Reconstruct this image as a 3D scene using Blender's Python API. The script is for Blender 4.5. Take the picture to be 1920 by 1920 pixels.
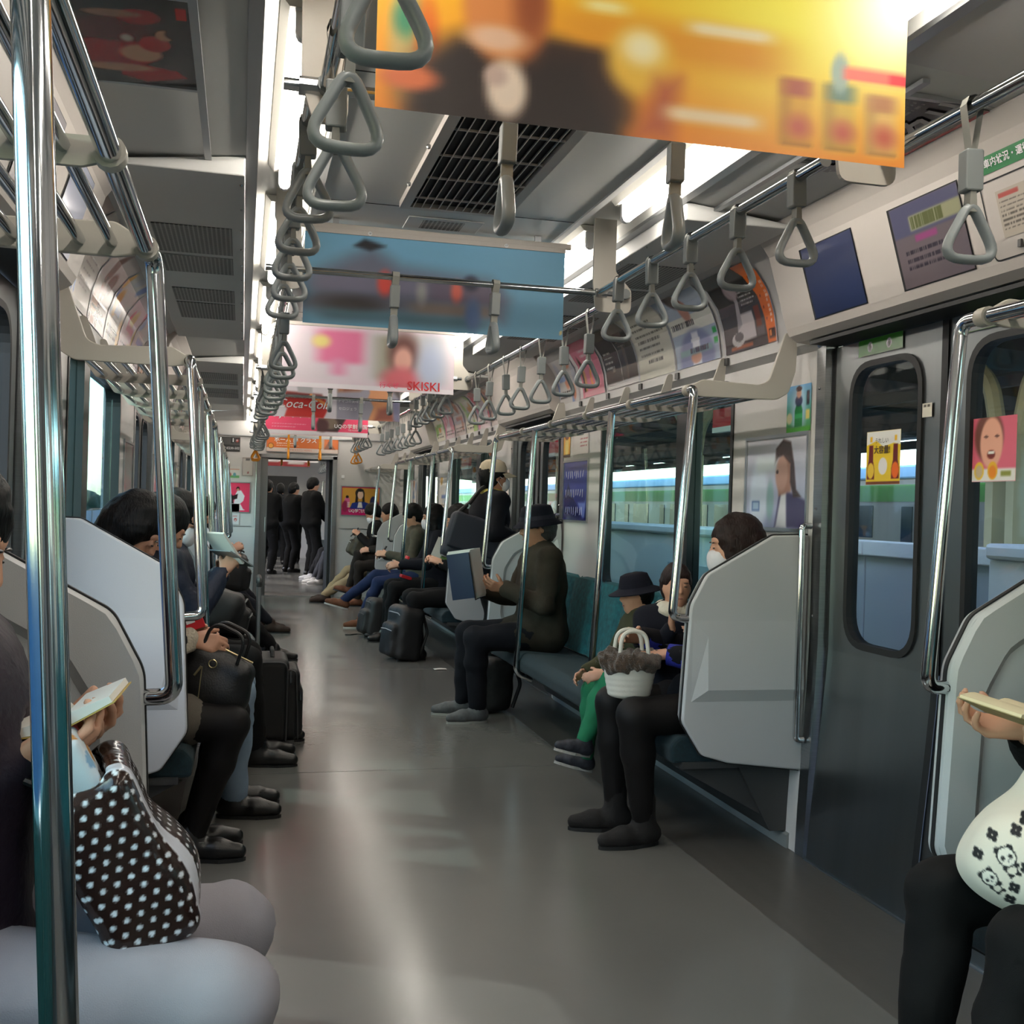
import bpy, bmesh, math, random
import numpy as np
from mathutils import Vector, Matrix, Quaternion
random.seed(7); RNG = np.random.default_rng(7)
for _o in list(bpy.data.objects): bpy.data.objects.remove(_o)
SC = bpy.context.scene; COL = SC.collection
R = math.radians

# ------------------------------------------------------------------ camera
FPX, YAW, PITCH, ROLL = 2048.0, R(13.86), R(-0.17), R(1.68)
CAMPOS = Vector((-0.717, 0.0, 1.267))
_F = Vector((math.sin(YAW)*math.cos(PITCH), math.cos(YAW)*math.cos(PITCH), math.sin(PITCH)))
_R = Vector((math.cos(YAW), -math.sin(YAW), 0)); _U = _R.cross(_F)
_R2 = _R*math.cos(ROLL)+_U*math.sin(ROLL); _U2 = -_R*math.sin(ROLL)+_U*math.cos(ROLL)
cd = bpy.data.cameras.new('camera'); cam = bpy.data.objects.new('camera', cd); COL.objects.link(cam)
cd.sensor_width = 36.0; cd.lens = FPX/1920*36; cd.clip_start = 0.02; cd.clip_end = 400
cam.matrix_world = Matrix(((_R2.x,_U2.x,-_F.x,CAMPOS.x),(_R2.y,_U2.y,-_F.y,CAMPOS.y),(_R2.z,_U2.z,-_F.z,CAMPOS.z),(0,0,0,1)))
SC.camera = cam
# ------------------------------------------------------------------ sky, exposure
SKY_STRENGTH, TUBE_POWER = 1.25, 39.0
wd = bpy.data.worlds.new('sky'); SC.world = wd; wd.use_nodes = True
_n = wd.node_tree; _n.nodes.clear()
_sky = _n.nodes.new('ShaderNodeTexSky'); _sky.sky_type = 'NISHITA'; _sky.sun_disc = False
_sky.sun_elevation = R(38); _sky.sun_rotation = R(250); _sky.air_density = 1.0; _sky.dust_density = 1.2
_bg = _n.nodes.new('ShaderNodeBackground'); _bg.inputs['Strength'].default_value = SKY_STRENGTH
_wo = _n.nodes.new('ShaderNodeOutputWorld')
_n.links.new(_sky.outputs[0], _bg.inputs[0]); _n.links.new(_bg.outputs[0], _wo.inputs[0])
sd = bpy.data.lights.new('sun', 'SUN'); sd.energy = 2.2; sd.angle = R(1); sd.color = (1,.95,.88)
sun = bpy.data.objects.new('sun', sd); COL.objects.link(sun); sun.rotation_euler = (R(38), R(-42), 0)
sun.rotation_euler = Vector((0.62, -0.30, -0.72)).to_track_quat('-Z', 'Y').to_euler()
SC.view_settings.view_transform = 'Standard'; SC.view_settings.look = 'None'
SC.view_settings.gamma = 1.0; SC.view_settings.use_curve_mapping = False
SC.view_settings.exposure = 0.0
SC.cycles.use_denoising = True
SC.cycles.max_bounces = 8; SC.cycles.glossy_bounces = 5; SC.cycles.diffuse_bounces = 4
SC.cycles.transparent_max_bounces = 16; SC.cycles.caustics_reflective = False; SC.cycles.caustics_refractive = False
SC.cycles.sample_clamp_indirect = 4.0

# ------------------------------------------------------------------ materials
def lin(c):
    return tuple(((v/12.92) if v <= .04045 else ((v+.055)/1.055)**2.4) for v in c[:3])
def mat(name, col, rough=.5, metal=0.0, vary=None, bump=None, spec=.5, emit=None, coat=0.0, sheen=0.0, stretch=None, alpha=None, attr=None):
    """procedural material; col is display (sRGB) colour; vary=(scale,amount) colour noise; bump=(scale,strength)"""
    m = bpy.data.materials.new(name); m.use_nodes = True; t = m.node_tree; b = t.nodes['Principled BSDF']
    L = t.links.new
    b.inputs['Base Color'].default_value = (*lin(col), 1)
    b.inputs['Roughness'].default_value = rough; b.inputs['Metallic'].default_value = metal
    b.inputs['Specular IOR Level'].default_value = spec
    if coat: b.inputs['Coat Weight'].default_value = coat; b.inputs['Coat Roughness'].default_value = .1
    if sheen: b.inputs['Sheen Weight'].default_value = sheen
    if emit: b.inputs['Emission Color'].default_value = (*lin(emit[0]), 1); b.inputs['Emission Strength'].default_value = emit[1]
    if alpha is not None: b.inputs['Alpha'].default_value = alpha
    vec = None
    if vary or bump:
        tc = t.nodes.new('ShaderNodeTexCoord'); mp = t.nodes.new('ShaderNodeMapping')
        if stretch: mp.inputs['Scale'].default_value = stretch
        L(tc.outputs['Object'], mp.inputs[0]); vec = mp.outputs[0]
    src = None
    if attr:
        a = t.nodes.new('ShaderNodeAttribute'); a.attribute_name = attr; src = a.outputs['Color']
        L(src, b.inputs['Base Color'])
    if vary:
        nz = t.nodes.new('ShaderNodeTexNoise'); nz.inputs['Scale'].default_value = vary[0]; nz.inputs['Detail'].default_value = 4
        L(vec, nz.inputs['Vector'])
        hs = t.nodes.new('ShaderNodeMapRange'); hs.inputs[1].default_value = .25; hs.inputs[2].default_value = .75
        hs.inputs[3].default_value = 1-vary[1]; hs.inputs[4].default_value = 1+vary[1]; L(nz.outputs[0], hs.inputs[0])
        mx = t.nodes.new('ShaderNodeVectorMath'); mx.operation = 'SCALE'
        if src: L(src, mx.inputs[0])
        else: mx.inputs[0].default_value = lin(col)
        L(hs.outputs[0], mx.inputs['Scale']); L(mx.outputs[0], b.inputs['Base Color'])
    if bump:
        nb = t.nodes.new('ShaderNodeTexNoise'); nb.inputs['Scale'].default_value = bump[0]; nb.inputs['Detail'].default_value = 5
        L(vec, nb.inputs['Vector']); bp = t.nodes.new('ShaderNodeBump'); bp.inputs['Strength'].default_value = bump[1]
        bp.inputs['Distance'].default_value = .01
        L(nb.outputs[0], bp.inputs['Height']); L(bp.outputs[0], b.inputs['Normal'])
    return m
def glass(name, tint, gloss=1.0, rough=.02):
    m = bpy.data.materials.new(name); m.use_nodes = True; t = m.node_tree; t.nodes.clear(); L = t.links.new
    o = t.nodes.new('ShaderNodeOutputMaterial'); mx = t.nodes.new('ShaderNodeMixShader'); tr = t.nodes.new('ShaderNodeBsdfTransparent')
    gl = t.nodes.new('ShaderNodeBsdfGlossy'); lw = t.nodes.new('ShaderNodeLayerWeight'); lw.inputs[0].default_value = .5
    pw = t.nodes.new('ShaderNodeMath'); pw.operation = 'POWER'; pw.inputs[1].default_value = 5; L(lw.outputs['Facing'], pw.inputs[0])
    fr = t.nodes.new('ShaderNodeMath'); fr.operation = 'MULTIPLY_ADD'; fr.inputs[1].default_value = .6; fr.inputs[2].default_value = .04; L(pw.outputs[0], fr.inputs[0])
    tr.inputs[0].default_value = (*tint, 1); gl.inputs['Roughness'].default_value = rough; gl.inputs[0].default_value = (gloss, gloss, gloss, 1)
    L(fr.outputs[0], mx.inputs[0]); L(tr.outputs[0], mx.inputs[1]); L(gl.outputs[0], mx.inputs[2]); L(mx.outputs[0], o.inputs[0])
    return m
X = {}
def brushed(name, col, rough, sc=(1,1,60), metal=1.0):
    m = mat(name, col, rough, metal, vary=(6, .10), bump=(14, .03), stretch=sc); return m
X['wall'] = mat('white wall panel', (.80,.79,.78), .38, vary=(1.3,.02), bump=(240,.03))
X['wall_grey'] = mat('grey partition plastic', (.76,.76,.76), .48, bump=(500,.10))
X['ceiling'] = mat('light grey ceiling panel', (.86,.86,.84), .45, bump=(300,.03))
X['ceil_dark'] = mat('grey ceiling panel', (.84,.84,.83), .5)
X['trough'] = mat('white lamp trough', (.88,.87,.84), .35)
X['header'] = mat('cream white door header', (.82,.79,.76), .42, bump=(300,.04))
X['chrome'] = mat('polished steel tube', (.80,.81,.82), .10, 1.0, vary=(30,.04))
X['steel'] = brushed('brushed stainless door', (.52,.53,.535), .34, (1,1,.02))
X['steel_l'] = brushed('bright stainless trim', (.66,.67,.68), .28)
X['dark'] = mat('black rubber', (.07,.075,.08), .6)
X['dark_frame'] = mat('black window frame', (.08,.09,.10), .35)
X['under'] = mat('dark grey under-seat metal', (.24,.24,.24), .5, vary=(8,.06))
X['rackplate'] = mat('warm grey rack plate', (.77,.75,.71), .42, bump=(300,.03))
X['strap_p'] = mat('grey strap plastic', (.55,.575,.58), .3, bump=(200,.02))
X['strap_c'] = mat('grey strap case', (.50,.52,.52), .45)
X['strap_b'] = mat('grey strap belt', (.58,.58,.55), .7, bump=(900,.2))
X['orange'] = mat('orange strap plastic', (.90,.58,.12), .35)
X['teal'] = mat('teal seat moquette', (.03,.15,.18), .85, vary=(90,.35), bump=(600,.4), sheen=.05)
X['teal_b'] = mat('turquoise seat back moquette', (.06,.36,.39), .85, vary=(34,.45), bump=(600,.4), sheen=.05)
X['paper'] = mat('printed paper', (1,1,1), .5, attr='Col')
X['gloss'] = mat('glossy printed sheet', (1,1,1), .22, attr='Col')
X['cloth_print'] = mat('printed fabric', (1,1,1), .75, attr='Col', bump=(700,.15))
X['white'] = mat('white print', (.93,.93,.93), .5)
X['black'] = mat('black print', (.05,.05,.05), .5)
X['red'] = mat('red print', (.80,.12,.16), .5)
X['pinkt'] = mat('pink print', (.93,.30,.45), .5)
X['grey_t'] = mat('grey print', (.38,.37,.36), .5)
X['green_t'] = mat('green print', (.10,.47,.25), .5)
X['alu'] = mat('aluminium frame', (.74,.75,.76), .3, 1.0)
X['glass'] = glass('window glass', (.70,.86,.84))
X['glass_d'] = glass('door glass', (.80,.86,.87))
X['clear'] = glass('clear plastic cover', (.93,.93,.92), rough=.08)
def tube_mat():
    m = bpy.data.materials.new('lit fluorescent tube'); m.use_nodes = True; t = m.node_tree; t.nodes.clear()
    e = t.nodes.new('ShaderNodeEmission'); o = t.nodes.new('ShaderNodeOutputMaterial')
    e.inputs[0].default_value = (1.0, .93, .83, 1); e.inputs[1].default_value = TUBE_POWER
    t.links.new(e.outputs[0], o.inputs[0]); return m
X['tube'] = tube_mat()
def floor_mat(name, col, rough):
    m = mat(name, col, rough, vary=(2.2,.05), bump=(35,.03), spec=.5); t = m.node_tree; b = t.nodes['Principled BSDF']
    nz = t.nodes.new('ShaderNodeTexNoise'); nz.inputs['Scale'].default_value = 5; nz.inputs['Detail'].default_value = 6
    mr = t.nodes.new('ShaderNodeMapRange'); mr.inputs[3].default_value = rough-.07; mr.inputs[4].default_value = rough+.09
    t.links.new(nz.outputs[0], mr.inputs[0]); t.links.new(mr.outputs[0], b.inputs['Roughness']); return m
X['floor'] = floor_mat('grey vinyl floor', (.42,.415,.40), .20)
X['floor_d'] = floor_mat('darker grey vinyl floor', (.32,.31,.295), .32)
def perf_mat():
    m = mat('perforated grey sheet', (.62,.62,.61), .5); t = m.node_tree; b = t.nodes['Principled BSDF']; L = t.links.new
    tc = t.nodes.new('ShaderNodeTexCoord'); vo = t.nodes.new('ShaderNodeTexVoronoi'); vo.voronoi_dimensions = '2D'; vo.inputs['Scale'].default_value = 60; vo.inputs['Randomness'].default_value = 0
    L(tc.outputs['Object'], vo.inputs['Vector']); gt = t.nodes.new('ShaderNodeMath'); gt.operation = 'GREATER_THAN'; gt.inputs[1].default_value = .40
    L(vo.outputs['Distance'], gt.inputs[0]); mx = t.nodes.new('ShaderNodeMix'); mx.data_type = 'RGBA'
    mx.inputs[6].default_value = (.004,.004,.004,1); mx.inputs[7].default_value = (*lin((.62,.62,.61)),1)
    L(gt.outputs[0], mx.inputs[0]); L(mx.outputs[2], b.inputs['Base Color']); return m
X['perf'] = perf_mat()

# ------------------------------------------------------------------ mesh helpers
def link(o, parent=None):
    COL.objects.link(o)
    if parent is not None: o.parent = parent
    return o
def tag(o, label=None, cat=None, group=None, kind=None):
    if label: o['label'] = label
    if cat: o['category'] = cat
    if group: o['group'] = group
    if kind: o['kind'] = kind
    return o
def empty(name, loc=(0,0,0), rz=0.0, label=None, cat=None, group=None, kind=None):
    o = bpy.data.objects.new(name, None); COL.objects.link(o); o.location = loc; o.rotation_euler = (0,0,rz)
    o.empty_display_size = .1
    return tag(o, label, cat, group, kind)
def fillet(pts, r, n=6, closed=False):
    pts = [Vector(p) for p in pts]; out = []; N = len(pts)
    rr = r if isinstance(r, (list, tuple)) else [r]*N
    for i, p in enumerate(pts):
        if (not closed and i in (0, N-1)) or rr[i] <= 0: out.append(p); continue
        a = pts[i-1]; c = pts[(i+1) % N]; d1 = (a-p); d2 = (c-p); l1, l2 = d1.length, d2.length
        if l1 < 1e-9 or l2 < 1e-9: out.append(p); continue
        d1 = d1/l1; d2 = d2/l2
        ang = d1.angle(d2, math.pi)
        if ang > math.pi-1e-3: out.append(p); continue
        t = min(rr[i]/math.tan(ang/2), l1*.49, l2*.49); A = p+d1*t; C = p+d2*t
        for k in range(n+1):
            s = k/n; out.append((A*(1-s)+p*s)*(1-s)+(p*(1-s)+C*s)*s)
    return out
def rrect(x0, x1, z0, z1, r, n=6):
    return [(p.x, p.y) for p in fillet([(x0,z0,0),(x1,z0,0),(x1,z1,0),(x0,z1,0)], r, n, True)]
class B:
    def __init__(s): s.v = []; s.f = []
    def add(s, vs, fs):
        o = len(s.v); s.v += [tuple(v) for v in vs]; s.f += [tuple(i+o for i in f) for f in fs]; return s
    def box(s, x0, x1, y0, y1, z0, z1):
        return s.add([(x0,y0,z0),(x1,y0,z0),(x1,y1,z0),(x0,y1,z0),(x0,y0,z1),(x1,y0,z1),(x1,y1,z1),(x0,y1,z1)],
                     [(3,2,1,0),(4,5,6,7),(0,1,5,4),(1,2,6,5),(2,3,7,6),(3,0,4,7)])
    def obox(s, c, size, rot=None):
        h = Vector(size)/2; m = rot.to_matrix() if isinstance(rot, (Quaternion,)) or hasattr(rot, 'to_matrix') else (rot or Matrix.Identity(3))
        b = B().box(-h.x,h.x,-h.y,h.y,-h.z,h.z); return s.add([Vector(c)+m@Vector(v) for v in b.v], b.f)
    def tube(s, path, r, n=10, caps=True, closed=False):
        P = [Vector(p) for p in path]; N = len(P); rr = r if isinstance(r, (list, tuple)) else [r]*N
        T = []
        for i in range(N):
            a = P[(i-1) % N] if (closed or i > 0) else P[i]; c = P[(i+1) % N] if (closed or i < N-1) else P[i]
            T.append((c-a).normalized())
        u = T[0].orthogonal().normalized(); rings = []
        for i in range(N):
            if i: u = (T[i-1].rotation_difference(T[i]) @ u)
            u = (u - T[i]*u.dot(T[i])).normalized(); w = T[i].cross(u)
            rings.append([P[i]+(u*math.cos(2*math.pi*k/n)+w*math.sin(2*math.pi*k/n))*rr[i] for k in range(n)])
        vs = [v for g in rings for v in g]; fs = []
        M = N if closed else N-1
        for i in range(M):
            j = (i+1) % N
            for k in range(n): fs.append((i*n+k, i*n+(k+1) % n, j*n+(k+1) % n, j*n+k))
        if caps and not closed: fs += [tuple(range(n))[::-1], tuple((N-1)*n+k for k in range(n))]
        return s.add(vs, fs)
    def prism(s, poly, axis, a, b):
        """poly of 2D points in the two other axes (x: (y,z); y: (x,z); z: (x,y)) extruded a..b"""
        n = len(poly)
        def P(p, t): return {'x': (t,p[0],p[1]), 'y': (p[0],t,p[1]), 'z': (p[0],p[1],t)}[axis]
        vs = [P(p, a) for p in poly]+[P(p, b) for p in poly]
        fs = [tuple(range(n))[::-1], tuple(range(n, 2*n))]+[(i, (i+1) % n, n+(i+1) % n, n+i) for i in range(n)]
        return s.add(vs, fs)
    def ring(s, inner, rect, axis, a, b):
        """plate with a hole: inner loop of 2D points, rect=(u0,u1,v0,v1) outer, or an outer loop of equal length"""
        n = len(inner)
        if len(rect) == 4 and not hasattr(rect[0], '__len__'):
            u0,u1,v0,v1 = rect; cu = sum(p[0] for p in inner)/n; cv = sum(p[1] for p in inner)/n; outer = []
            for p in inner:
                du, dv = p[0]-cu, p[1]-cv; ts = []
                if abs(du) > 1e-9: ts.append(((u1 if du > 0 else u0)-cu)/du)
                if abs(dv) > 1e-9: ts.append(((v1 if dv > 0 else v0)-cv)/dv)
                t = min(ts); outer.append((cu+du*t, cv+dv*t))
            for c in ((u0,v0),(u1,v0),(u1,v1),(u0,v1)):
                k = min(range(n), key=lambda i: (outer[i][0]-c[0])**2+(outer[i][1]-c[1])**2); outer[k] = c
        else: outer = rect
        def P(p, t): return {'x': (t,p[0],p[1]), 'y': (p[0],t,p[1]), 'z': (p[0],p[1],t)}[axis]
        vs = [P(p,a) for p in inner]+[P(p,a) for p in outer]+[P(p,b) for p in inner]+[P(p,b) for p in outer]; fs = []
        for i in range(n):
            j = (i+1) % n
            fs += [(i,j,n+j,n+i), (2*n+i,3*n+i,3*n+j,2*n+j), (i,2*n+i,2*n+j,j), (n+i,n+j,3*n+j,3*n+i)]
        return s.add(vs, fs)
    def sweep(s, prof, y0, y1, closed=False):
        """open profile of (x,z) along y (one face strip per segment)"""
        n = len(prof); vs = [(p[0],y0,p[1]) for p in prof]+[(p[0],y1,p[1]) for p in prof]
        return s.add(vs, [(i,i+1,n+i+1,n+i) for i in range(n-1 if not closed else n)])
    def lathe(s, prof, n=16, c=(0,0,0)):
        m = len(prof); vs = []; fs = []
        for k in range(n):
            a = 2*math.pi*k/n
            vs += [(c[0]+p[0]*math.cos(a), c[1]+p[0]*math.sin(a), c[2]+p[1]) for p in prof]
        for k in range(n):
            j = (k+1) % n; fs += [(k*m+i, j*m+i, j*m+i+1, k*m+i+1) for i in range(m-1)]
        return s.add(vs, fs)
    def grid(s, fn, nu, nv):
        vs = [fn(i/nu, j/nv) for j in range(nv+1) for i in range(nu+1)]
        return s.add(vs, [(j*(nu+1)+i, j*(nu+1)+i+1, (j+1)*(nu+1)+i+1, (j+1)*(nu+1)+i) for j in range(nv) for i in range(nu)])
    def ball(s, c, r, n=10, m=7):
        r = r if hasattr(r, '__len__') else (r,r,r); vs = [(c[0],c[1],c[2]-r[2])]
        for j in range(1, m):
            th = math.pi*j/m
            vs += [(c[0]+r[0]*math.sin(th)*math.cos(2*math.pi*i/n), c[1]+r[1]*math.sin(th)*math.sin(2*math.pi*i/n), c[2]-r[2]*math.cos(th)) for i in range(n)]
        vs.append((c[0],c[1],c[2]+r[2])); L = len(vs)-1
        fs = [(0, 1+(i+1) % n, 1+i) for i in range(n)]+[(L, L-n+i, L-n+(i+1) % n) for i in range(n)]
        for j in range(m-2): fs += [(1+j*n+i, 1+j*n+(i+1) % n, 1+(j+1)*n+(i+1) % n, 1+(j+1)*n+i) for i in range(n)]
        return s.add(vs, fs)
    def xf(s, m): s.v = [tuple(m @ Vector(v)) for v in s.v]; return s
    def flipx(s): s.v = [(-v[0],v[1],v[2]) for v in s.v]; s.f = [f[::-1] for f in s.f]; return s
    def mesh(s, name, m, smooth=False, ang=None):
        me = bpy.data.meshes.new(name); me.from_pydata(s.v, [], s.f); me.validate()
        if m is not None: me.materials.append(m)
        if smooth:
            me.polygons.foreach_set('use_smooth', [True]*len(me.polygons))
            if ang:
                try: me.set_sharp_from_angle(angle=R(ang))
                except Exception: pass
        me.update(); return me
    def done(s, name, m, parent=None, smooth=False, ang=35, bevel=0.0, loc=None, fix=True):
        me = s.mesh(name, m, smooth, ang)
        if fix:
            bm = bmesh.new(); bm.from_mesh(me); bmesh.ops.recalc_face_normals(bm, faces=bm.faces); bm.to_mesh(me); bm.free()
        o = bpy.data.objects.new(name, me); link(o, parent)
        if loc is not None: o.location = loc
        if bevel:
            md = o.modifiers.new('bevel', 'BEVEL'); md.width = bevel; md.segments = 2; md.limit_method = 'ANGLE'; md.angle_limit = R(40)
        return o
def copy_tree(o, parent=None):
    c = o.copy(); COL.objects.link(c); c.parent = parent
    for ch in list(o.children): copy_tree(ch, c)
    return c
def structure(o): o['kind'] = 'structure'; return o

# flat print: colours on a fine grid -------------------------------------------------
def SMS(e0, e1, x):
    t = np.clip((x-e0)/(e1-e0+1e-9), 0, 1); return t*t*(3-2*t)
class Ink:
    def __init__(s, w, h, nx, ny, bg):
        s.w, s.h, s.nx, s.ny = w, h, nx, ny
        u = np.linspace(0, 1, nx+1); v = np.linspace(0, 1, ny+1); s.U, s.V = np.meshgrid(u, v)
        s.P = np.zeros((ny+1, nx+1, 3)); s.P[:] = bg
    def lay(s, m, c): s.P = s.P*(1-m[..., None])+np.array(c)*m[..., None]; return s
    def rect(s, a, b, c, d, col, soft=.004):
        m = SMS(a-soft, a+soft, s.U)*(1-SMS(c-soft, c+soft, s.U))*SMS(b-soft, b+soft, s.V)*(1-SMS(d-soft, d+soft, s.V)); return s.lay(m, col)
    def ell(s, cx, cy, rx, ry, col, soft=.08, rot=0):
        dx, dy = (s.U-cx)*s.w, (s.V-cy)*s.h; ca, sa = math.cos(rot), math.sin(rot)
        q = np.sqrt(((dx*ca+dy*sa)/(rx*s.w))**2+((-dx*sa+dy*ca)/(ry*s.h))**2); return s.lay(1-SMS(1-soft, 1+soft, q), col)
    def poly(s, pts, col, soft=.01):
        inside = np.zeros_like(s.U, bool); dist = np.full_like(s.U, 9.0); n = len(pts)
        for i in range(n):
            (x0,y0), (x1,y1) = pts[i], pts[(i+1) % n]
            c = ((y0 > s.V) != (y1 > s.V)) & (s.U < (x1-x0)*(s.V-y0)/((y1-y0) or 1e-9)+x0); inside ^= c
            ex, ey = (x1-x0)*s.w, (y1-y0)*s.h; px, py = (s.U-x0)*s.w, (s.V-y0)*s.h
            t = np.clip((px*ex+py*ey)/(ex*ex+ey*ey+1e-12), 0, 1); dist = np.minimum(dist, np.hypot(px-ex*t, py-ey*t))
        sd_ = np.where(inside, dist, -dist)/s.w; return s.lay(SMS(-soft, soft, sd_), col)
    def line(s, x0, y0, x1, y1, wd, col):
        ex, ey = (x1-x0)*s.w, (y1-y0)*s.h; px, py = (s.U-x0)*s.w, (s.V-y0)*s.h
        t = np.clip((px*ex+py*ey)/(ex*ex+ey*ey+1e-12), 0, 1); d = np.hypot(px-ex*t, py-ey*t); return s.lay(1-SMS(wd*.7, wd*1.3, d), col)
    def grad(s, c0, c1, axis='v'):
        t = (s.V if axis == 'v' else s.U)[..., None]; s.P = np.array(c0)*(1-t)+np.array(c1)*t; return s
    def textlines(s, x0, y0, x1, y1, n, col, fill=.5, seed=1):
        r = np.random.default_rng(seed); h = (y1-y0)/n
        for i in range(n):
            y = y1-h*(i+.5); L = x0
            end = x1-(x1-x0)*r.random()*.35
            while L < end:
                wl = (.010+.02*r.random()); s.rect(L, y-h*fill*.5, min(L+wl, end), y+h*fill*.5, col, .002); L += wl+.006
        return s
    def mesh(s, name, fn, m, parent=None, thick=0):
        vs = [fn(float(s.U[j,i]), float(s.V[j,i])) for j in range(s.ny+1) for i in range(s.nx+1)]
        W = s.nx+1
        fs = [(j*W+i, j*W+i+1, (j+1)*W+i+1, (j+1)*W+i) for j in range(s.ny) for i in range(s.nx)]
        me = bpy.data.meshes.new(name); me.from_pydata(vs, [], fs); me.materials.append(m)
        at = me.color_attributes.new('Col', 'FLOAT_COLOR', 'POINT')
        c = np.clip(s.P.reshape(-1,3), 0, 1); c = np.where(c <= .04045, c/12.92, ((c+.055)/1.055)**2.4)
        at.data.foreach_set('color', np.concatenate([c, np.ones((len(c),1))], 1).astype(np.float32).ravel()); me.update()
        o = bpy.data.objects.new(name, me); return link(o, parent)
def plane_fn(o, eu, ev):
    o, eu, ev = Vector(o), Vector(eu), Vector(ev); return lambda u, v: tuple(o+eu*u+ev*v)
def lettering(txt, size, m, parent, origin, eu, ev, align='CENTER', shear=0.0, off=.0012, bold=0.0, name='lettering', space=1.0):
    """text as a flat mesh: eu = reading direction, ev = up direction (unit vectors)"""
    cu = bpy.data.curves.new(name, 'FONT'); cu.body = txt; cu.size = size; cu.align_x = align; cu.align_y = 'CENTER'; cu.shear = shear
    cu.resolution_u = 2; cu.space_character = space
    if bold: cu.offset = bold*size
    t = bpy.data.objects.new('tmp', cu); me = bpy.data.meshes.new_from_object(t)
    bpy.data.objects.remove(t); bpy.data.curves.remove(cu)
    eu, ev = Vector(eu).normalized(), Vector(ev).normalized(); nn = eu.cross(ev)
    mt = Matrix(((eu.x,ev.x,nn.x,0),(eu.y,ev.y,nn.y,0),(eu.z,ev.z,nn.z,0),(0,0,0,1))); mt.translation = Vector(origin)+nn*off
    me.transform(mt); me.materials.clear(); me.materials.append(m); me.name = name
    o = bpy.data.objects.new(name, me); return link(o, parent)
# ================================================================== the car
Z0, S, YE, YB = 3.00, 4.82, 14.97, -4.15
DOORS = [Z0-S, Z0, Z0+S, Z0+2*S]
BAYS = [(YB, Z0-S-.72), (Z0-S+.72, Z0-.72), (Z0+.72, Z0+S-.72), (Z0+S+.72, Z0+2*S-.72), (Z0+2*S+.72, YE)]
WX, DX = 1.38, 1.41
LOW = [(1.345,0),(1.35,.15),(1.362,.40),(1.374,.62),(WX,.80)]
COVE = [(WX,1.90),(1.345,1.925),(1.338,2.00),(1.325,2.08),(1.295,2.17),(1.24,2.245),(1.16,2.295),(1.07,2.32),(.72,2.345)]
# floor ------------------------------------------------------------------
fl = structure(B().box(-.93,.93,YB,YE,-.06,0).done('floor', X['floor']))
for s in (-1,1):
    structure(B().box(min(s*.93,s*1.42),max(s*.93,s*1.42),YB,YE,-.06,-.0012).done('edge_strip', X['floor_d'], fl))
    for d in DOORS:
        structure(B().box(min(s*1.335,s*1.44),max(s*1.335,s*1.44),d-.66,d+.66,-.03,.004).done('door_sill', X['steel_l'], fl, bevel=.002))
for i, y in enumerate((2.0, 5.2, 8.4, 11.6)):
    structure(B().box(-.93,.93,y,y+.004,-.01,.0006).done('floor_joint', X['floor_d'], fl))
# walls ------------------------------------------------------------------
def bay_windows(a, b):
    if b-a > 2: c = (a+b)/2-.04; return [(c-.89, c+.89)]
    c = (a+b)/2; return [(c-.42, c+.42)]
WZ0, WZ1 = .84, 1.84
def side_wall(s, name):
    w = B()
    for a, b in BAYS:
        w.sweep(LOW, a, b); w.sweep(COVE, a, b)
        (u0, u1), = bay_windows(a, b)
        inner = rrect(u0-.03, u1+.03, WZ0-.03, WZ1+.03, .11, 7); w.ring(inner, (a, b, .80, 1.90), 'x', WX, WX+.07)
        w.add([(WX,a,0),(WX,a,2.3),(WX+.06,a,2.3),(WX+.06,a,0)], [(0,1,2,3)]); w.add([(WX,b,0),(WX,b,2.3),(WX+.06,b,2.3),(WX+.06,b,0)], [(0,1,2,3)])
    if s < 0: w.flipx()
    return structure(w.done(name, X['wall'], smooth=True, ang=30))
walls = {1: side_wall(1, 'wall_right'), -1: side_wall(-1, 'wall_left')}
nwin = 0
for s in (1,-1):
    for a, b in BAYS:
        (u0, u1), = bay_windows(a, b); nwin += 1
        w = empty(f'window_{nwin}', (0,0,0)); structure(w)
        n = 7; outer = rrect(u0-.03, u1+.03, WZ0-.03, WZ1+.03, .11, n); inner = rrect(u0-.005, u1+.005, WZ0-.005, WZ1+.005, .09, n)
        f = B().ring(inner, outer, 'x', WX-.006, WX+.07)
        if s < 0: f.flipx()
        f.done('window_frame', X['dark_frame'], w)
        panes = [(u0, u1)]
        if u1-u0 > 1:
            m0 = u0+.47 if True else 0
            g = B().box(WX+.004, WX+.07, m0, m0+.17, WZ0, WZ1)
            if s < 0: g.flipx()
            g.done('window_post', X['dark_frame'], w); panes = [(u0, m0), (m0+.17, u1)]
        for p0, p1 in panes:
            g = B().box(WX+.034, WX+.040, p0, p1, WZ0, WZ1)
            if s < 0: g.flipx()
            g.done('pane', X['glass'], w)
            g = B().box(WX+.010, WX+.03, p0, p1, 1.33, 1.335) if False else None
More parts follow.
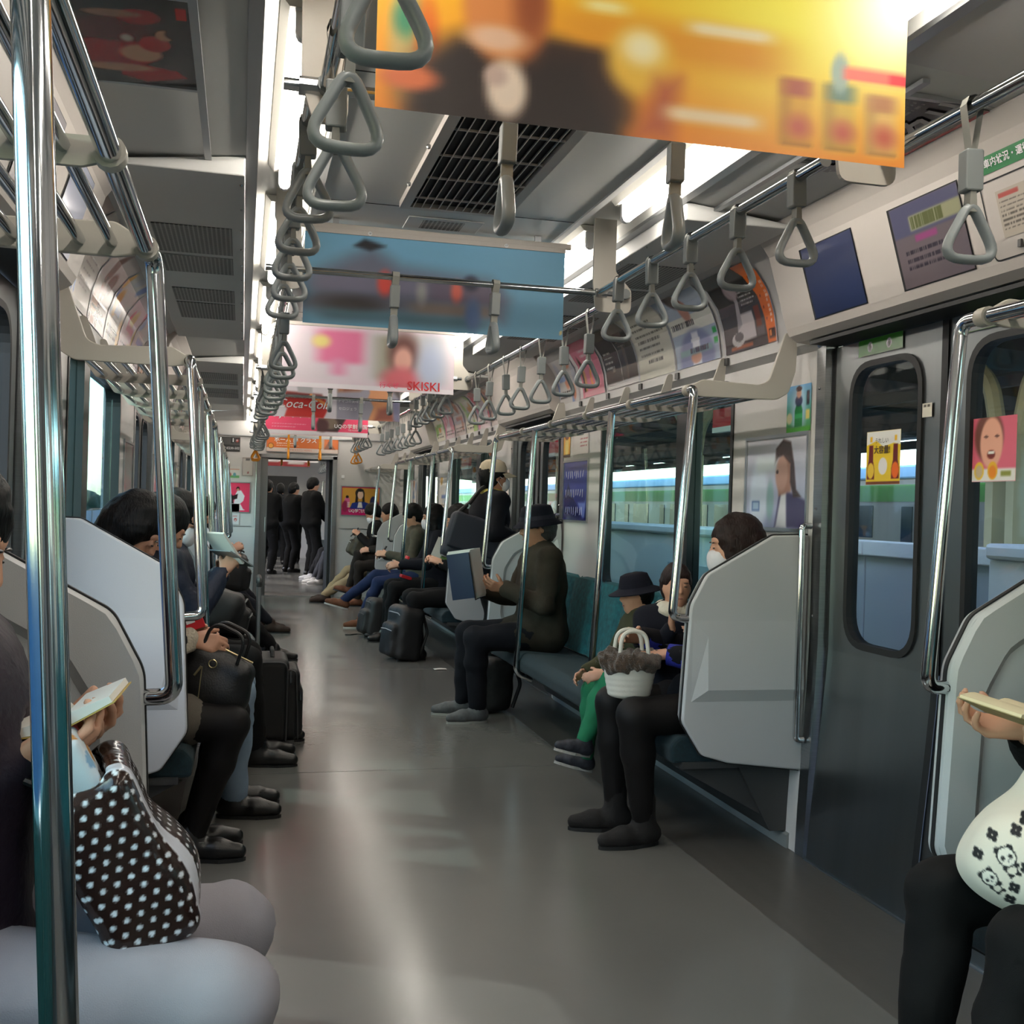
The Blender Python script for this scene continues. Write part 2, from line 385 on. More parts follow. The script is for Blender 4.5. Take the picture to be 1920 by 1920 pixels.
# doors ------------------------------------------------------------------
DLOW = [(1.345,.004),(1.352,.12),(1.368,.30),(1.388,.50),(1.404,.68),(DX,.78)]
nd = 0
for s in (1,-1):
    for d in DOORS:
        nd += 1; root = structure(empty(f'door_{nd}', (0,d,0)))
        for q in (-1,1):
            y0, y1 = (.012, .655) if q > 0 else (-.655, -.012)
            lf = B(); lf.sweep(DLOW, y0, y1)
            wy0, wy1 = (.115, .545) if q > 0 else (-.545, -.115)
            lf.ring(rrect(wy0, wy1, .81, 1.82, .13, 7), (y0, y1, .78, 1.90), 'x', DX, DX+.03)
            for yy in (y0, y1): lf.add([(DX,yy,.78),(DX,yy,1.9),(DX+.03,yy,1.9),(DX+.03,yy,.78)], [(0,1,2,3)])
            if s < 0: lf.flipx()
            L = lf.done('door_leaf', X['steel'], root, smooth=True, ang=30)
            g = B().ring(rrect(wy0+.018, wy1-.018, .828, 1.802, .115, 7), rrect(wy0-.004, wy1+.004, .806, 1.824, .133, 7), 'x', DX-.008, DX+.034)
            if s < 0: g.flipx()
            g.done('gasket', X['dark'], L)
            g = B().prism(rrect(wy0+.012, wy1-.012, .822, 1.808, .11, 6), 'x', DX+.012, DX+.018)
            if s < 0: g.flipx()
            g.done('pane', X['glass_d'], L)
        e = B().sweep([(x-.006, z) for x, z in DLOW]+[(DX-.006,1.90)], -.016, .016)
        e.sweep([(x+.03, z) for x, z in DLOW]+[(DX+.03,1.90)], -.016, .016)
        if s < 0: e.flipx()
        e.done('rubber_edge', X['dark'], root)
        for q in (-1,1):
            y0, y1 = (.655, .735) if q > 0 else (-.735, -.655)
            ya, yb = (.655, .672) if q > 0 else (-.672, -.655)
            j = B(); pr = [(x-.004, z) for x, z in LOW]+[(WX-.006,1.93)]
            j.sweep(pr, *((.672,.735) if q > 0 else (-.735,-.672)))
            for yy in (y0 if q < 0 else y1, ya if q < 0 else yb):
                vs = [(x,yy,z) for x, z in pr]+[(x+.07,yy,z) for x, z in pr]; n = len(pr)
                j.add(vs, [(i,i+1,n+i+1,n+i) for i in range(n-1)])
            if s < 0: j.flipx()
            jm = j.done('door_jamb', X['steel_l'], root)
            k = B().sweep([(x+.035, z) for x, z in LOW]+[(WX+.035,1.93)], ya, yb)
            if s < 0: k.flipx()
            k.done('jamb_rubber', X['dark'], jm)
            rv = B()
            for z in (.12,.28,.36,.9,1.3,1.75): rv.ball((WX-.012 if z > .7 else 1.352-.004+.012*z/.3, (.70 if q > 0 else -.70), z), .006, 6, 4)
            if s < 0: rv.flipx()
            rv.done('rivet', X['chrome'], jm)['kind'] = 'stuff'
        # header box above the door
        hp = [(1.42,1.915),(1.30,1.925),(1.268,1.945),(1.255,1.97),(1.175,2.235),(1.15,2.27),(1.10,2.318),(1.42,2.36)]
        h = B().prism(hp, 'y', -.765, .765)
        if s < 0: h.flipx()
        H = h.done('door_header', X['header'], root, bevel=.008)
        sl = B().box(1.30,1.42,-.66,.66,1.905,1.918)
        if s < 0: sl.flipx()
        sl.done('header_slot', X['dark'], H)
# ceiling ------------------------------------------------------------------
ce = B()
for s in (-1,1):
    pr = [(s*.49,2.36),(s*.495,2.415),(s*.715,2.415),(s*.72,2.345)]
    ce.sweep(pr, YB, YE)
ce.sweep([(-.49,2.36),(.49,2.36)], YB, YE)
for d in DOORS:
    for s in (-1,1): ce.sweep([(s*1.40,2.33),(s*1.12,2.318),(s*.72,2.345)], d-.73, d+.73)
ceil = structure(ce.done('ceiling', X['ceiling']))
for s in (-1,1):
    structure(B().prism([(s*.700,2.336),(s*.735,2.336),(s*.735,2.35),(s*.700,2.35)], 'y', YB, YE).done('trough_trim', X['alu'], ceil))
    structure(B().sweep([(s*.50,2.412),(s*.71,2.412)], YB, YE).done('trough_back', X['trough'], ceil))
    structure(B().prism([(s*.475,2.352),(s*.50,2.352),(s*.50,2.375),(s*.475,2.375)], 'y', YB, YE).done('trough_edge', X['ceil_dark'], ceil))
for y in [YB+.9+1.205*i for i in range(15)]:
    structure(B().box(-.475,.475,y-.002,y+.002,2.3585,2.362).done('panel_joint', X['dark'], ceil))
# end walls with gangway --------------------------------------------------
def end_wall(y, name, dirn):
    w = B(); prof = [(-1.40,0),(-1.40,2.42),(1.40,2.42),(1.40,0)]
    y0, y1 = (y, y+.10) if dirn > 0 else (y-.10, y)
    w.box(-1.42,-.50,y0,y1,0,2.42); w.box(.46,1.42,y0,y1,0,2.42); w.box(-.50,.46,y0,y1,1.86,2.42)
    return structure(w.done(name, X['wall']))
ew = end_wall(YE, 'wall_end', 1); end_wall(YB, 'wall_back', -1)
structure(B().box(-.5,.46,YB-.12,YB-.08,0,1.86).done('door_back', X['steel']))
structure(B().box(-1.36,1.36,YE-.03,YE,2.13,2.145).done('cornice', X['alu'], ew))
structure(B().box(-1.34,-.60,YE-.006,YE,.925,.935).done('panel_joint', X['alu'], ew))
structure(B().box(.56,1.34,YE-.006,YE,.925,.935).done('panel_joint', X['alu'], ew))
g = B(); g.box(-.555,-.495,YE-.03,YE+.12,0,1.90); g.box(.455,.515,YE-.03,YE+.12,0,1.90); g.box(-.555,.515,YE-.03,YE+.12,1.855,1.91)
structure(g.done('gangway_frame', X['steel_l'], ew, bevel=.004))
structure(B().box(-.52,-.40,YE+.03,YE+.07,0,1.86).done('gangway_door', X['steel'], ew, bevel=.004))
structure(B().box(-.425,-.415,YE+.018,YE+.03,.86,1.06).done('door_pull', X['alu'], ew, bevel=.003))
structure(B().box(-.5,.46,YE,YE+.12,-.02,.012).done('gangway_sill', X['steel_l'], ew))
for s, (x0, x1) in ((-1,(-.62,-.46)),(1,(.42,.58))):
    structure(B().box(x0,x1,YE+.12,YE+.72,-.05,2.1).done('gangway_bellows', X['dark'], ew))
structure(B().box(-.6,.56,YE+.12,YE+.72,1.90,2.1).done('gangway_roof', X['dark'], ew))
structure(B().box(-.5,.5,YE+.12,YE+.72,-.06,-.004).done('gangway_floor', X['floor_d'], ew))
# next car shell
NY0, NY1 = YE+.72, YE+.72+9.9
structure(B().box(-1.4,1.4,NY0,NY1,-.06,-.002).done('floor_next', X['floor']))
nw = B()
for s in (-1,1):
    prof = [(s*x, z) for x, z in LOW]+[(s*1.38,.95)]; nw.sweep(prof, NY0, NY1); nw.sweep([(s*x, z) for x, z in [(WX,1.75)]+COVE], NY0, NY1)
    for yy in np.arange(NY0, NY1, 1.6): nw.box(s*1.37 if s > 0 else -1.44, s*1.44 if s > 0 else -1.37, yy, yy+.55, .9, 1.9)
structure(nw.done('wall_next', X['wall']))
nc = B().sweep([(-.72,2.345),(-.72,2.40),(-.49,2.40),(-.49,2.36),(.49,2.36),(.49,2.40),(.72,2.40),(.72,2.345)], NY0, NY1)
structure(nc.done('ceiling_next', X['ceiling']))
structure(B().box(-1.4,1.4,NY1,NY1+.05,0,2.42).done('wall_next_end', X['wall']))
nf = B(); nf.box(-1.4,-.52,NY0-.02,NY0,0,2.42); nf.box(.52,1.4,NY0-.02,NY0,0,2.42); nf.box(-.52,.52,NY0-.02,NY0,1.86,2.42)
structure(nf.done('wall_next_front', X['wall']))
# ================================================================== fittings
def mirror_if(b, s): return b.flipx() if s < 0 else b
# fluorescent lamps --------------------------------------------------------
def make_lamp():
    r = empty('ceiling_lamp', (0,0,0), 0, 'lit fluorescent tube lamp in the ceiling trough', 'lamp', 'fluorescent lamps in the ceiling troughs')
    B().prism([(-.055,2.408),(.055,2.408),(.035,2.385),(-.035,2.385)], 'y', -.64, .64).done('lamp_body', X['trough'], r)
    for s in (-1,1):
        B().tube([(0,s*.625,2.337),(0,s*.60,2.337)], .019, 10).done('tube_end', X['white'], r)
        B().box(-.02,.02,s*.612-.008,s*.612+.008,2.337,2.39).done('lamp_holder', X['white'], r)
    B().tube([(0,-.60,2.337),(0,.60,2.337)], .0165, 12).done('tube', X['tube'], r, smooth=True, ang=60)
    return r
lamp0 = make_lamp(); first = True
for s in (-1,1):
    for k in range(-3, 8):
        o = lamp0 if first else copy_tree(lamp0); first = False
        o.location = (s*.61, 3.16+1.65*k, 0)
        o['label'] = 'lit fluorescent tube in the ceiling trough on the suitcase side of the aisle' if s < 0 else 'lit fluorescent tube in the ceiling trough on the old reader\'s side of the aisle'
        o['group'] = 'fluorescent lamps, suitcase side' if s < 0 else 'fluorescent lamps, reader side'
    for k in range(5):
        o = copy_tree(lamp0); o.location = (s*.61, NY0+1.1+1.65*k, -.012)
        o['label'] = 'lit fluorescent tube in the ceiling of the next car beyond the gangway'; o['group'] = 'fluorescent lamps in the next car'
# straps ------------------------------------------------------------------
def strap_parts(length, kind, matp):
    """hangs from a rail along y at the origin; grip in the y-z plane; bottom at -length"""
    r = empty('hanging_strap', (0,0,0))
    case_h, grip_h = .085, .118
    g0 = -length+grip_h                       # top of grip
    c1 = g0+.028; c0 = c1+case_h              # case bottom / top
    b = B()
    path = [(-.006,c0),(-.0195,.0),(-.014,.016),(0,.0205),(.014,.016),(.0195,.0),(.006,c0)]
    for (x0,z0),(x1,z1) in zip(path, path[1:]):
        b.add([(x0,-.013,z0),(x0,.013,z0),(x1,.013,z1),(x1,-.013,z1)], [(0,1,2,3)])
    b.done('belt', matp['b'], r, fix=False)
    B().prism([(-.006,c1+.004),(.006,c1+.004),(.0085,g0-.014),(-.0085,g0-.014)], 'y', -.0125, .0125).done('lower_belt', matp['b'], r)
    B().prism(rrect(-.019,.019,c1,c0,.004,2), 'y', -.017, .017).done('case', matp['c'], r, bevel=.003)
    pts = fillet([(0,0,g0+.012),(.064,0,-length+.009),(-.064,0,-length+.009)], [.018,.030,.030], 6, True)
    g = B(); n = 10; P = [Vector(p) for p in pts]; N = len(P); vs = []
    for i in range(N):
        t = (P[(i+1) % N]-P[i-1]).normalized(); side = Vector((0,1,0)); nn = t.cross(side).normalized()
        for k in range(n):
            a = 2*math.pi*k/n; vs.append(P[i]+side*math.cos(a)*.0145+nn*math.sin(a)*.0095)
    g.add(vs, [(i*n+k, i*n+(k+1) % n, ((i+1) % N)*n+(k+1) % n, ((i+1) % N)*n+k) for i in range(N) for k in range(n)])
    g.done('grip', matp['p'], r, smooth=True, ang=60)
    return r
GREY = dict(b=X['strap_b'], c=X['strap_c'], p=X['strap_p']); ORG = dict(b=X['orange'], c=X['orange'], p=X['orange'])
RZ = 2.112; XD, XS = .60, .70; XSL = .575
proto = {'door': strap_parts(.222, 'door', GREY), 'seat': strap_parts(.322, 'seat', GREY), 'cross': strap_parts(.262, 'cross', GREY), 'org': strap_parts(.322, 'org', ORG)}
used = set()
def strap(kind, x, y, rz, label, group):
    if kind in used: o = copy_tree(proto[kind])
    else: o = proto[kind]; used.add(kind)
    o.location = (x, y, RZ); o.rotation_euler = (R(random.uniform(-1.5,1.5)), R(random.uniform(-2,2)), rz+R(random.uniform(-7,7)))
    tag(o, label, 'strap', group); return o
def railed(name, path, r, label, group=None):
    t = empty(name, (0,0,0)); tag(t, label, 'rail', group); B().tube(path, r, 12).done('tube', X['chrome'], t, smooth=True, ang=60); return t
SIDE = {1: 'old reader\'s side', -1: 'suitcase side'}
def in_strap_door(d): return [d-.52+.331*i for i in range(5)]
for s in (1,-1):
    for d in DOORS[1:]:
        t = railed('strap_rail', [(s*XD,d-.66,RZ),(s*XD,d+1.07,RZ)], .015, 'chrome overhead strap rail across the doorway, '+SIDE[s], 'strap rails over doorways, '+SIDE[s])
        for y in in_strap_door(d):
            strap('door', s*XD, y, 0, 'short grey triangular strap on the overhead rail of a doorway, '+SIDE[s], 'short straps over doorways, '+SIDE[s])
    for a in (1,2,3,4):
        y0 = Z0+S*(a-2)+1.05; y1 = y0+3.11
        if a == 4: y1 = YE-.10
        xs = XS if s > 0 else -XSL
        t = railed('strap_rail', [(xs,max(y0,.2),RZ),(xs,y1,RZ)], .015, 'chrome overhead strap rail along a bench, '+SIDE[s], 'strap rails over benches, '+SIDE[s])
        for i in range(8 if s > 0 else 9):
            y = y0+.40+.385*i if s > 0 else y0+.40+.336*i
            if y < .6 or y > y1-.05: continue
            k = 'org' if (a == 4) else 'seat'
            if k == 'org':
                strap('org', xs, y, 0, 'orange triangular strap by the end wall, '+SIDE[s], 'orange straps by the end wall, '+SIDE[s])
            else:
                strap('seat', xs, y, 0, 'long grey triangular strap on the overhead rail above a bench, '+SIDE[s], 'long straps above benches, '+SIDE[s])
# cross rails and hanger plates
for i, d in enumerate(DOORS[1:]):
    for yy in (d-.74, d+1.04):
        nm = ['near the yellow drinks banner', 'behind the blue banner', 'before the cola banner', 'behind the cola banner', 'before the orange end poster', 'by the end wall'][2*i+(yy > d)]
        t = empty('cross_rail', (0,0,0)); tag(t, 'chrome cross rail between the strap rails '+nm, 'rail', None)
        B().tube([(-.66,yy,RZ),(.66,yy,RZ)], .0125, 10).done('tube', X['chrome'], t, smooth=True, ang=60)
        for s in (-1,1):
            B().tube([(s*.585,yy,RZ),(s*.63,yy,RZ)], .019, 10).done('socket', X['alu'], t)
            xs = XS if s > 0 else -XSL
            B().tube([(xs,yy-.03,RZ),(xs,yy+.03,RZ)], .02, 10).done('socket', X['strap_c'], t)
            pl = [(p.x,p.y) for p in fillet([(s*.575,2.40,0),(s*.575,2.15,0),(s*.588,2.04,0),(s*.732,2.04,0),(s*.732,2.13,0),(s*.665,2.20,0),(s*.665,2.40,0)], [0,.05,.03,.03,.03,.03,0], 4)]
            if s < 0: pl = [(p.x,p.y) for p in fillet([(-.63,2.40,0),(-.625,2.12,0),(-.60,2.04,0),(-.53,2.04,0),(-.53,2.10,0),(-.545,2.40,0)], [0,.05,.03,.03,.02,0], 4)]
            B().prism(pl, 'y', yy-.006, yy+.006).done('hanger_plate', X['rackplate'], t)
        for x in (-.19, .19):
            kind = 'cross' if i < 2 else ('org' if yy > d else 'cross')
            strap(kind, x, yy, R(90), ('orange' if kind == 'org' else 'grey')+' triangular strap turned edge-on, on the cross rail '+nm, 'straps on the cross rail '+nm)
# partitions -------------------------------------------------------------
PP = [(1.365,1.20),(1.22,1.195),(.955,1.045),(.895,.93),(.873,.50),(.955,.375),(1.06,.345),(1.362,.31)]
PPF = [(p.x,p.y) for p in fillet([(a,b,0) for a,b in PP], [0,.04,.07,.10,.05,.04,.04,0], 5, True)]
def partition(s, y, out, label):
    """out=+1: doorway side faces -y"""
    r = empty('seat_partition', (0,0,0)); tag(r, label, 'partition', 'grey partitions beside the doorways')
    T = .022
    mirror_if(B().prism([(x, z) for x, z in PPF], 'y', y-T, y+T), s).done('panel', X['wall_grey'], r, bevel=.006)
    cx, cz = 1.12, .75
    tr = [(cx+(x-cx)*1.012+0, cz+(z-cz)*1.012) for x, z in PPF]
    mirror_if(B().prism([p for p in tr], 'y', y-.006, y+.006), s).done('edge_trim', X['dark'], r)
    # doorway side: raised lower and upper fields with a recess band between
    yo = y-out*T
    for z0, z1, z2, xa in ((.60,.66,.66,.0),):
        q = B()
        d = out*.016
        L = .905
        q.add([(L,yo,.575),(1.352,yo,.575),(1.352,yo-d,.62),(L+.06,yo-d,.62)], [(0,1,2,3)])
        q.add([(L+.06,yo-d,.62),(1.352,yo-d,.62),(1.352,yo-d*.25,.815),(L+.06,yo-d*.25,.815)], [(0,1,2,3)])
        q.add([(L,yo,.575),(L+.06,yo-d,.62),(L+.06,yo-d*.25,.815),(L,yo,.875)], [(0,1,2,3)])
        q.add([(L+.06,yo-d*.25,.815),(1.352,yo-d*.25,.815),(1.352,yo,.875),(L,yo,.875)], [(0,1,2,3)])
        mirror_if(q, s).done('moulded_band', X['wall_grey'], r, fix=False)
    yi = y+out*T
    # seat side: raised border around a sunken field
    fr = [(1.345,1.075),(1.19,1.065),(1.035,.975),(.972,.87),(.955,.56),(1.01,.455),(1.345,.42)]
    fi = [(p.x,p.y) for p in fillet([(a,b,0) for a,b in fr], [0,.04,.08,.09,.06,.05,0], 5, True)]
    def loop(poly, n=64, c=(1.16,.75)):
        out = []
        for k in range(n):
            a = 2*math.pi*k/n; dx, dz = math.cos(a), math.sin(a); best = None
            for (x0,z0),(x1,z1) in zip(poly, poly[1:]+poly[:1]):
                ex, ez = x1-x0, z1-z0; den = dx*ez-dz*ex
                if abs(den) < 1e-9: continue
                t = ((x0-c[0])*ez-(z0-c[1])*ex)/den; u = ((x0-c[0])*dz-(z0-c[1])*dx)/den
                if t > 0 and -1e-6 <= u <= 1+1e-6 and (best is None or t > best): best = t
            out.append((c[0]+dx*best, c[1]+dz*best))
        return out
    lo_, li_ = loop(PPF), loop(fi); n = len(lo_); h = out*.016
    lin2 = [(1.16+(x-1.16)*.90, .75+(z-.75)*.93) for x, z in li_]
    q = B().add([(x,yi,z) for x,z in lo_]+[(x,yi+h,z) for x,z in [(1.16+(x-1.16)*.985,.75+(z-.75)*.99) for x,z in lo_]]+[(x,yi+h,z) for x,z in li_]+[(x,yi+out*.001,z) for x,z in lin2],
            [(a*n+i,a*n+(i+1) % n,(a+1)*n+(i+1) % n,(a+1)*n+i) for a in range(3) for i in range(n)])
    mirror_if(q, s).done('raised_border', X['wall_grey'], r, smooth=True, ang=25)
    return r
WHICH = {(1,1,1): 'grey seat partition beside the masked woman with brown hair', (1,1,-1): 'grey seat partition beside the woman with the panda bag',
         (-1,1,1): 'grey seat partition beside the dozing woman with black hair', (-1,1,-1): 'grey seat partition beside the woman with the polka-dot bag',
         (1,2,1): 'grey seat partition by the reader of the green and white newspaper', (1,2,-1): 'grey seat partition behind the old man reading the navy magazine',
         (-1,2,1): 'grey seat partition past the second doorway, suitcase side', (-1,2,-1): 'grey seat partition before the second doorway, suitcase side',
         (1,3,1): 'grey seat partition by the passenger with the camouflage backpack', (1,3,-1): 'grey seat partition beside the jeans wearer at the third doorway',
         (-1,3,1): 'grey seat partition past the third doorway, suitcase side', (-1,3,-1): 'grey seat partition before the third doorway, suitcase side'}
for s in (1,-1):
    for i in (1,2,3):
        d = DOORS[i]
        for q in (1,-1): partition(s, d+q*.76, q, WHICH[(s,i,q)])
# grab poles -------------------------------------------------------------
def pole(path, r, label, group=None, cap=True):
    t = empty('grab_pole', (0,0,0)); tag(t, label, 'pole', group)
    B().tube(path, r, 14).done('tube', X['chrome'], t, smooth=True, ang=60)
    return t
for s in (1,-1):
    for i in (1,2,3):
        d = DOORS[i]
        for q in (1,-1):
            y = d+q*.775
            p = fillet([(s*.905,y+q*.06,1.733),(s*.900,y,1.733),(s*.895,y,1.66),(s*.838,y,.955),(s*.845,y-q*.005,.885),(s*.935,y-q*.012,.878)], [0,.03,.05,0.3,.06,0], 6)
            p = fillet([(s*.905,y+q*.07,1.733),(s*.897,y,1.733),(s*.835,y,.882),(s*.90,y-q*.012,.878)], [0,.05,.055,0], 7)
            t = pole(p, .0165, 'curved chrome grab pole on the '+WHICH[(s,i,q)].replace('grey seat ', ''))
            B().tube([(s*.905,y+q*.055,1.733),(s*.905,y+q*.085,1.733)], .021, 12).done('collar', X['rackplate'], t)
    for a, b in BAYS[1:4]:
        for y in ((a+1.01, b-1.02) if a > 0 else (1.0,)):
            p = fillet([(s*.905,y,1.722),(s*.835,y,.375),(s*.835,y+.0,.31),(s*.93,y,.29)], [0,.08,.05,0], 6)
            p = fillet([(s*.905,y,1.722),(s*.832,y,.325),(s*.93,y,.285)], [0,.06,0], 7)
            bi = BAYS.index((a,b))
            pole(p, .0165, 'straight chrome pole at the seat edge of the '+('bench of the polka-dot bag' if (bi == 1 and s < 0) else 'bench of the panda bag' if bi == 1 else 'bench of the old man in a bucket hat' if (bi == 2 and s > 0) else 'bench by the black suitcase' if bi == 2 else 'bench past the second doorway, '+SIDE[s]), 'bench poles %d %s' % (bi, SIDE[s]))
# luggage racks ----------------------------------------------------------
def bracket_poly():
    pts = [(.885,1.725,0),(.915,1.752,0),(.96,1.778,0),(1.19,1.770,0),(1.232,1.785,0),(1.298,1.975,0),(1.352,1.985,0),(1.345,1.83,0),(1.318,1.745,0),(1.27,1.716,0),(.96,1.712,0)]
    return [(p.x,p.y) for p in fillet(pts, [.012,.02,.03,.05,.04,.01,.01,.05,.04,.05,.02], 4, True)]
BRK = bracket_poly()
RL = {(1,1): 'chrome luggage rack above the woman with the panda bag', (1,2): 'chrome luggage rack above the old man in the bucket hat', (1,3): 'chrome luggage rack above the newspaper reader', (1,4): 'chrome luggage rack in the end corner above the camouflage backpack',
      (-1,1): 'chrome luggage rack above the woman with the polka-dot bag', (-1,2): 'chrome luggage rack above the man with sunglasses', (-1,3): 'chrome luggage rack past the second doorway, suitcase side', (-1,4): 'chrome luggage rack in the end corner, suitcase side'}
for s in (1,-1):
    for bi in (1,2,3,4):
        a, b = BAYS[bi]; a = max(a, .3); r = empty('luggage_rack', (0,0,0)); tag(r, RL[(s,bi)], 'luggage rack')
        y0, y1 = a+.13, b-.13 if bi < 4 else b-.02
        B().tube([(s*.905,y0-.02,1.733),(s*.905,y1+.02,1.733)], .0165, 12).done('front_rail', X['chrome'], r, smooth=True, ang=60)
        for k in range(6):
            x = .965+.056*k
            B().tube([(s*x,y0,1.738),(s*x,y1,1.738)], .0105, 8).done('bar', X['chrome'], r, smooth=True, ang=60)
        nb = max(2, round((y1-y0)/.62)+1)
        for k in range(nb):
            y = y0+(y1-y0)*k/(nb-1)
            endp = k in (0, nb-1)
            if endp:
                mirror_if(B().prism(BRK, 'y', y-.007, y+.007), s).done('end_bracket', X['rackplate'], r, bevel=.003)
            else:
                poly = [(p.x,p.y) for p in fillet([(.89,1.728,0),(.93,1.754,0),(1.18,1.748,0),(1.25,1.77,0),(1.318,1.96,0),(1.345,1.96,0),(1.33,1.80,0),(1.28,1.728,0),(1.20,1.712,0),(.94,1.712,0)], .02, 3, True)]
                mirror_if(B().prism(poly, 'y', y-.005, y+.005), s).done('bracket', X['rackplate'], r)
            B().tube([(s*.905,y-.014,1.733),(s*.905,y+.014,1.733)], .0225, 14).done('rail_ring', X['rackplate'], r, smooth=True, ang=40)
# benches ----------------------------------------------------------------
def bench(s, a, b, n, label):
    r = empty('bench_seat', (0,0,0)); tag(r, label, 'bench')
    y0, y1 = a+.07, b-.07; w = (y1-y0)/n
    groups = [(0,2),(2,5),(5,7)] if n == 7 else [(0,n)]
    for i0, i1 in groups:
        ya, yb = y0+w*i0+.004, y0+w*i1-.004
        pr = [(p.x,p.y) for p in fillet([(.858,.335,0),(.852,.395,0),(.885,.438,0),(1.05,.425,0),(1.29,.405,0),(1.30,.33,0)], [.02,.035,.05,.05,.02,0], 5, True)]
        mirror_if(B().prism(pr, 'y', ya, yb), s).done('seat_cushion', X['teal'], r, bevel=.012)
    for i in range(n):
        ya, yb = y0+w*i+.003, y0+w*(i+1)-.003
        def f(u, v):
            y = ya+(yb-ya)*u; e = min(u, 1-u)*2; rnd = 1-(1-min(1,e*3.2))**2.2
            z = .425+.43*v-.05*(1-rnd)*v; th = .075*(.35+.65*rnd)*(1-.55*v**6)
            x = 1.375+.0*v-(.105-.055*v)-th*.35
            return (s*x, y, z)
        g = B().grid(f, 10, 8)
        g.add([f(0,0),f(0,1),(s*1.375,ya,.86),(s*1.375,ya,.42)], [(0,1,2,3)])
        g.grid(lambda u, v: tuple(Vector(f(u,1))*(1-v)+Vector((s*1.376, ya+(yb-ya)*u, .86-.05*(1-min(1,min(u,1-u)*6))))*v), 10, 1)
        g.done('seat_back', X['teal_b'], r, smooth=True, ang=50, fix=False)
    mirror_if(B().box(.90,1.30,y0,y1,.315,.34), s).done('seat_pan', X['under'], r)
    mirror_if(B().prism([(1.14,.315),(1.36,.315),(1.36,.06),(1.28,.06)], 'y', y0+.03, y1-.03), s).done('heater_cover', X['under'], r)
    for k in range(4):
        y = y0+.06+(y1-y0-.12)*k/3
        mirror_if(B().prism([(.89,.315),(1.20,.315),(1.36,.13),(1.36,.06)], 'y', y-.012, y+.012), s).done('brace', X['under'], r)
    mirror_if(B().prism([(1.35,.0),(1.335,.0),(1.335,.05),(1.35,.06)], 'y', y0, y1), s).done('kick_rail', X['strap_c'], r)
    return r
BL = {(1,1): 'teal bench under the woman with the panda bag', (1,2): 'teal bench under the old man in the bucket hat', (1,3): 'teal bench under the newspaper reader past the second doorway', (1,4): 'short teal end bench under the passenger with the camouflage backpack',
      (-1,1): 'teal bench under the woman with the polka-dot bag', (-1,2): 'teal bench under the dozing woman behind the suitcase', (-1,3): 'teal bench past the second doorway, suitcase side', (-1,4): 'short teal end bench beside the pink poster, suitcase side'}
for s in (1,-1):
    for bi in (1,2,3,4): bench(s, *BAYS[bi], 7 if bi < 4 else 3, BL[(s,bi)])
# door side handrails on the jambs
for s in (1,-1):
    for i in (1,2,3):
        for q in (1,-1):
            y = DOORS[i]+q*.722
            t = pole(fillet([(s*1.362,y,1.235),(s*1.325,y,1.235),(s*1.325,y,.43),(s*1.355,y,.43)], [0,.02,.02,0], 4), .0125, 'slim door handrail by the '+WHICH[(s,i,q)].replace('grey seat ', ''))
            t.name = 'door_handrail'
# lowered perforated air panels on the side ceilings ----------------------
for s in (1,-1):
    for bi in (2,3):
        a, b = BAYS[bi]; r = empty('air_return_panel', (0,0,0)); tag(r, 'lowered grey air return panel with perforated fields above the '+('old reader' if (s,bi) == (1,2) else 'newspaper reader' if s > 0 else 'dozing woman' if bi == 2 else 'far bench, suitcase side'), 'air vent')
        ya, yb = a-.2, b+.02
        mirror_if(B().prism([(.738,2.28),(1.135,2.283),(1.148,2.297),(.738,2.343)], 'y', ya, yb), s).done('panel', X['ceil_dark'], r, bevel=.004)
        for q, (p, pe) in enumerate(((.50,.96),(1.02,1.36),(1.75,2.08),(2.13,2.62))):
            mirror_if(B().box(.785,1.075,a+p,a+pe,2.2785,2.281), s).done('perforated_field', X['perf'], r)
        for k in range(12):
            mirror_if(B().ball((.75,ya+.1+(yb-ya-.2)*k/11,2.279), .005, 6, 4), s).done('screw', X['chrome'], r)
# fan / air grilles in the centre ceiling ----------------------------------
for i, y in enumerate((3.25, 8.07, 12.2)):
    r = empty('ceiling_grille', (0,0,0)); tag(r, ['slatted ceiling air grille behind the yellow banner', 'slatted ceiling air grille past the pink banner', 'slatted ceiling air grille by the end wall'][i], 'air grille')
    y0, y1 = y-.55, y+.64
    B().box(-.165,.165,y0,y1,2.352,2.357).done('grille_back', X['dark'], r)
    B().ring([(-.165,y0),(.165,y0),(.165,y1),(-.165,y1)], [(-.20,y0-.03),(.20,y0-.03),(.20,y1+.03),(-.20,y1+.03)], 'z', 2.335, 2.36).done('frame', X['header'], r)
    for k in range(11):
        x = -.15+.03*k; B().obox((x,(y0+y1)/2,2.345), (.003,y1-y0,.02), Matrix.Rotation(R(25),3,'Y')).done('slat', X['header'], r)
    for k in range(5):
        yy = y0+(y1-y0)*(k+.5)/5; B().box(-.165,.165,yy-.003,yy+.003,2.336,2.342).done('cross_bar', X['header'], r)
    for k in range(3): B().ball((-.205,y0+.15+.4*k,2.345), .008, 6, 4).done('catch', X['alu'], r)
    sp = empty('ceiling_speaker', (0,0,0)); tag(sp, ['small flush speaker panel beside the grille behind the yellow banner', 'small flush speaker panel past the pink banner', 'small flush speaker panel by the end wall'][i], 'speaker')
    B().box(-.14,.15,y1+.20,y1+.38,2.354,2.3585).done('plate', X['ceil_dark'], sp, bevel=.002); B().box(-.08,.08,y1+.23,y1+.35,2.3525,2.355).done('speaker_mesh', X['perf'], sp)
# ================================================================== adverts, screens and signs
def mix(a, b, t): return tuple(x*(1-t)+y*t for x, y in zip(a, b))
SKIN = (.80,.58,.46); HAIRC = (.12,.09,.08)
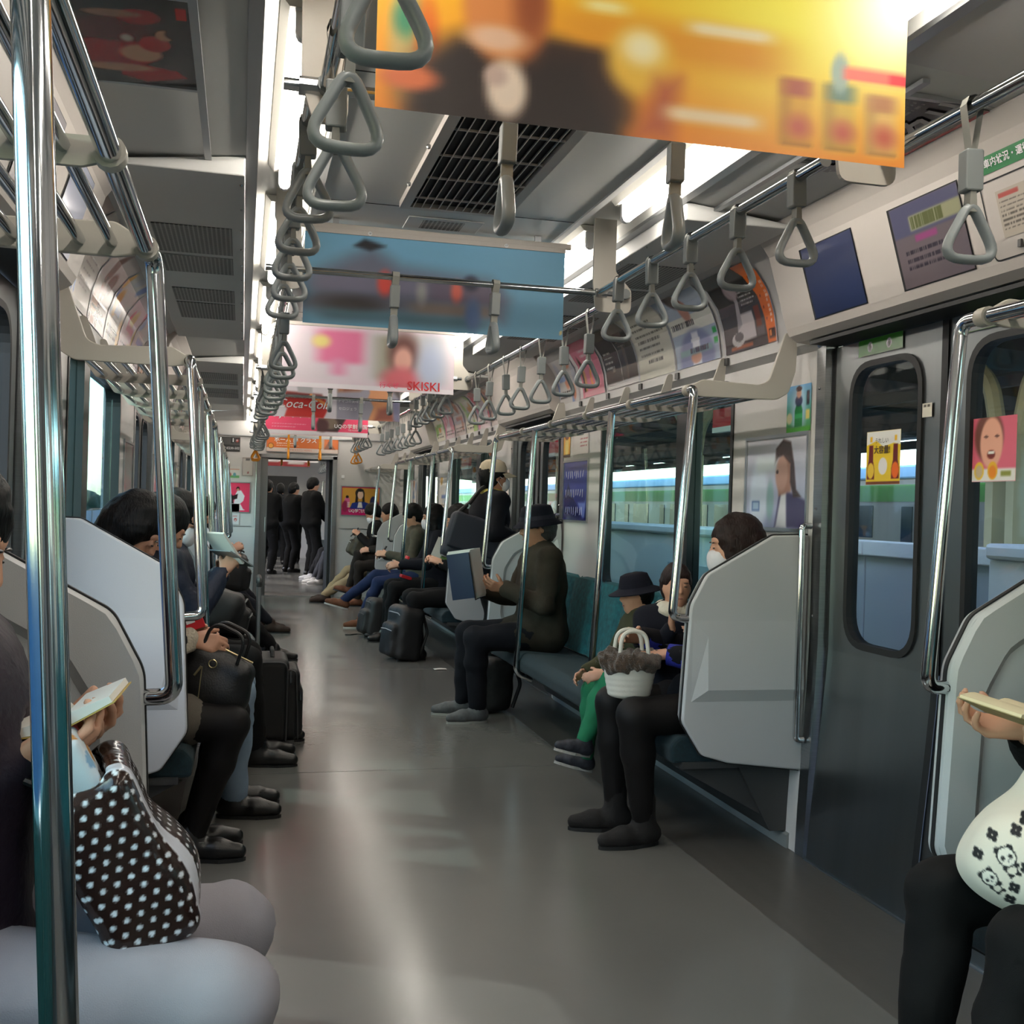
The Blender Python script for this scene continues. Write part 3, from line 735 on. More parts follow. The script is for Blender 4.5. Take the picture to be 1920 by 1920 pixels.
# hanging banners ---------------------------------------------------------
def banner(y, ink, label, deco=None, back=(.9,.88,.84)):
    r = empty('hanging_banner', (0,0,0)); tag(r, label, 'banner', None)
    z0, z1 = 1.952, 2.318
    sh = ink.mesh('poster_sheet', lambda u, v: (-.515+1.03*u, y-.0015+.004*math.sin(v*3.1), z0+(z1-z0)*v), X['paper'], r)
    B().box(-.515,.515,y+.003,y+.005,z0+.003,z1).done('back_sheet', mat('banner back', back, .6), r)
    B().box(-.54,.54,y-.008,y+.010,z1-.002,z1+.020).done('clip_bar', X['header'], r, bevel=.003)
    for s in (-1,1): B().box(s*.40-.012,s*.40+.012,y-.006,y+.008,z1+.018,2.362).done('hanger', X['alu'], r)
    if deco: deco(r, y-.004, z0)
    return r
EU, EV = (1,0,0), (0,0,1)
i1 = Ink(1.03,.366,140,52,(.94,.66,.20)); i1.grad((.92,.55,.18), (.98,.80,.12))
i1.ell(.80,.78,.26,.5,(1.0,.95,.35),.9); i1.ell(.97,.86,.12,.36,(1,.99,.85),.9); i1.rect(.30,.38,.75,.60,(.90,.62,.16),.08)
i1.ell(.05,.36,.03,.28,(.80,.68,.42),.5); i1.ell(.05,.44,.022,.09,(.22,.50,.36),.7); i1.ell(.085,.34,.02,.2,(.86,.42,.12),.6)
i1.ell(.245,.08,.20,.36,(.15,.11,.10),.25); i1.rect(.26,.06,.44,.42,(.20,.13,.10),.05); i1.poly([(.06,0),(.14,.34),(.36,.34),(.42,0)], (.14,.10,.09), .03)
i1.ell(.22,.56,.075,.28,(.83,.52,.28),.22); i1.ell(.225,.86,.085,.17,(.20,.10,.07),.35); i1.ell(.265,.60,.03,.22,(.55,.28,.14),.8); i1.ell(.205,.40,.05,.06,(.88,.72,.60),.6)
i1.ell(.225,.16,.036,.14,(.90,.82,.74),.4); i1.ell(.205,.22,.02,.05,(.75,.65,.60),.6); i1.ell(.055,.16,.05,.06,(.80,.42,.26),.5)
i1.ell(.468,.38,.062,.17,(.93,.74,.28),.4); i1.ell(.47,.45,.035,.08,(1,.95,.75),.8); i1.poly([(.46,0),(.50,.30),(.545,.32),(.53,0)], (.72,.38,.24), .03)
i1.rect(.52,.11,.70,.18,(.96,.86,.70),.03); i1.rect(.36,.60,.44,.66,(.98,.92,.62),.03); i1.rect(.56,.56,.72,.62,(.96,.90,.75),.03)
for cx, h, a, c in ((.775,.40,(.66,.33,.22),(.86,.64,.20)), (.865,.40,(.36,.48,.42),(.84,.70,.26)), (.952,.37,(.70,.48,.30),(.90,.74,.42))):
    i1.rect(cx-.030,.045,cx+.030,h,c,.016); i1.rect(cx-.032,.05,cx-.018,h,mix(c,(.3,.15,.08),.35),.02); i1.rect(cx-.026,h-.09,cx+.026,h,a,.022); i1.ell(cx+.004,.15,.024,.06,(.74,.36,.26),.9); i1.rect(cx-.030,.045,cx+.030,.075,mix(c,(.45,.2,.05),.4),.006)
i1.ell(.862,.46,.018,.10,(.62,.70,.64),.4); i1.rect(.87,.43,1.0,.50,(.97,.45,.38),.012); i1.rect(.965,.435,1.01,.495,(.90,.20,.24),.004)
banner(1.89, i1, 'large yellow drinks banner with a man in a black bow tie and bottles', back=(.94,.72,.35))
i2 = Ink(1.03,.366,120,46,(.45,.69,.83)); i2.grad((.42,.64,.76), (.50,.74,.88))
i2.poly([(0,.16),(.05,.55),(.16,.72),(.25,.84),(.36,.66),(.52,.62),(.70,.58),(.78,.40),(.76,.16)], (.42,.44,.52), .05);
i2.rect(.02,.36,.44,.54,(.46,.45,.54),.06); i2.rect(.46,.33,.74,.54,(.40,.36,.44),.05); i2.ell(.18,.22,.14,.10,(.25,.23,.24),.7); i2.rect(.06,.05,.70,.17,(.30,.44,.50),.06); i2.rect(.40,.18,.72,.30,(.50,.45,.43),.05)
i2.ell(.30,.47,.028,.13,(.88,.32,.28),.5); i2.ell(.575,.44,.022,.11,(.86,.42,.36),.6); i2.ell(.63,.54,.03,.08,(.16,.16,.24),.5); i2.ell(.64,.20,.03,.16,(.32,.42,.60),.6); i2.ell(.44,.40,.02,.12,(.62,.62,.62),.8)
i2.poly([(.18,.84),(.22,.92),(.30,.86),(.24,.80)], (.12,.13,.16), .01); i2.rect(.96,.05,.995,.062,(.92,.82,.45)); i2.rect(.988,.05,.995,.10,(.92,.82,.45))
def d2(r, y, z):
    B().box(-.515,.515,y-.004,y+.002,2.300,2.318).done('number_strip', X['header'], r)
    for x, t in ((-.27,'18'),(.27,'17')):
        B().tube([(x,y-.005,2.309),(x,y-.0045,2.309)], .008, 14).done('number_badge', X['white'], r); lettering(t, .010, X['black'], r, (x,y-.0055,2.309), EU, EV)
banner(4.23, i2, 'sky-blue banner with grey rocks and two red figures', d2, (.40,.56,.66))
i3 = Ink(1.03,.366,120,46,(.93,.86,.90)); i3.rect(.05,.12,.30,.9,(.90,.85,.88),.06); i3.rect(.20,.42,.47,.95,(.93,.50,.66),.06); i3.ell(.22,.76,.05,.10,(.95,.88,.55),.6); i3.rect(.28,.22,.36,.5,(.92,.60,.74),.05); i3.rect(.50,.15,.95,.95,(.80,.80,.80),.08); i3.rect(.55,.2,.66,.9,(.62,.60,.52),.07)
i3.ell(.70,.62,.09,.34,(.42,.26,.24),.5); i3.ell(.695,.52,.055,.22,(.90,.68,.62),.4); i3.ell(.69,.18,.12,.22,(.84,.42,.46),.5); i3.ell(.86,.45,.08,.4,(.72,.76,.86),.7); i3.rect(0,0,1,.075,(.97,.94,.96))
def d3(r, y, z): lettering('SKISKI', .075, X['red'], r, (.33,y,z+.038), EU, EV, bold=.01); lettering('行くぜ', .04, X['pinkt'], r, (.12,y,z+.035), EU, EV)
banner(6.58, i3, 'pale pink and white ski banner with a red-cheeked face and red lettering', d3)
i4 = Ink(1.03,.366,150,54,(.83,.80,.83)); i4.rect(0,0,.5,1,(.85,.83,.86)); i4.poly([(.10,0),(.12,.18),(.08,.30),(.11,.55),(.38,.50),(.45,.30),(.40,0)], (.72,.12,.10), .01); i4.poly([(.09,.40),(.11,.55),(.38,.52),(.40,.42)], (.30,.06,.05), .02); i4.rect(.21,.80,.28,1,(.12,.09,.10)); i4.poly([(.20,.55),(.19,.68),(.23,.80),(.27,.80),(.31,.66),(.31,.54)], (.66,.66,.68), .01); i4.line(.30,.50,.42,.30,.012,(.85,.55,.30))
i4.rect(.5,0,.502,1,(.65,.63,.66)); i4.rect(.502,0,1,1,(.58,.57,.63)); i4.poly([(.51,.60),(.50,1),(.74,1),(.75,.78),(.68,.64)], (.62,.42,.30), .02); i4.poly([(.56,.66),(.58,.92),(.70,.95),(.74,.74)], (.34,.12,.10), .03)
i4.poly([(.75,0),(.79,.30),(.77,.42),(.745,.50),(.76,.62),(.75,.72),(.80,1),(.95,1),(.93,.5),(.96,0)], (.80,.55,.38), .01); i4.poly([(.80,0),(.83,.26),(.92,.34),(.97,0)], (.48,.22,.16), .03); i4.ell(.83,.80,.04,.04,(.45,.25,.18),.5); i4.poly([(.94,.45),(1,.55),(1,0),(.95,0)], (.46,.46,.58), .02); i4.poly([(.91,.75),(.93,1),(1,1),(1,.5)], (.22,.18,.18), .02)
def d4(r, y, z): lettering('Coca-Cola', .098, X['white'], r, (-.265,y,z+.105), EU, EV, shear=.35, bold=.004); lettering('ナマコの美味シイ', .028, X['white'], r, (.12,y,z+.145), EU, EV); lettering('セロジェラ', .030, X['white'], r, (.09,y,z+.085), EU, EV)
banner(8.94, i4, 'red and white cola banner with a drinking man in profile', d4)
i5 = Ink(1.03,.366,140,50,(.94,.30,.45)); i5.rect(0,0,1,.13,(.95,.93,.94)); i5.rect(0,0,1,.03,(.88,.86,.87)); i5.poly([(.50,.13),(.52,.75),(.60,1),(.86,1),(.80,.6),(.70,.13)], (.20,.13,.13), .012); i5.ell(.56,.60,.05,.22,(.50,.32,.26),.3); i5.ell(.655,.62,.035,.14,(.78,.58,.48),.3); i5.ell(.63,.36,.07,.16,(.46,.40,.34),.3); i5.ell(.55,.30,.06,.18,(.28,.15,.16),.3); i5.textlines(.06,.18,.40,.34,2,(.97,.62,.70),.3,3)
def d5(r, y, z): lettering('1,980', .15, X['white'], r, (-.30,y,z+.225), EU, EV, bold=.02); lettering('円', .04, X['white'], r, (-.07,y,z+.19), EU, EV); lettering('UQの学割天国', .052, X['white'], r, (.34,y,z+.105), EU, EV, bold=.015); lettering('UQ mobile', .02, X['white'], r, (.36,y,z+.07), EU, EV)
banner(11.30, i5, 'bright pink phone banner with white price numerals and a dark photo', d5)
# end wall posters ---------------------------------------------------------
def framed(fn_o, eu, ev, w, h, ink, label, cat='poster', frame=.014, deco=None, nrm=None, fm=None, cover=False, group=None):
    """poster in an aluminium frame lying in the plane eu/ev, origin lower left"""
    r = empty('framed_poster', (0,0,0)); tag(r, label, cat, group)
    o, eu, ev = Vector(fn_o), Vector(eu).normalized(), Vector(ev).normalized(); nn = eu.cross(ev) if nrm is None else Vector(nrm)
    ink.mesh('print', lambda u, v: tuple(o+eu*(w*u)+ev*(h*v)+nn*.003), X['gloss'], r)
    if frame:
        for a0, a1, b0, b1 in ((-frame,w+frame,-frame,0),(-frame,w+frame,h,h+frame),(-frame,0,0,h),(w,w+frame,0,h)):
            b = B()
            vs = [o+eu*p+ev*q+nn*t for t in (-.002,.009) for p, q in ((a0,b0),(a1,b0),(a1,b1),(a0,b1))]
            b.add(vs, [(0,1,2,3),(7,6,5,4),(0,4,5,1),(1,5,6,2),(2,6,7,3),(3,7,4,0)]); b.done('frame_bar', fm or X['alu'], r)
    if deco: deco(r, o, eu, ev, nn)
    return r
YW = YE-.001
i = Ink(.40,.39,60,60,(.90,.26,.40)); i.ell(.62,.80,.055,.07,(.20,.12,.12),.2); i.ell(.62,.76,.04,.05,SKIN,.3); i.poly([(.50,.30),(.55,.62),(.60,.72),(.72,.74),(.84,.55),(.80,.38),(.70,.28),(.80,.10),(.86,.06),(.50,.04)], (.93,.91,.92), .012); i.poly([(.28,.68),(.34,.70),(.46,.55),(.62,.62),(.60,.45),(.44,.40),(.32,.52)], (.16,.12,.13), .012); i.poly([(.40,.04),(.42,.45),(.48,.45),(.50,.04)], (.14,.12,.13), .01); i.textlines(.04,.60,.26,.66,1,(.97,.75,.80),.4,2)
framed((-1.03,YW,1.12), EU, EV, .40, .385, i, 'pink poster of a seated man in white beside the gangway', deco=lambda r,o,a,b,n: lettering('0', .09, X['white'], r, o+a*.08+b*.17+n*.004, a, b))
i = Ink(.515,.385,80,60,(.85,.62,.24)); i.rect(0,0,1,.05,(.74,.10,.34)); i.rect(0,.96,1,1,(.78,.12,.36)); i.rect(0,0,.02,1,(.78,.12,.36)); i.rect(.98,0,1,1,(.78,.12,.36)); i.ell(.5,.05,.62,.24,(.76,.12,.40),.05); i.poly([(.22,.22),(.28,.42),(.42,.48),(.60,.48),(.76,.40),(.80,.22)], (.10,.18,.50), .01); i.ell(.48,.78,.12,.17,HAIRC,.1); i.poly([(.36,.45),(.38,.80),(.45,.80),(.43,.45)], HAIRC, .01); i.poly([(.55,.45),(.54,.80),(.60,.80),(.61,.48)], HAIRC, .01); i.ell(.495,.72,.075,.15,(.93,.78,.68),.1); i.ell(.49,.88,.09,.05,(.12,.10,.10),.2); i.poly([(.42,.26),(.45,.46),(.53,.46),(.56,.26)], (.93,.91,.90), .01); i.ell(.15,.50,.07,.14,(.88,.42,.60),.1); i.ell(.15,.64,.04,.05,(.12,.08,.09),.2); i.ell(.10,.30,.08,.2,(.55,.10,.28),.2); i.ell(.84,.46,.09,.22,(.10,.12,.30),.15); i.ell(.92,.30,.07,.22,(.42,.12,.28),.2)
for k in range(4): i.rect(.15,.28+.05*k,.22,.30+.05*k,(.95,.90,.92),.004)
framed((.585,YW,1.118), EU, EV, .515, .385, i, 'orange and magenta poster of a woman in a navy jacket beside the gangway', deco=lambda r,o,a,b,n: lettering('UQ学割だぞ。', .052, X['white'], r, o+a*.27+b*.055+n*.004, a, b, bold=.02))
i = Ink(.95,.20,120,30,(.83,.44,.22)); i.rect(0,0,1,.24,(.86,.80,.76)); i.rect(.74,.24,.80,1,(.80,.72,.66)); i.poly([(.80,.24),(.84,.60),(.90,.60),(.96,.24)], (.55,.35,.26), .01); i.ell(.88,.62,.03,.2,(.40,.25,.2),.3); i.ell(.06,.36,.04,.19,(.25,.16,.10),.08); i.ell(.06,.36,.033,.155,(.86,.60,.28),.08); i.textlines(.14,.34,.50,.62,2,(.95,.85,.78),.3,5)
def d6(r,o,a,b,n): lettering("ホーム 南 クラス", .075, X['white'], r, o+a*.38+b*.155+n*.004, a, b, bold=.02); lettering("おすすめマガジン HOME'S", .030, mat('orange print',(.80,.40,.20),.5), r, o+a*.42+b*.024+n*.004, a, b)
framed((-.43,YW-.02,1.945), EU, EV, .95, .20, i, 'long orange and white poster above the gangway door', frame=.008, deco=d6)
i = Ink(.28,.20,30,22,(.26,.26,.26)); i.rect(0,.0,1,.48,(.13,.13,.13)); i.rect(.55,.56,.72,.98,(.12,.12,.12)); i.rect(.76,.56,.98,.98,(.16,.12,.12)); i.ell(.86,.76,.07,.10,(.60,.22,.2),.2); i.ell(.84,.78,.03,.05,(.8,.8,.8),.2)
def d7(r,o,a,b,n): lettering('1', .072, X['white'], r, o+a*.178+b*.152+n*.004, a, b, bold=.02); lettering('クハE230-502', .042, X['white'], r, o+a*.14+b*.046+n*.004, a, b)
framed((-1.04,YW,1.915), EU, EV, .27, .195, i, 'dark car number plate on the end wall', 'sign', frame=0, deco=d7)
i = Ink(.20,.17,30,26,(.84,.83,.81)); i.rect(.05,.72,.95,.80,(.80,.62,.55),.01); i.rect(.05,.08,.95,.28,(.42,.66,.42),.03); i.ell(.34,.34,.10,.14,(.72,.40,.36),.2); i.ell(.64,.34,.10,.15,(.42,.62,.66),.2)
framed((-.96,YW,1.555), EU, EV, .20, .17, i, 'small pale notice with green strip on the end wall', 'notice', frame=0)
i = Ink(.14,.22,12,16,(.74,.72,.70)); i.rect(.3,.86,.7,.95,(.35,.35,.35),.02); i.ell(.55,.15,.07,.05,(.5,.2,.2),.3)
framed((-.73,YW,1.61), EU, EV, .13, .23, i, 'grey hatch plate beside the gangway door', 'hatch', frame=.004, fm=mat('brown hatch edge',(.48,.40,.38),.5))
i = Ink(.30,.28,30,28,(.86,.85,.85)); i.textlines(.25,.30,.55,.42,2,(.70,.60,.58),.4,1); i.rect(.72,.38,.92,.42,(.80,.45,.42)); i.ell(.84,.22,.07,.08,(.78,.34,.32),.2); i.ell(.84,.20,.03,.04,(.86,.85,.85),.3)
framed((-1.04,YW,.955), EU, EV, .28, .27, i, 'white notice panel under the pink poster', 'notice', frame=.004, fm=X['wall'])
rr = B().box(.575,.615,YE-.02,YE-.001,1.615,1.655).done('wall_switch', X['white'], None, bevel=.003); tag(rr, 'small square white wall switch beside an orange strap', 'switch')
# adverts along the curved cove --------------------------------------------
_cl = [0.0]; _cp = [Vector((x, 0, z)) for x, z in COVE[1:]]
for a, b in zip(_cp, _cp[1:]): _cl.append(_cl[-1]+(b-a).length)
def cove_pt(t):
    for k in range(len(_cp)-1):
        if t <= _cl[k+1] or k == len(_cp)-2:
            f = (t-_cl[k])/(_cl[k+1]-_cl[k]); return _cp[k].lerp(_cp[k+1], f)
def cove_ad(s, ya, yb, ink, label, deco=None, t0=.045, h=.364):
    r = empty('cove_poster', (0,0,0)); tag(r, label, 'poster')
    def f(u, v):
        p = cove_pt(t0+h*v); q = cove_pt(t0+h*v+.01); nn = Vector((-(q.z-p.z), 0, q.x-p.x)).normalized()
        if nn.x > 0: nn = -nn
        p = p+nn*.004; y = yb+(ya-yb)*u if s > 0 else ya+(yb-ya)*u
        return (s*p.x, y, p.z)
    ink.mesh('print', f, X['gloss'], r)
    for yy in (ya-.004, yb+.004):
        b = B(); n = 10
        for k in range(n):
            p, q = cove_pt(t0-.01+(h+.02)*k/n), cove_pt(t0-.01+(h+.02)*(k+1)/n)
            b.add([(s*(p.x-.006),yy-.004,p.z-.002),(s*(p.x-.006),yy+.004,p.z-.002),(s*(q.x-.006),yy+.004,q.z-.002),(s*(q.x-.006),yy-.004,q.z-.002)], [(0,1,2,3)])
        b.done('clear_strip', X['alu'], r, fix=False)
    p = cove_pt(.02); mm = B().box(min(s*(p.x-.012),s*(p.x-.002)),max(s*(p.x-.012),s*(p.x-.002)),yb-.02,yb+.02,p.z-.018,p.z+.012); mm.done('poster_clip', X['under'], r)
    return r
a1 = Ink(.46,.364,90,60,(.30,.29,.30)); a1.grad((.36,.34,.34), (.07,.07,.07)); a1.rect(0,0,.84,.10,(.14,.12,.12)); a1.rect(.12,.03,.56,.07,(.62,.32,.18),.01)
a1.poly([(.28,.10),(.30,.32),(.40,.42),(.62,.42),(.64,.12)], (.82,.79,.80), .01); a1.ell(.28,.14,.13,.08,(.85,.84,.84),.08); a1.ell(.30,.17,.09,.055,(.38,.37,.38),.1); a1.poly([(.29,.24),(.36,.62),(.42,.62),(.39,.30)], (.64,.62,.64), .01); a1.ell(.38,.72,.12,.12,(.60,.54,.56),.2); a1.poly([(.28,.80),(.40,.88),(.48,.72),(.40,.60)], (.66,.60,.62), .02); a1.rect(.66,.16,.76,.46,(.45,.22,.14),.01); a1.rect(.66,.12,.80,.22,(.40,.38,.38),.01)
a1.textlines(.46,.50,.74,.74,5,(.72,.70,.70),.35,8); a1.poly([(.85,0),(.80,.5),(.70,1.0),(1,1),(1,0)], (.90,.45,.18), .006); a1.rect(.87,.05,.985,.16,(.28,.18,.13),.006); a1.rect(.885,.07,.92,.14,(.92,.55,.28)); a1.textlines(.93,.22,.97,.72,9,(.98,.80,.68),.6,3); a1.rect(.80,.74,.92,.80,(.26,.15,.10),.006)
for k in range(4): a1.ell(.86-.01*k,.28+.13*k,.012,.016,(.55,.25,.12),.3)
cove_ad(1, 3.99, 4.46, a1, 'black and orange coffee poster on the curved cove by the door header')
a2 = Ink(.50,.364,80,60,(.70,.75,.82)); a2.rect(0,.44,1,.66,(.90,.90,.86)); a2.ell(.50,.10,.40,.36,(.52,.54,.68),.15); a2.poly([(.40,0),(.44,.42),(.58,.42),(.60,0)], (.86,.87,.91), .02); a2.ell(.48,.76,.10,.20,(.75,.55,.50),.25); a2.ell(.40,.92,.13,.14,(.36,.28,.26),.3); a2.ell(.48,.10,.12,.08,(.84,.64,.56),.2); a2.rect(.90,.20,.985,.28,(.20,.64,.32)); a2.rect(.90,.32,.985,.40,(.20,.64,.32)); a2.rect(.12,.14,.86,.22,(.48,.60,.62),.02); a2.rect(.40,.30,.60,.34,(.93,.93,.95),.01)
a2.textlines(.05,.50,.82,.60,1,(.25,.25,.27),.8,4); a2.textlines(.36,.15,.86,.23,1,(.16,.18,.28),.9,6)
cove_ad(1, 4.52, 5.02, a2, 'pale blue poster of a suited man with green squares on the cove')
a3 = Ink(.49,.364,80,60,(.87,.86,.80)); a3.textlines(.12,.30,.92,.86,6,(.45,.44,.40),.4,9); a3.textlines(.30,.20,.75,.26,1,(.3,.3,.3),.8,2)
cove_ad(1, 5.04, 5.53, a3, 'cream poster with lines of dark text on the cove')
a4 = Ink(.52,.364,80,60,(.20,.165,.15)); a4.rect(0,0,1,.10,(.90,.89,.88)); a4.line(.52,.10,.50,1,.003,(.80,.78,.76)); a4.textlines(.06,.30,.38,.62,4,(.72,.70,.68),.4,4); a4.rect(.66,.10,.74,.62,(.36,.31,.29),.02); a4.ell(.28,.30,.05,.05,(.5,.48,.46),.4); a4.textlines(.58,.58,.86,.72,2,(.45,.42,.40),.4,3); a4.ell(.74,.82,.14,.16,(.34,.29,.27),.4)
cove_ad(1, 5.55, 6.07, a4, 'dark brown poster with white text on the cove')
a5 = Ink(.50,.364,60,46,(.88,.52,.60)); a5.rect(0,0,.12,1,(.93,.90,.90)); a5.ell(.26,.30,.07,.4,(.35,.22,.18),.2); a5.ell(.30,.30,.04,.25,(.85,.62,.42),.3); a5.textlines(.40,.55,.9,.85,3,(.95,.80,.84),.5,3); a5.ell(.62,.30,.12,.18,(.93,.62,.30),.15); a5.ell(.62,.30,.07,.12,(.90,.50,.55),.2); a5.rect(.2,0,1,.10,(.92,.66,.70))
cove_ad(1, 6.12, 6.60, a5, 'pink sweets poster with round orange lettering on the cove')
def generic(seed, base, acc):
    r = np.random.default_rng(seed); i = Ink(.5,.364,44,34,base)
    for k in range(7): i.ell(r.random(), r.random(), .06+.12*r.random(), .08+.16*r.random(), acc[int(r.integers(len(acc)))], .3)
    i.textlines(.1,.08,.9,.25,2,(.25,.22,.22),.4,seed); i.rect(.05+.5*r.random(), .4, .3+.6*r.random(), .5, acc[0], .01); return i
PAL = [((.88,.86,.85),[(.62,.70,.86),(.90,.62,.50),(.80,.80,.84)]), ((.86,.80,.78),[(.72,.45,.36),(.86,.70,.62),(.50,.36,.32)]), ((.90,.88,.86),[(.45,.55,.78),(.92,.70,.35),(.85,.85,.88)]), ((.90,.82,.84),[(.86,.52,.60),(.92,.80,.55),(.80,.36,.40)]), ((.34,.28,.30),[(.60,.30,.35),(.80,.70,.66),(.20,.18,.2)]), ((.92,.90,.82),[(.62,.75,.42),(.85,.60,.35),(.75,.75,.7)])]
DESC = ['white poster with pale blue shapes', 'beige and brown poster', 'white poster with blue and amber shapes', 'rose poster with red shapes', 'dark plum poster', 'cream poster with green shapes']
cove_ad(1, 6.62, 7.08, generic(40,*PAL[0]), 'white poster with pale blue shapes on the cove before the second doorway')
for q, y in enumerate((8.62,9.16,9.7,10.24,10.78,11.32)):
    cove_ad(1, y, y+.5, generic(50+q,*PAL[(q*2+1) % 6]), DESC[(q*2+1) % 6]+' number %s on the cove above the newspaper reader' % ['one','two','three','four','five','six'][q] if False else DESC[(q*2+1) % 6]+' on the cove, '+['next to the second doorway','second from the second doorway','third from the second doorway','third from the third doorway','second from the third doorway','next to the third doorway'][q]+', reader side')
la = Ink(.5,.364,70,50,(.86,.83,.80)); la.rect(.08,.10,.16,.45,(.45,.55,.80),.01); la.rect(.20,.10,.26,.30,(.50,.60,.84),.01); la.rect(.10,.55,.22,.62,(.46,.34,.36),.01); la.rect(.30,.62,.36,.68,(.36,.56,.80),.01); la.rect(.40,.85,.60,.97,(.92,.66,.25),.02); la.rect(.62,.85,.74,.97,(.36,.52,.76),.02); la.textlines(.40,.2,.9,.6,5,(.62,.58,.56),.35,2)
cove_ad(-1, 4.10, 4.60, la, 'white poster with blue bars and an amber patch on the cove, suitcase side')
for q, y in enumerate((4.62,5.14,5.66,6.18,6.70)):
    cove_ad(-1, y, min(y+.5,7.1), generic(70+q,*PAL[(q+1) % 4]), DESC[(q+1) % 4]+' on the cove above the dozing woman\'s bench, '+['second','third','fourth','fifth','sixth'][q]+' from its near doorway')
for q, y in enumerate((8.62,9.3,10.0,10.7,11.3)):
    cove_ad(-1, y, y+.5, generic(80+q,*PAL[(q+3) % 6]), DESC[(q+3) % 6]+' on the cove past the second doorway, suitcase side, '+['first','second','third','fourth','fifth'][q]+' along')
lb = Ink(.34,.364,30,40,(.80,.72,.68)); lb.ell(.3,.6,.2,.3,(.74,.50,.42),.4); lb.ell(.6,.3,.15,.2,(.88,.82,.80),.4)
cove_ad(-1, 3.80, 4.07, lb, 'narrow brownish poster on the cove beside the door header, suitcase side')
# posters on the window-level walls ----------------------------------------
def wall_poster(s, ya, yb, z0, z1, ink, label, frame=.014, deco=None, cat='poster', px=WX):
    o = (s*(px-.001), yb if s > 0 else ya, z0); eu = (0,-1,0) if s > 0 else (0,1,0)
    return framed(o, eu, EV, yb-ya, z1-z0, ink, label, cat, frame, deco)
g = Ink(.51,.37,90,66,(.72,.74,.82)); g.grad((.62,.66,.80), (.78,.78,.82)); g.ell(.22,.34,.16,.40,(.80,.85,.92),.3); g.poly([(.50,.0),(.58,.42),(.72,.40),(1,.30),(1,0)], (.26,.24,.38), .02); g.poly([(.52,0),(.60,.38),(.68,.40),(.70,0)], (.86,.87,.90), .02)
g.poly([(.56,.35),(.52,.62),(.60,.80),(.74,.76),(.76,.40)], (.62,.46,.40), .02); g.ell(.60,.60,.10,.20,(.70,.55,.50),.2); g.poly([(.48,.70),(.50,.88),(.62,.98),(.74,.94),(.80,.70),(.84,.42),(.92,.34),(.80,.34),(.74,.50),(.74,.70),(.62,.80),(.54,.78)], (.24,.18,.18), .015); g.ell(.53,.62,.022,.02,(.18,.12,.12),.3); g.rect(.16,.62,.50,.80,(.82,.86,.88),.06); g.rect(.10,.18,.24,.30,(.36,.46,.66),.01); g.rect(.12,.20,.22,.28,(.62,.72,.84),.01); g.ell(.42,.30,.06,.22,(.55,.68,.70),.4)
wall_poster(1, 3.79, 4.30, 1.222, 1.585, g, 'framed pale blue poster of a woman in profile above the masked woman')
g = Ink(.51,.37,80,60,(.20,.22,.52)); g.grad((.14,.15,.42), (.30,.34,.62)); g.poly([(0,.30),(.2,.62),(.36,.40),(.62,.20),(.75,0),(0,0)], (.10,.11,.34), .03); g.poly([(.62,.30),(.82,.05),(.9,.05),(.95,.4),(.9,.3)], (.40,.46,.74), .02)
for k in range(3):
    rr = np.random.default_rng(k)
    for q in range(9): x = .10+.085*q+.02*rr.random(); yv = (.78,.46,.16)[k]; g.line(x, yv-.05*rr.random()-.02, x+.05*(rr.random()-.4), yv+.06, .0035, (.86,.87,.92))
wall_poster(1, 6.53, 7.05, 1.205, 1.585, g, 'framed deep blue poster with white brush lettering behind the old man')
g = Ink(.18,.18,40,40,(.45,.70,.86)); g.grad((.30,.60,.30), (.40,.66,.86)); g.ell(.5,.45,.3,.5,(.66,.80,.88),.5); g.poly([(.34,.10),(.34,.46),(.42,.62),(.58,.62),(.66,.46),(.66,.10)], (.12,.46,.24), .02); g.ell(.50,.66,.15,.12,(.16,.22,.34),.2); g.ell(.5,.82,.10,.10,(.80,.62,.52),.2); g.ell(.5,.92,.12,.06,(.20,.14,.12),.2); g.rect(0,0,1,.10,(.30,.62,.22)); g.rect(.82,.55,.93,.85,(.10,.16,.2),.01); g.rect(.34,.28,.66,.38,(.20,.62,.36),.01); g.ell(.12,.30,.12,.12,(.78,.76,.60),.3); g.rect(.80,.25,.95,.45,(.86,.80,.45),.02)
wall_poster(1, 3.775, 3.965, 1.60, 1.782, g, 'small blue and green beer sticker beside the near door jamb', 0, cat='sticker')
g = Ink(.18,.20,24,30,(.90,.66,.25)); g.ell(.5,.45,.28,.42,(.96,.86,.50),.4); g.ell(.5,.8,.3,.14,(.40,.20,.12),.3); g.rect(0,0,1,.10,(.20,.14,.12))
wall_poster(1, 6.93, 7.08, 1.62, 1.80, g, 'small amber drink sticker above the deep blue poster', 0, cat='sticker')
g = Ink(.3,.18,24,20,(.84,.82,.80)); g.textlines(.5,.3,.95,.7,3,(.70,.40,.42),.4,3)
wall_poster(1, 6.53, 6.88, 1.63, 1.78, g, 'pale paper notice with red text above the deep blue poster', 0, cat='notice')
g = Ink(.51,.37,50,40,(.62,.56,.54)); g.rect(.1,.72,.5,.92,(.86,.22,.28),.03); g.ell(.3,.4,.2,.25,(.45,.34,.30),.4); g.textlines(.55,.1,.95,.6,6,(.85,.82,.80),.4,3); g.ell(.75,.8,.12,.12,(.84,.78,.74),.3)
wall_poster(-1, 3.79, 4.30, 1.222, 1.585, g, 'framed grey-brown poster with a red patch above the dozing woman')
g = Ink(.30,.18,24,18,(.85,.82,.80)); g.rect(.3,.2,.5,.8,(.62,.60,.58),.02); g.textlines(.55,.3,.95,.8,3,(.6,.55,.55),.4,3)
wall_poster(-1, 3.80, 4.10, 1.63, 1.80, g, 'pale paper notice above the grey-brown poster', 0, cat='notice')
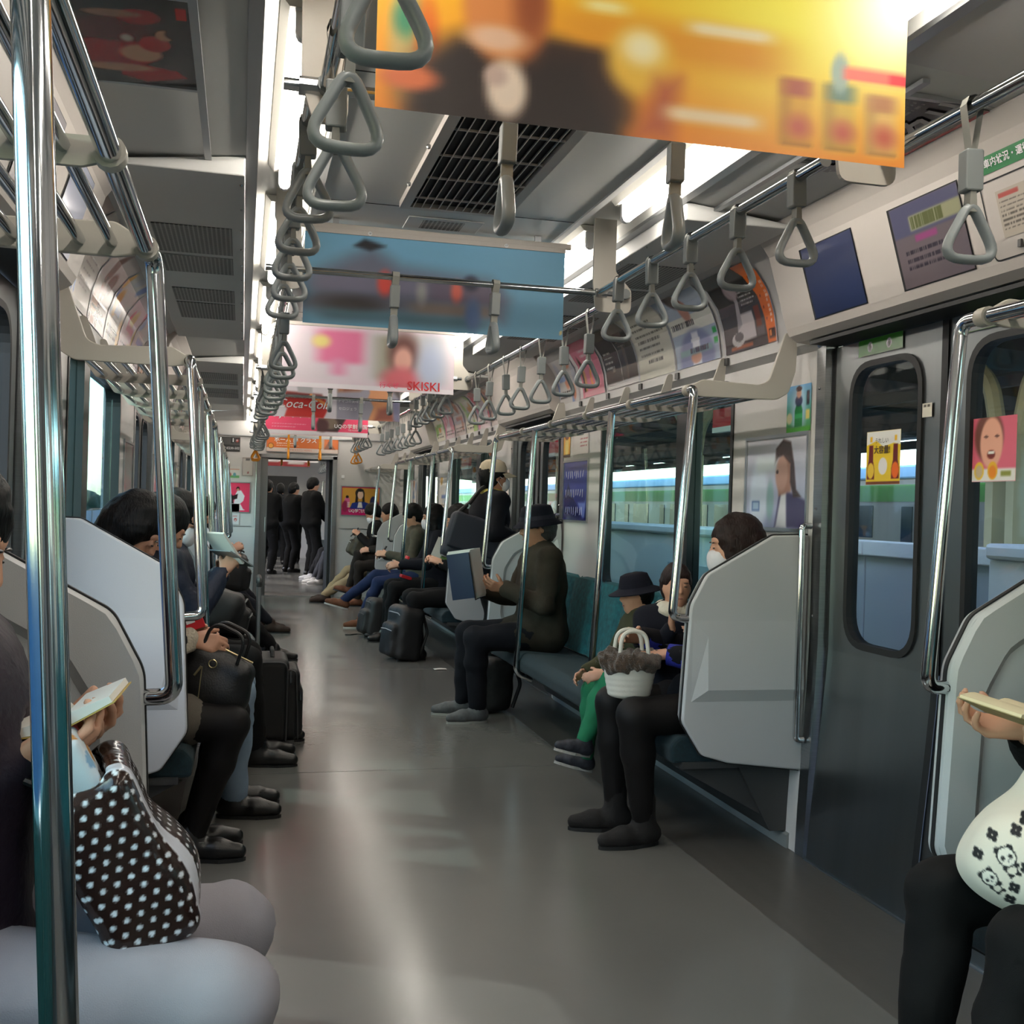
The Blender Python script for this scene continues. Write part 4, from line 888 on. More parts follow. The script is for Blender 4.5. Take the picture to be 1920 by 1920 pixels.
for q, (y, s, lab) in enumerate(((8.60,1,'beside the newspaper reader'),(11.35,1,'beside the jeans wearer'),(8.60,-1,'past the second doorway, suitcase side'),(6.53,-1,'before the second doorway, suitcase side'),(11.35,-1,'before the third doorway, suitcase side'),(13.45,1,'in the end bay, reader side'))):
    wall_poster(s, y, y+.51, 1.205, 1.585, generic(90+q,*PAL[(q+1) % 6]), 'framed '+DESC[(q+1) % 6]+' at window height '+lab)
# door stickers ------------------------------------------------------------
PX = DX+.008
g = Ink(.115,.165,60,80,(.92,.78,.18)); g.poly([(0,.74),(.3,.82),(.5,.70),(.8,.76),(1,.72),(1,1),(0,1)], (.93,.92,.90), .015); g.rect(0,0,1,.06,(.42,.20,.08)); g.ell(.50,.34,.13,.16,(.93,.91,.90),.08)
for cx, c in ((.14,(.92,.76,.24)), (.86,(.92,.42,.12))):
    g.poly([(cx-.11,.10),(cx-.11,.30),(cx-.07,.44),(cx-.06,.74),(cx+.06,.74),(cx+.07,.44),(cx+.11,.30),(cx+.11,.10)], (.40,.10,.08), .01); g.ell(cx,.26,.10,.15,c,.1); g.rect(cx-.035,.80,cx+.035,.90,(.92,.72,.2),.01)
def dd(r,o,a,b,n): lettering('大容量!', .030, mat('brown print',(.30,.22,.06),.5), r, o+a*.098+b*.118+n*.004, a, b, bold=.02); lettering('うれしい', .021, X['black'], r, o+a*.095+b*.150+n*.004, a, b)
g.w, g.h = .205, .185
framed((PX,3.445,1.388), (0,-1,0), EV, .205, .185, g, 'yellow bottle sticker on the near door window', 'sticker', 0, dd)
g = Ink(.2,.19,50,50,(.88,.42,.50)); g.ell(.40,.70,.32,.40,(.42,.24,.20),.15); g.ell(.46,.60,.25,.40,(.93,.68,.58),.1); g.rect(0,0,1,.20,(.94,.92,.90)); g.ell(.34,.70,.05,.02,(.35,.2,.18),.3); g.ell(.58,.70,.05,.02,(.35,.2,.18),.3); g.ell(.46,.42,.09,.07,(.45,.15,.12),.2); g.ell(.46,.45,.08,.02,(.95,.93,.9),.2); g.ell(.20,.17,.11,.14,(.93,.76,.22),.1); g.ell(.20,.16,.08,.10,(.80,.70,.55),.2); g.ell(.50,.17,.11,.14,(.94,.72,.2),.1); g.ell(.50,.15,.08,.10,(.93,.55,.15),.2); g.rect(.68,.08,.9,.16,(.55,.56,.25),.02)
framed((PX,2.875,1.388), (0,-1,0), EV, .20, .19, g, 'pink sticker of a laughing woman on the door window by the panda bag', 'sticker', 0)
g = Ink(.29,.062,60,16,(.26,.58,.20)); g.rect(0,.0,1,.06,(.93,.93,.92))
for cx in (.27,.70): g.ell(cx,.5,.055,.30,(.95,.95,.95),.1); g.ell(cx,.5,.032,.20,(.08,.08,.08),.12)
framed((DX-.002,3.500,1.842), (0,-1,0), EV, .27, .058, g, 'green sticker with two round eyes above the near door window', 'sticker', 0)
g = Ink(.3,.062,60,16,(.40,.72,.22)); g.rect(0,0,1,.3,(.93,.93,.92)); g.textlines(.1,.45,.9,.85,1,(.95,.95,.95),.6,2)
framed((DX-.002,2.90,1.842), (0,-1,0), EV, .27, .058, g, 'green and white lettered sticker above the other near door window', 'sticker', 0)
g = Ink(.06,.05,20,16,(.86,.84,.78)); g.rect(.2,.7,.45,.88,(.4,.38,.35)); g.rect(.55,.7,.8,.88,(.4,.38,.35))
framed((DX-.002,3.115,1.60), (0,-1,0), EV, .055, .045, g, 'tiny cream tag sticker beside the near door gap', 'sticker', 0)
# header screens, wifi sign, access panels ----------------------------------
def header_frame(s, d):
    p0, p1 = Vector((1.255,0,1.97)), Vector((1.175,0,2.235)); up = (p1-p0).normalized()
    if s < 0: p0.x *= -1; up.x *= -1
    p0.y = d; eu = Vector((0,-1,0)) if s > 0 else Vector((0,1,0)); return p0, eu, up
SCR = mat('switched-on display', (1,1,1), .12, attr='Col')
def screen(s, d, yc, ink, label):
    p0, eu, up = header_frame(s, d); w, h = .325, .245
    o = p0+up*.008; o.y = yc-eu.y*w/2; nn = eu.cross(up)
    r = empty('display_screen', (0,0,0)); tag(r, label, 'screen')
    ink.mesh('picture', lambda u, v: tuple(o+eu*(w*u)+up*(h*v)+nn*.0035), SCR, r)
    b = B(); vs = [o+eu*p+up*q+nn*.0015 for p, q in ((-.014,-.004),(w+.004,-.004),(w+.004,h+.004),(-.014,h+.004))]; b.add(vs, [(0,1,2,3)]); b.done('bezel', X['dark'], r, fix=False)
    return r
e1 = Ink(.32,.24,16,12,(.20,.23,.36)); e1.grad((.17,.20,.32), (.24,.27,.40))
screen(1, Z0, 3.365, e1, 'dark navy display on the door header nearest the coffee poster')
e2 = Ink(.32,.24,80,60,(.44,.40,.42)); e2.rect(0,.62,1,1,(.36,.36,.46),.02); e2.rect(.26,.66,1,.84,(.62,.62,.50),.02); e2.textlines(.28,.67,.98,.83,1,(.40,.42,.28),.95,4); e2.rect(.30,.52,.62,.60,(.60,.30,.50),.02); e2.textlines(.12,.18,.75,.46,3,(.24,.22,.26),.5,8)
screen(1, Z0, 2.82, e2, 'grey-violet display with text lines on the door header')
e3 = Ink(.32,.24,10,8,(.80,.82,.90)); screen(-1, Z0, 3.365, e3, 'pale lit display on the door header above the doorway, suitcase side, far one'); screen(-1, Z0, 2.82, Ink(.32,.24,10,8,(.72,.70,.72)), 'pale display on the door header above the doorway, suitcase side, near one')
p0, eu, up = header_frame(1, Z0); nn = eu.cross(up)
r = empty('access_panel', (0,0,0)); tag(r, 'hinged access panel with a printed notice on the near door header', 'panel')
o = p0+up*.004; o.y = 2.575; W, Hh = .30, .215
inner = [(x, z) for x, z in rrect(.004,W-.004,.004,Hh-.004,.018,4)]; outer = [(x, z) for x, z in rrect(0,W,0,Hh,.02,4)]; n = len(inner); b = B()
b.add([o+eu*x+up*z+nn*.0016 for x, z in inner]+[o+eu*x+up*z+nn*.0016 for x, z in outer], [(i,(i+1) % n,n+(i+1) % n,n+i) for i in range(n)]); b.done('seam', X['dark'], r, fix=False)
g = Ink(.15,.13,50,40,(.76,.72,.66)); g.rect(.05,.84,.5,.93,(.75,.35,.32),.01); g.textlines(.05,.12,.9,.80,7,(.40,.37,.34),.35,5)
g.mesh('notice', lambda u, v: tuple(o+eu*(.055+.17*u)+up*(.055+.125*v)+nn*.002), X['paper'], r)
b = B(); b.obox(o+eu*.11+up*.03+nn*.003, (.012,.012,.02)); b.done('lock', X['under'], r)
wf = empty('wifi_sign', (0,0,0)); tag(wf, 'green wireless and service information sign above the access panel', 'sign')
o2 = o+up*.232+eu*(-.01); b = B(); b.add([o2+eu*x+up*z+nn*.002 for x, z in ((0,0),(.30,0),(.30,.046),(0,.046))], [(0,1,2,3)]); b.done('plate', X['green_t'], wf, fix=False)
lettering('車内状況・運行情報', .025, X['white'], wf, o2+eu*.048+up*.024+nn*.003, eu, up, align='LEFT', bold=.02)
for q, rad in enumerate((.006,.014,.022)):
    b = B(); c = o2+eu*.022+up*.007+nn*.003
    if q == 0: b.add([c+eu*(.0045*math.cos(t))+up*(.0045*math.sin(t)) for t in np.linspace(0,2*math.pi,12,endpoint=False)], [tuple(range(12))])
    else:
        for t0 in np.linspace(R(48),R(132),9)[:-1]:
            t1 = t0+R(84)/8; b.add([c+(eu*math.cos(t)+up*math.sin(t))*rr_ for t, rr_ in ((t0,rad-.003),(t0,rad+.003),(t1,rad+.003),(t1,rad-.003))], [(0,1,2,3)])
    b.done('signal_arc', X['white'], wf, fix=False)
# framed posters on the side ceiling over the doorways -----------------------
def ceil_poster(s, x0, x1, y0, y1, ink, label, deco=None, eu=None, flip=False):
    def zc(x): return 2.336-.018*(abs(x)-.72)/.40
    r = empty('ceiling_poster', (0,0,0)); tag(r, label, 'poster')
    ink.mesh('print', lambda u, v: ((lambda y, x: (s*x, y, zc(x)-.004))(y0+(y1-y0)*u, x0+(x1-x0)*v)), X['gloss'], r)
    for a, b_, c, d_ in ((x0-.02,x0,y0-.10,y1+.62),(x1,x1+.02,y0-.10,y1+.62),(x0,x1,y0-.016,y0),(x0,x1,y1,y1+.016)):
        mirror_if(B().box(a,b_,c,d_,zc(a)-.012,zc(a)+.0), s).done('frame_bar', X['alu'], r)
    if deco: deco(r, zc)
    return r
g = Ink(.48,.30,110,70,(.10,.09,.10)); g.ell(.40,.62,.34,.17,(.62,.06,.10),.15); g.ell(.42,.36,.30,.13,(.35,.05,.08),.2); g.poly([(.45,.72),(.85,.80),(.95,.90),(.60,.98),(.40,.90)], (.66,.07,.11), .02); g.ell(.60,.62,.16,.10,(.80,.62,.50),.2); g.ell(.72,.50,.12,.09,(.70,.10,.12),.15); g.ell(.80,.40,.07,.06,(.80,.60,.48),.2); g.ell(.90,.38,.09,.06,(.12,.06,.06),.3); g.ell(.64,.22,.16,.08,(.60,.08,.11),.2); g.ell(.40,.80,.28,.05,(.72,.55,.45),.3); g.ell(.44,.20,.20,.04,(.62,.46,.38),.3); g.rect(.90,.10,.98,.22,(.80,.12,.12)); g.rect(0,0,.08,1,(.75,.12,.10),.02); g.ell(.52,.45,.05,.04,(.85,.8,.75),.5)
g2 = Ink(.30,.48,70,110,(0,0,0)); g2.P = np.ascontiguousarray(np.transpose(g.P, (1,0,2)))
g2.P = g.P[:, :, :].transpose(1,0,2)[::1, ::1]; g2.nx, g2.ny = 70, 110; g2.U, g2.V = np.meshgrid(np.linspace(0,1,71), np.linspace(0,1,111)); g2.P = g2.P[::-1]
ceil_poster(-1, .86, 1.16, 2.42, 2.93, g2, 'framed dark ceiling poster of women in red dresses')
g = Ink(.5,.30,70,44,(.13,.12,.13)); g.rect(0,.86,1,1,(.66,.12,.17),.006); g.textlines(.05,.05,.95,.3,3,(.42,.41,.40),.4,4)
def dr(r, zc):
    lettering('来ワ特クリ', .125, X['grey_t'] if False else mat('silver print',(.72,.70,.70),.45), r, (1.02,2.70,zc(1.02)-.006), (0,-1,0), (-1,0,.05), bold=.03, off=.002)
ceil_poster(1, .86, 1.13, 2.42, 2.95, g, 'framed black ceiling poster with large silver lettering and a red edge', dr)
# ================================================================== outside
M_ = dict(conc=mat('platform concrete', (.50,.50,.48), .8, vary=(2,.1)), roof=mat('dark canopy steel', (.22,.24,.24), .6, vary=(1,.15)), cream=mat('cream painted column', (.72,.70,.58), .5, vary=(3,.06)),
          barrier=mat('platform door white', (.92,.92,.92), .3), barg=mat('platform door grey', (.70,.72,.75), .3), tr=mat('train body steel', (.66,.67,.66), .35, .3), trb=mat('train pale blue edge', (.55,.75,.92), .35), trg=mat('train green band', (.36,.62,.30), .4),
          win=mat('dark train window', (.10,.16,.16), .1), bld=mat('pale building', (.80,.80,.78), .8, vary=(.3,.05)), hedge=mat('dark hedge leaves', (.12,.20,.12), .8, vary=(6,.4), bump=(12,.6)), blue=mat('blue fence sheet', (.30,.46,.62), .6), grnd=mat('track ballast', (.42,.40,.37), .9, vary=(8,.2), bump=(30,.4)), ora=mat('orange sign', (.95,.60,.10), .5))
structure(B().box(1.75,12.2,-14,60,-1.2,-.06).done('platform_ground', M_['conc']))
structure(B().box(-40,40,-30,110,-1.6,-1.25).done('ground', M_['grnd']))
# platform doors: one thing for each panel
for k in range(9):
    y0 = -5.2+4.82*k-.0
    r = empty('platform_barrier', (0,0,0)); tag(r, 'white platform door barrier panel outside the windows', 'barrier', 'platform barriers along the train')
    B().box(2.02,2.20,y0+1.0,y0+3.95,-.06,1.13).done('panel', M_['barrier'], r, bevel=.01); B().box(2.0,2.22,y0+1.0,y0+3.95,1.13,1.19).done('cap', M_['barrier'], r, bevel=.015)
    B().box(2.012,2.022,y0+1.25,y0+2.3,.35,.95).done('inset', M_['barg'], r)
    r = empty('platform_gate', (0,0,0)); tag(r, 'sliding platform gate leaves in front of a train door', 'gate', 'platform gates along the train')
    for q in (0,1): B().box(2.08,2.12,y0-.85+.92*q,y0+.06+.92*q,-.06,1.12).done('gate_leaf', M_['barg'], r, bevel=.006); B().box(2.06,2.14,y0-.85+.92*q,y0+.06+.92*q,1.10,1.17).done('leaf_cap', M_['barrier'], r, bevel=.006)
# canopy
cv = empty('platform_canopy', (0,0,0)); tag(cv, 'dark steel platform canopy seen through the windows', 'canopy')
B().prism([(1.9,3.05),(7.0,3.55),(14.0,3.10),(14.0,3.25),(7.0,3.8),(1.9,3.3)], 'y', -14, 70).done('roof_sheet', M_['roof'], cv)
for k in range(28):
    y = -13+3*k; B().prism([(1.9,2.92),(7.0,3.35),(14.0,2.95),(14.0,3.12),(7.0,3.56),(1.9,3.08)], 'y', y, y+.14).done('rafter', M_['roof'], cv)
for x, z in ((2.4,2.98),(4.5,3.15),(6.5,3.28),(9,3.15),(11.5,3.02),(13.8,2.95)): B().box(x,x+.12,-14,70,z-.08,z+.1).done('purlin', M_['roof'], cv)
for k in range(8):
    y = 1.6+8.2*k; r = empty('platform_column', (0,0,0)); tag(r, 'cream Y-shaped steel column on the platform', 'column', 'columns on the platform')
    for dy in (-.16,.16): B().box(6.9,7.1,y+dy-.06,y+dy+.06,-.06,2.3).done('shaft', M_['cream'], r)
    for dy in (-1,1):
        B().tube(fillet([(7.0,y+dy*.16,2.2),(7.0,y+dy*.3,2.75),(7.0,y+dy*1.1,3.4)], [0,.5,0], 5), .09, 8).done('branch', M_['cream'], r)
for k in range(5):
    y = 4+9*k; r = empty('hanging_platform_sign', (0,0,0)); tag(r, 'red and white hanging sign under the platform canopy', 'sign', 'hanging signs on the platform')
    B().box(5.6,5.68,y,y+1.1,2.45,2.72).done('board', X['red'], r); B().box(5.595,5.685,y,y+1.1,2.40,2.47).done('lower_edge', X['white'], r)
    for dy in (.15,.95): B().tube([(5.64,y+dy,2.72),(5.64,y+dy,3.44)], .012, 6).done('rod', M_['roof'], r)
# the other train
ot = empty('opposite_train', (0,0,0)); tag(ot, 'silver train with green band standing across the platform', 'train')
B().box(15,17.8,-16,90,-1.0,2.45).done('body', M_['tr'], ot, bevel=.15); B().box(14.96,15.2,-16,90,2.28,2.62).done('roof_edge', M_['trb'], ot, bevel=.05); B().box(14.985,15.01,-16,90,1.72,2.14).done('upper_band', M_['trg'], ot); B().box(14.985,15.01,-16,90,.38,.62).done('lower_band', M_['trg'], ot)
for k in range(26):
    y = -15+4.0*k; B().box(14.98,15.02,y,y+1.7,.8,1.62).done('train_window', M_['win'], ot); B().box(14.98,15.02,y+2.3,y+2.75,.7,1.6).done('train_door_window', M_['win'], ot)
# suitcase side: fence, hedges, buildings
fe = empty('trackside_fence', (0,0,0)); tag(fe, 'blue trackside fence outside the suitcase-side windows', 'fence')
for k in range(24): B().box(-6.05,-6.0,-6+3*k,-3.05+3*k,-1.3,.75).done('fence_panel', M_['blue'], fe); B().box(-6.1,-5.98,-6.08+3*k,-6+3*k,-1.3,.85).done('fence_post', X['under'], fe)
for k in range(14):
    y = 6+5.4*k; b = B(); rr = np.random.default_rng(k)
    for q in range(9): b.ball((-8.4+rr.normal()*.35, y+max(-1,min(1,rr.normal()))*.7, .2+.75*rr.random()), .55+.25*rr.random(), 9, 6)
    o = b.done('hedge_bush', M_['hedge'], None, smooth=True, ang=80); tag(o, 'dark green bush behind the blue trackside fence', 'bush', 'bushes behind the trackside fence'); o['kind'] = 'thing'
for k, (y0, y1, x, h) in enumerate(((2,12,-26,9),(16,30,-22,7),(34,60,-30,13),(64,100,-24,8))):
    r = empty('trackside_building', (0,0,0)); tag(r, ['pale low building with dark windows behind the bushes','pale wide two-storey building behind the bushes','tall pale block far down the track','long pale building at the end of the track'][k], 'building')
    B().box(x-8,x,y0,y1,-1.3,h).done('wall', M_['bld'], r)
    for a in range(int((y1-y0)/2.4)):
        for c in range(int((h-1)/2.6)): B().box(x,x+.04,y0+.6+2.4*a,y0+2.0+2.4*a,.6+2.6*c,2.0+2.6*c).done('window', M_['win'], r)
o = empty('trackside_sign', (0,0,0)); tag(o, 'small orange sign among the trackside bushes', 'sign'); B().box(-7.3,-7.25,17.5,18.3,.6,1.15).done('board', M_['ora'], o); B().tube([(-7.28,17.9,-1.3),(-7.28,17.9,.6)], .04, 6).done('post', X['under'], o)
for k in range(4):
    o = empty('catenary_mast', (0,0,0)); tag(o, 'grey overhead wire mast beside the track', 'mast', 'overhead wire masts'); y = 8+14*k
    B().box(-5.0,-4.75,y,y+.25,-1.3,6).done('post', X['strap_c'], o); B().box(-4.8,-2.6,y+.08,y+.16,4.6,4.7).done('arm', X['strap_c'], o)
# ================================================================== passengers
import openvdb
def _rot(R3): return np.array([[R3[i][j] for j in range(3)] for i in range(3)], dtype=np.float32)
class Sdf:
    """union of rounded limbs on a grid, meshed as one continuous surface"""
    def __init__(s, k=.03): s.p = []; s.k = k
    def cap(s, a, b, ra, rb=None, k=None, op=1, sq=None):
        """tapered limb a->b; sq=(axis vector, factor) flattens across axis"""
        s.p.append(('c', np.array(a, np.float32), np.array(b, np.float32), ra, rb if rb is not None else ra, k, op, sq)); return s
    def ell(s, c, r, rot=None, k=None, op=1):
        s.p.append(('e', np.array(c, np.float32), np.array(r if hasattr(r, '__len__') else (r,r,r), np.float32), rot, None, k, op, None)); return s
    def box(s, c, h, rnd=.01, rot=None, k=None, op=1):
        s.p.append(('b', np.array(c, np.float32), np.array(h, np.float32), rot, rnd, k, op, None)); return s
    def mesh(s, vox=.01, noise=None, adapt=0.0, clip=None):
        lo = np.array([9e9]*3); hi = -lo; bb = []
        for t, a, b, c, d, k, op, sq in s.p:
            if t == 'c': m = max(c, d); l = np.minimum(a, b)-m; h = np.maximum(a, b)+m
            else: m = float(np.linalg.norm(b)) if c is not None else b; l = a-m; h = a+m
            if t == 'b': l = a-(float(np.linalg.norm(b))+d); h = a+(float(np.linalg.norm(b))+d)
            bb.append((l, h))
            if op > 0: lo = np.minimum(lo, l); hi = np.maximum(hi, h)
        pad = vox*4+.012; lo = lo-pad; hi = hi+pad; n = np.ceil((hi-lo)/vox).astype(int)+1
        D = np.full(n, .2, np.float32); ax = [lo[i]+vox*np.arange(n[i], dtype=np.float32) for i in range(3)]
        for (t, a, b, c, d, k, op, sq), (l, h) in zip(s.p, bb):
            k = s.k if k is None else k; mg = k+vox*3+.004
            i0 = np.clip(np.floor((l-mg-lo)/vox).astype(int), 0, n-1); i1 = np.clip(np.ceil((h+mg-lo)/vox).astype(int)+1, 1, n)
            if np.any(i1 <= i0): continue
            sl = tuple(slice(i0[q], i1[q]) for q in range(3))
            x = ax[0][sl[0]][:, None, None]; y = ax[1][sl[1]][None, :, None]; z = ax[2][sl[2]][None, None, :]
            if t == 'c':
                ab = b-a; L2 = float(ab@ab)+1e-12; px, py, pz = x-a[0], y-a[1], z-a[2]
                tt = np.clip((px*ab[0]+py*ab[1]+pz*ab[2])/L2, 0, 1); qx, qy, qz = px-tt*ab[0], py-tt*ab[1], pz-tt*ab[2]
                if sq is not None:
                    v, f = sq; dt = qx*v[0]+qy*v[1]+qz*v[2]; e = dt*(1/f-1); qx = qx+e*v[0]; qy = qy+e*v[1]; qz = qz+e*v[2]
                dd = np.sqrt(qx*qx+qy*qy+qz*qz)-(c+(d-c)*tt)
                if sq is not None: dd = dd*min(1.0, sq[1]*1.15)
            else:
                px, py, pz = x-a[0], y-a[1], z-a[2]
                if c is not None:
                    Rm = c.T if isinstance(c, np.ndarray) else _rot(c).T
                    px, py, pz = Rm[0,0]*px+Rm[0,1]*py+Rm[0,2]*pz, Rm[1,0]*px+Rm[1,1]*py+Rm[1,2]*pz, Rm[2,0]*px+Rm[2,1]*py+Rm[2,2]*pz
                if t == 'e':
                    k0 = np.sqrt((px/b[0])**2+(py/b[1])**2+(pz/b[2])**2); k1 = np.sqrt((px/b[0]**2)**2+(py/b[1]**2)**2+(pz/b[2]**2)**2)+1e-9; dd = k0*(k0-1)/k1
                else:
                    qx, qy, qz = np.abs(px)-b[0]+d, np.abs(py)-b[1]+d, np.abs(pz)-b[2]+d
                    dd = np.sqrt(np.maximum(qx,0)**2+np.maximum(qy,0)**2+np.maximum(qz,0)**2)+np.minimum(np.maximum(qx,np.maximum(qy,qz)),0)-d
            E = D[sl]
            if op > 0:
                hh = np.clip(.5+.5*(E-dd)/k, 0, 1) if k > 0 else (E > dd)*1.0; D[sl] = E*(1-hh)+dd*hh-k*hh*(1-hh)
            else:
                hh = np.clip(.5-.5*(E+dd)/k, 0, 1) if k > 0 else (E < -dd)*1.0; D[sl] = E*(1-hh)-dd*hh+k*hh*(1-hh)
        if noise:
            am, fr, sd_ = noise; r = np.random.default_rng(sd_); xx, yy, zz = ax[0][:, None, None], ax[1][None, :, None], ax[2][None, None, :]
            for q in range(4):
                v = r.normal(size=3); v = v/np.linalg.norm(v)*fr*(.6+.5*q); ph = r.random()*6
                w = r.normal(size=3); w = w/np.linalg.norm(w)*fr*.45
                D += (am/(1+.5*q))*np.sin(xx*v[0]+yy*v[1]+zz*v[2]+ph+1.6*np.sin(xx*w[0]+yy*w[1]+zz*w[2]))
        if clip is not None:
            zz = ax[2][None, None, :]; D = np.maximum(D, clip-zz)
        D[0] = D[-1] = .05; D[:, 0] = D[:, -1] = .05; D[:, :, 0] = D[:, :, -1] = .05
        g = openvdb.FloatGrid(background=.2); g.copyFromArray(D.astype(np.float32))
        if adapt > 0: pts, tri, quad = g.convertToPolygons(isovalue=0.0, adaptivity=adapt)
        else: pts, quad = g.convertToQuads(isovalue=0.0); tri = np.zeros((0,3), int)
        return pts*vox+lo, tri, quad
    def done(s, name, m, parent, vox=.01, noise=None, adapt=0.0, color=None, clip=None, smooth_it=0):
        pts, tri, quad = s.mesh(vox, noise, adapt, clip)
        me = bpy.data.meshes.new(name); nt, nq = len(tri), len(quad)
        me.vertices.add(len(pts)); me.vertices.foreach_set('co', np.ascontiguousarray(pts, np.float32).ravel())
        me.loops.add(nt*3+nq*4); me.loops.foreach_set('vertex_index', np.concatenate([np.asarray(tri)[:, ::-1].ravel(), np.asarray(quad)[:, ::-1].ravel()]).astype(np.int32))
        me.polygons.add(nt+nq); me.polygons.foreach_set('loop_start', np.concatenate([np.arange(nt)*3, nt*3+np.arange(nq)*4]).astype(np.int32))
        me.polygons.foreach_set('use_smooth', np.ones(nt+nq, bool)); me.update(calc_edges=True)
        if m is not None: me.materials.append(m)
        if color is not None:
            c = color(pts); c = np.where(c <= .04045, c/12.92, ((c+.055)/1.055)**2.4)
            at = me.color_attributes.new('Col', 'FLOAT_COLOR', 'POINT'); at.data.foreach_set('color', np.concatenate([c, np.ones((len(c),1))], 1).astype(np.float32).ravel())
        o = bpy.data.objects.new(name, me); return link(o, parent)
PM = {}
def cloth(name, col, rough=.85, scale=400, b=.25, vary=.12, sheen=.0, fold=None):
    if name not in PM: PM[name] = mat(name, col, rough, vary=(14, vary), bump=(scale, b), sheen=sheen, spec=.25)
    return PM[name]
SKIN_M = mat('skin', (.80,.60,.49), .5, vary=(18,.06), bump=(300,.05)); SKIN2 = mat('weathered skin', (.70,.50,.39), .5, vary=(20,.08), bump=(260,.08))
HAIR_B = mat('black hair', (.028,.024,.024), .5, spec=.22, vary=(60,.4), bump=(160,.5), stretch=(1,1,.12)); HAIR_BR = mat('dark brown hair', (.12,.065,.05), .5, spec=.25, vary=(60,.3), bump=(160,.5), stretch=(1,1,.12))
MASKM = mat('white paper mask', (.90,.89,.90), .8, bump=(60,.2)); DARKLENS = mat('dark lens', (.03,.03,.03), .1); EYE = mat('dark eye', (.06,.04,.035), .3); LIP = mat('lip', (.66,.40,.36), .5)
def ik(a, t, l1, l2, pole_):
    a, t, pole_ = Vector(a), Vector(t), Vector(pole_); d = t-a; D = max(min(d.length, (l1+l2)*.999), abs(l1-l2)+.01); d.normalize()
    x = (l1*l1-l2*l2+D*D)/(2*D); h = math.sqrt(max(0, l1*l1-x*x)); q = (pole_-d*pole_.dot(d)); q = q.normalized() if q.length > 1e-6 else d.orthogonal().normalized()
    return a+d*x+q*h, a+d*D
def hand_prims(S, w, f, n, side, curl=(30,35,25), k=.007, sc=1.0, thumb=1.0, spread=1.0):
    """w wrist, f finger direction, n palm-facing normal, side=+1 when the thumb lies along f x n"""
    w, f, n = Vector(w), Vector(f).normalized(), Vector(n); n = (n-f*n.dot(f)).normalized(); s = f.cross(n)*side
    L = [(.030,.084,(.040,.025,.020)),(.010,.090,(.044,.029,.021)),(-.011,.086,(.041,.027,.020)),(-.030,.076,(.033,.021,.018))]
    S.cap(w-f*.02, w+f*.03, .021*sc, .022*sc, k=.012, sq=(tuple(n), .72))
    for so, kl, seg in L:
        kn = w+s*(so*.92*sc)+f*(kl*sc); S.cap(w+s*(so*.55*sc)+f*(.018*sc), kn, .0125*sc, .0105*sc, k=.010)
        p = kn; d = f+s*(so*1.6*spread); d.normalize(); r = .0092*sc; up = n
        for q, sg in enumerate(seg):
            ax = d.cross(up).normalized(); qt = Quaternion(ax, R(curl[q])); d = (qt @ d).normalized(); up = (qt @ up).normalized()
            e = p+d*(sg*sc); S.cap(p, e, r, r*.90, k=k*.5); p = e; r *= .92
    b = w+s*(.026*sc)+f*(.028*sc)+n*(.004*sc); d = (f*.72+s*.62+n*.30*thumb).normalized(); m = b+d*(.040*sc); S.cap(w+f*.01+s*.012, b, .015*sc, .0125*sc, k=.010); S.cap(b, m, .0125*sc, .0105*sc, k=k)
    d2 = (d*.8+n*.45*thumb+f*.25).normalized(); S.cap(m, m+d2*(.030*sc), .0105*sc, .0085*sc, k=k*.6)
def frame_of(pitch, yaw, roll=0):
    """head axes: forward, left, up in person space"""
    M = Matrix.Rotation(R(yaw),3,'Z') @ Matrix.Rotation(R(pitch),3,'Y') @ Matrix.Rotation(R(roll),3,'X'); return M
def head_prims(S, hc, M, sc, nb, nr=.05):
    H = lambda x, y, z: hc+M @ (Vector((x,y,z))*sc); Rn = _rot(M)
    def E(c, r, k=.02, op=1): S.ell(H(*c), tuple(v*sc for v in (r if hasattr(r,'__len__') else (r,)*3)), Rn, k, op)
    E((-.012,0,.028), (.094,.074,.092)); E((.030,0,-.040), (.062,.057,.074), .03); E((.060,0,-.096), (.026,.026,.022), .025); E((.044,.034,-.030), (.030,.026,.034), .02); E((.044,-.034,-.030), (.030,.026,.034), .02)
    E((.074,0,.030), (.016,.050,.014), .02)
    for s in (-1,1): E((.098,s*.030,.006), (.020,.017,.011), .012, -1); E((.081,s*.030,.004), (.0135,.0155,.0125), .006)
    S.cap(H(.086,0,.012), H(.101,0,-.026), .008*sc, .0125*sc, k=.010)
    for s in (-1,1): E((.092,s*.010,-.030), (.010,.008,.008), .008)
    E((.080,0,-.060), (.013,.022,.0065), .006); E((.078,0,-.070), (.013,.019,.0065), .006)
    for s in (-1,1): E((-.004,s*.076,-.006), (.018,.009,.031), .008); E((-.002,s*.084,-.006), (.010,.006,.020), .006, -1)
    S.cap(H(-.028,0,-.05), nb, nr*sc, nr*1.08*sc, k=.04)
    return H
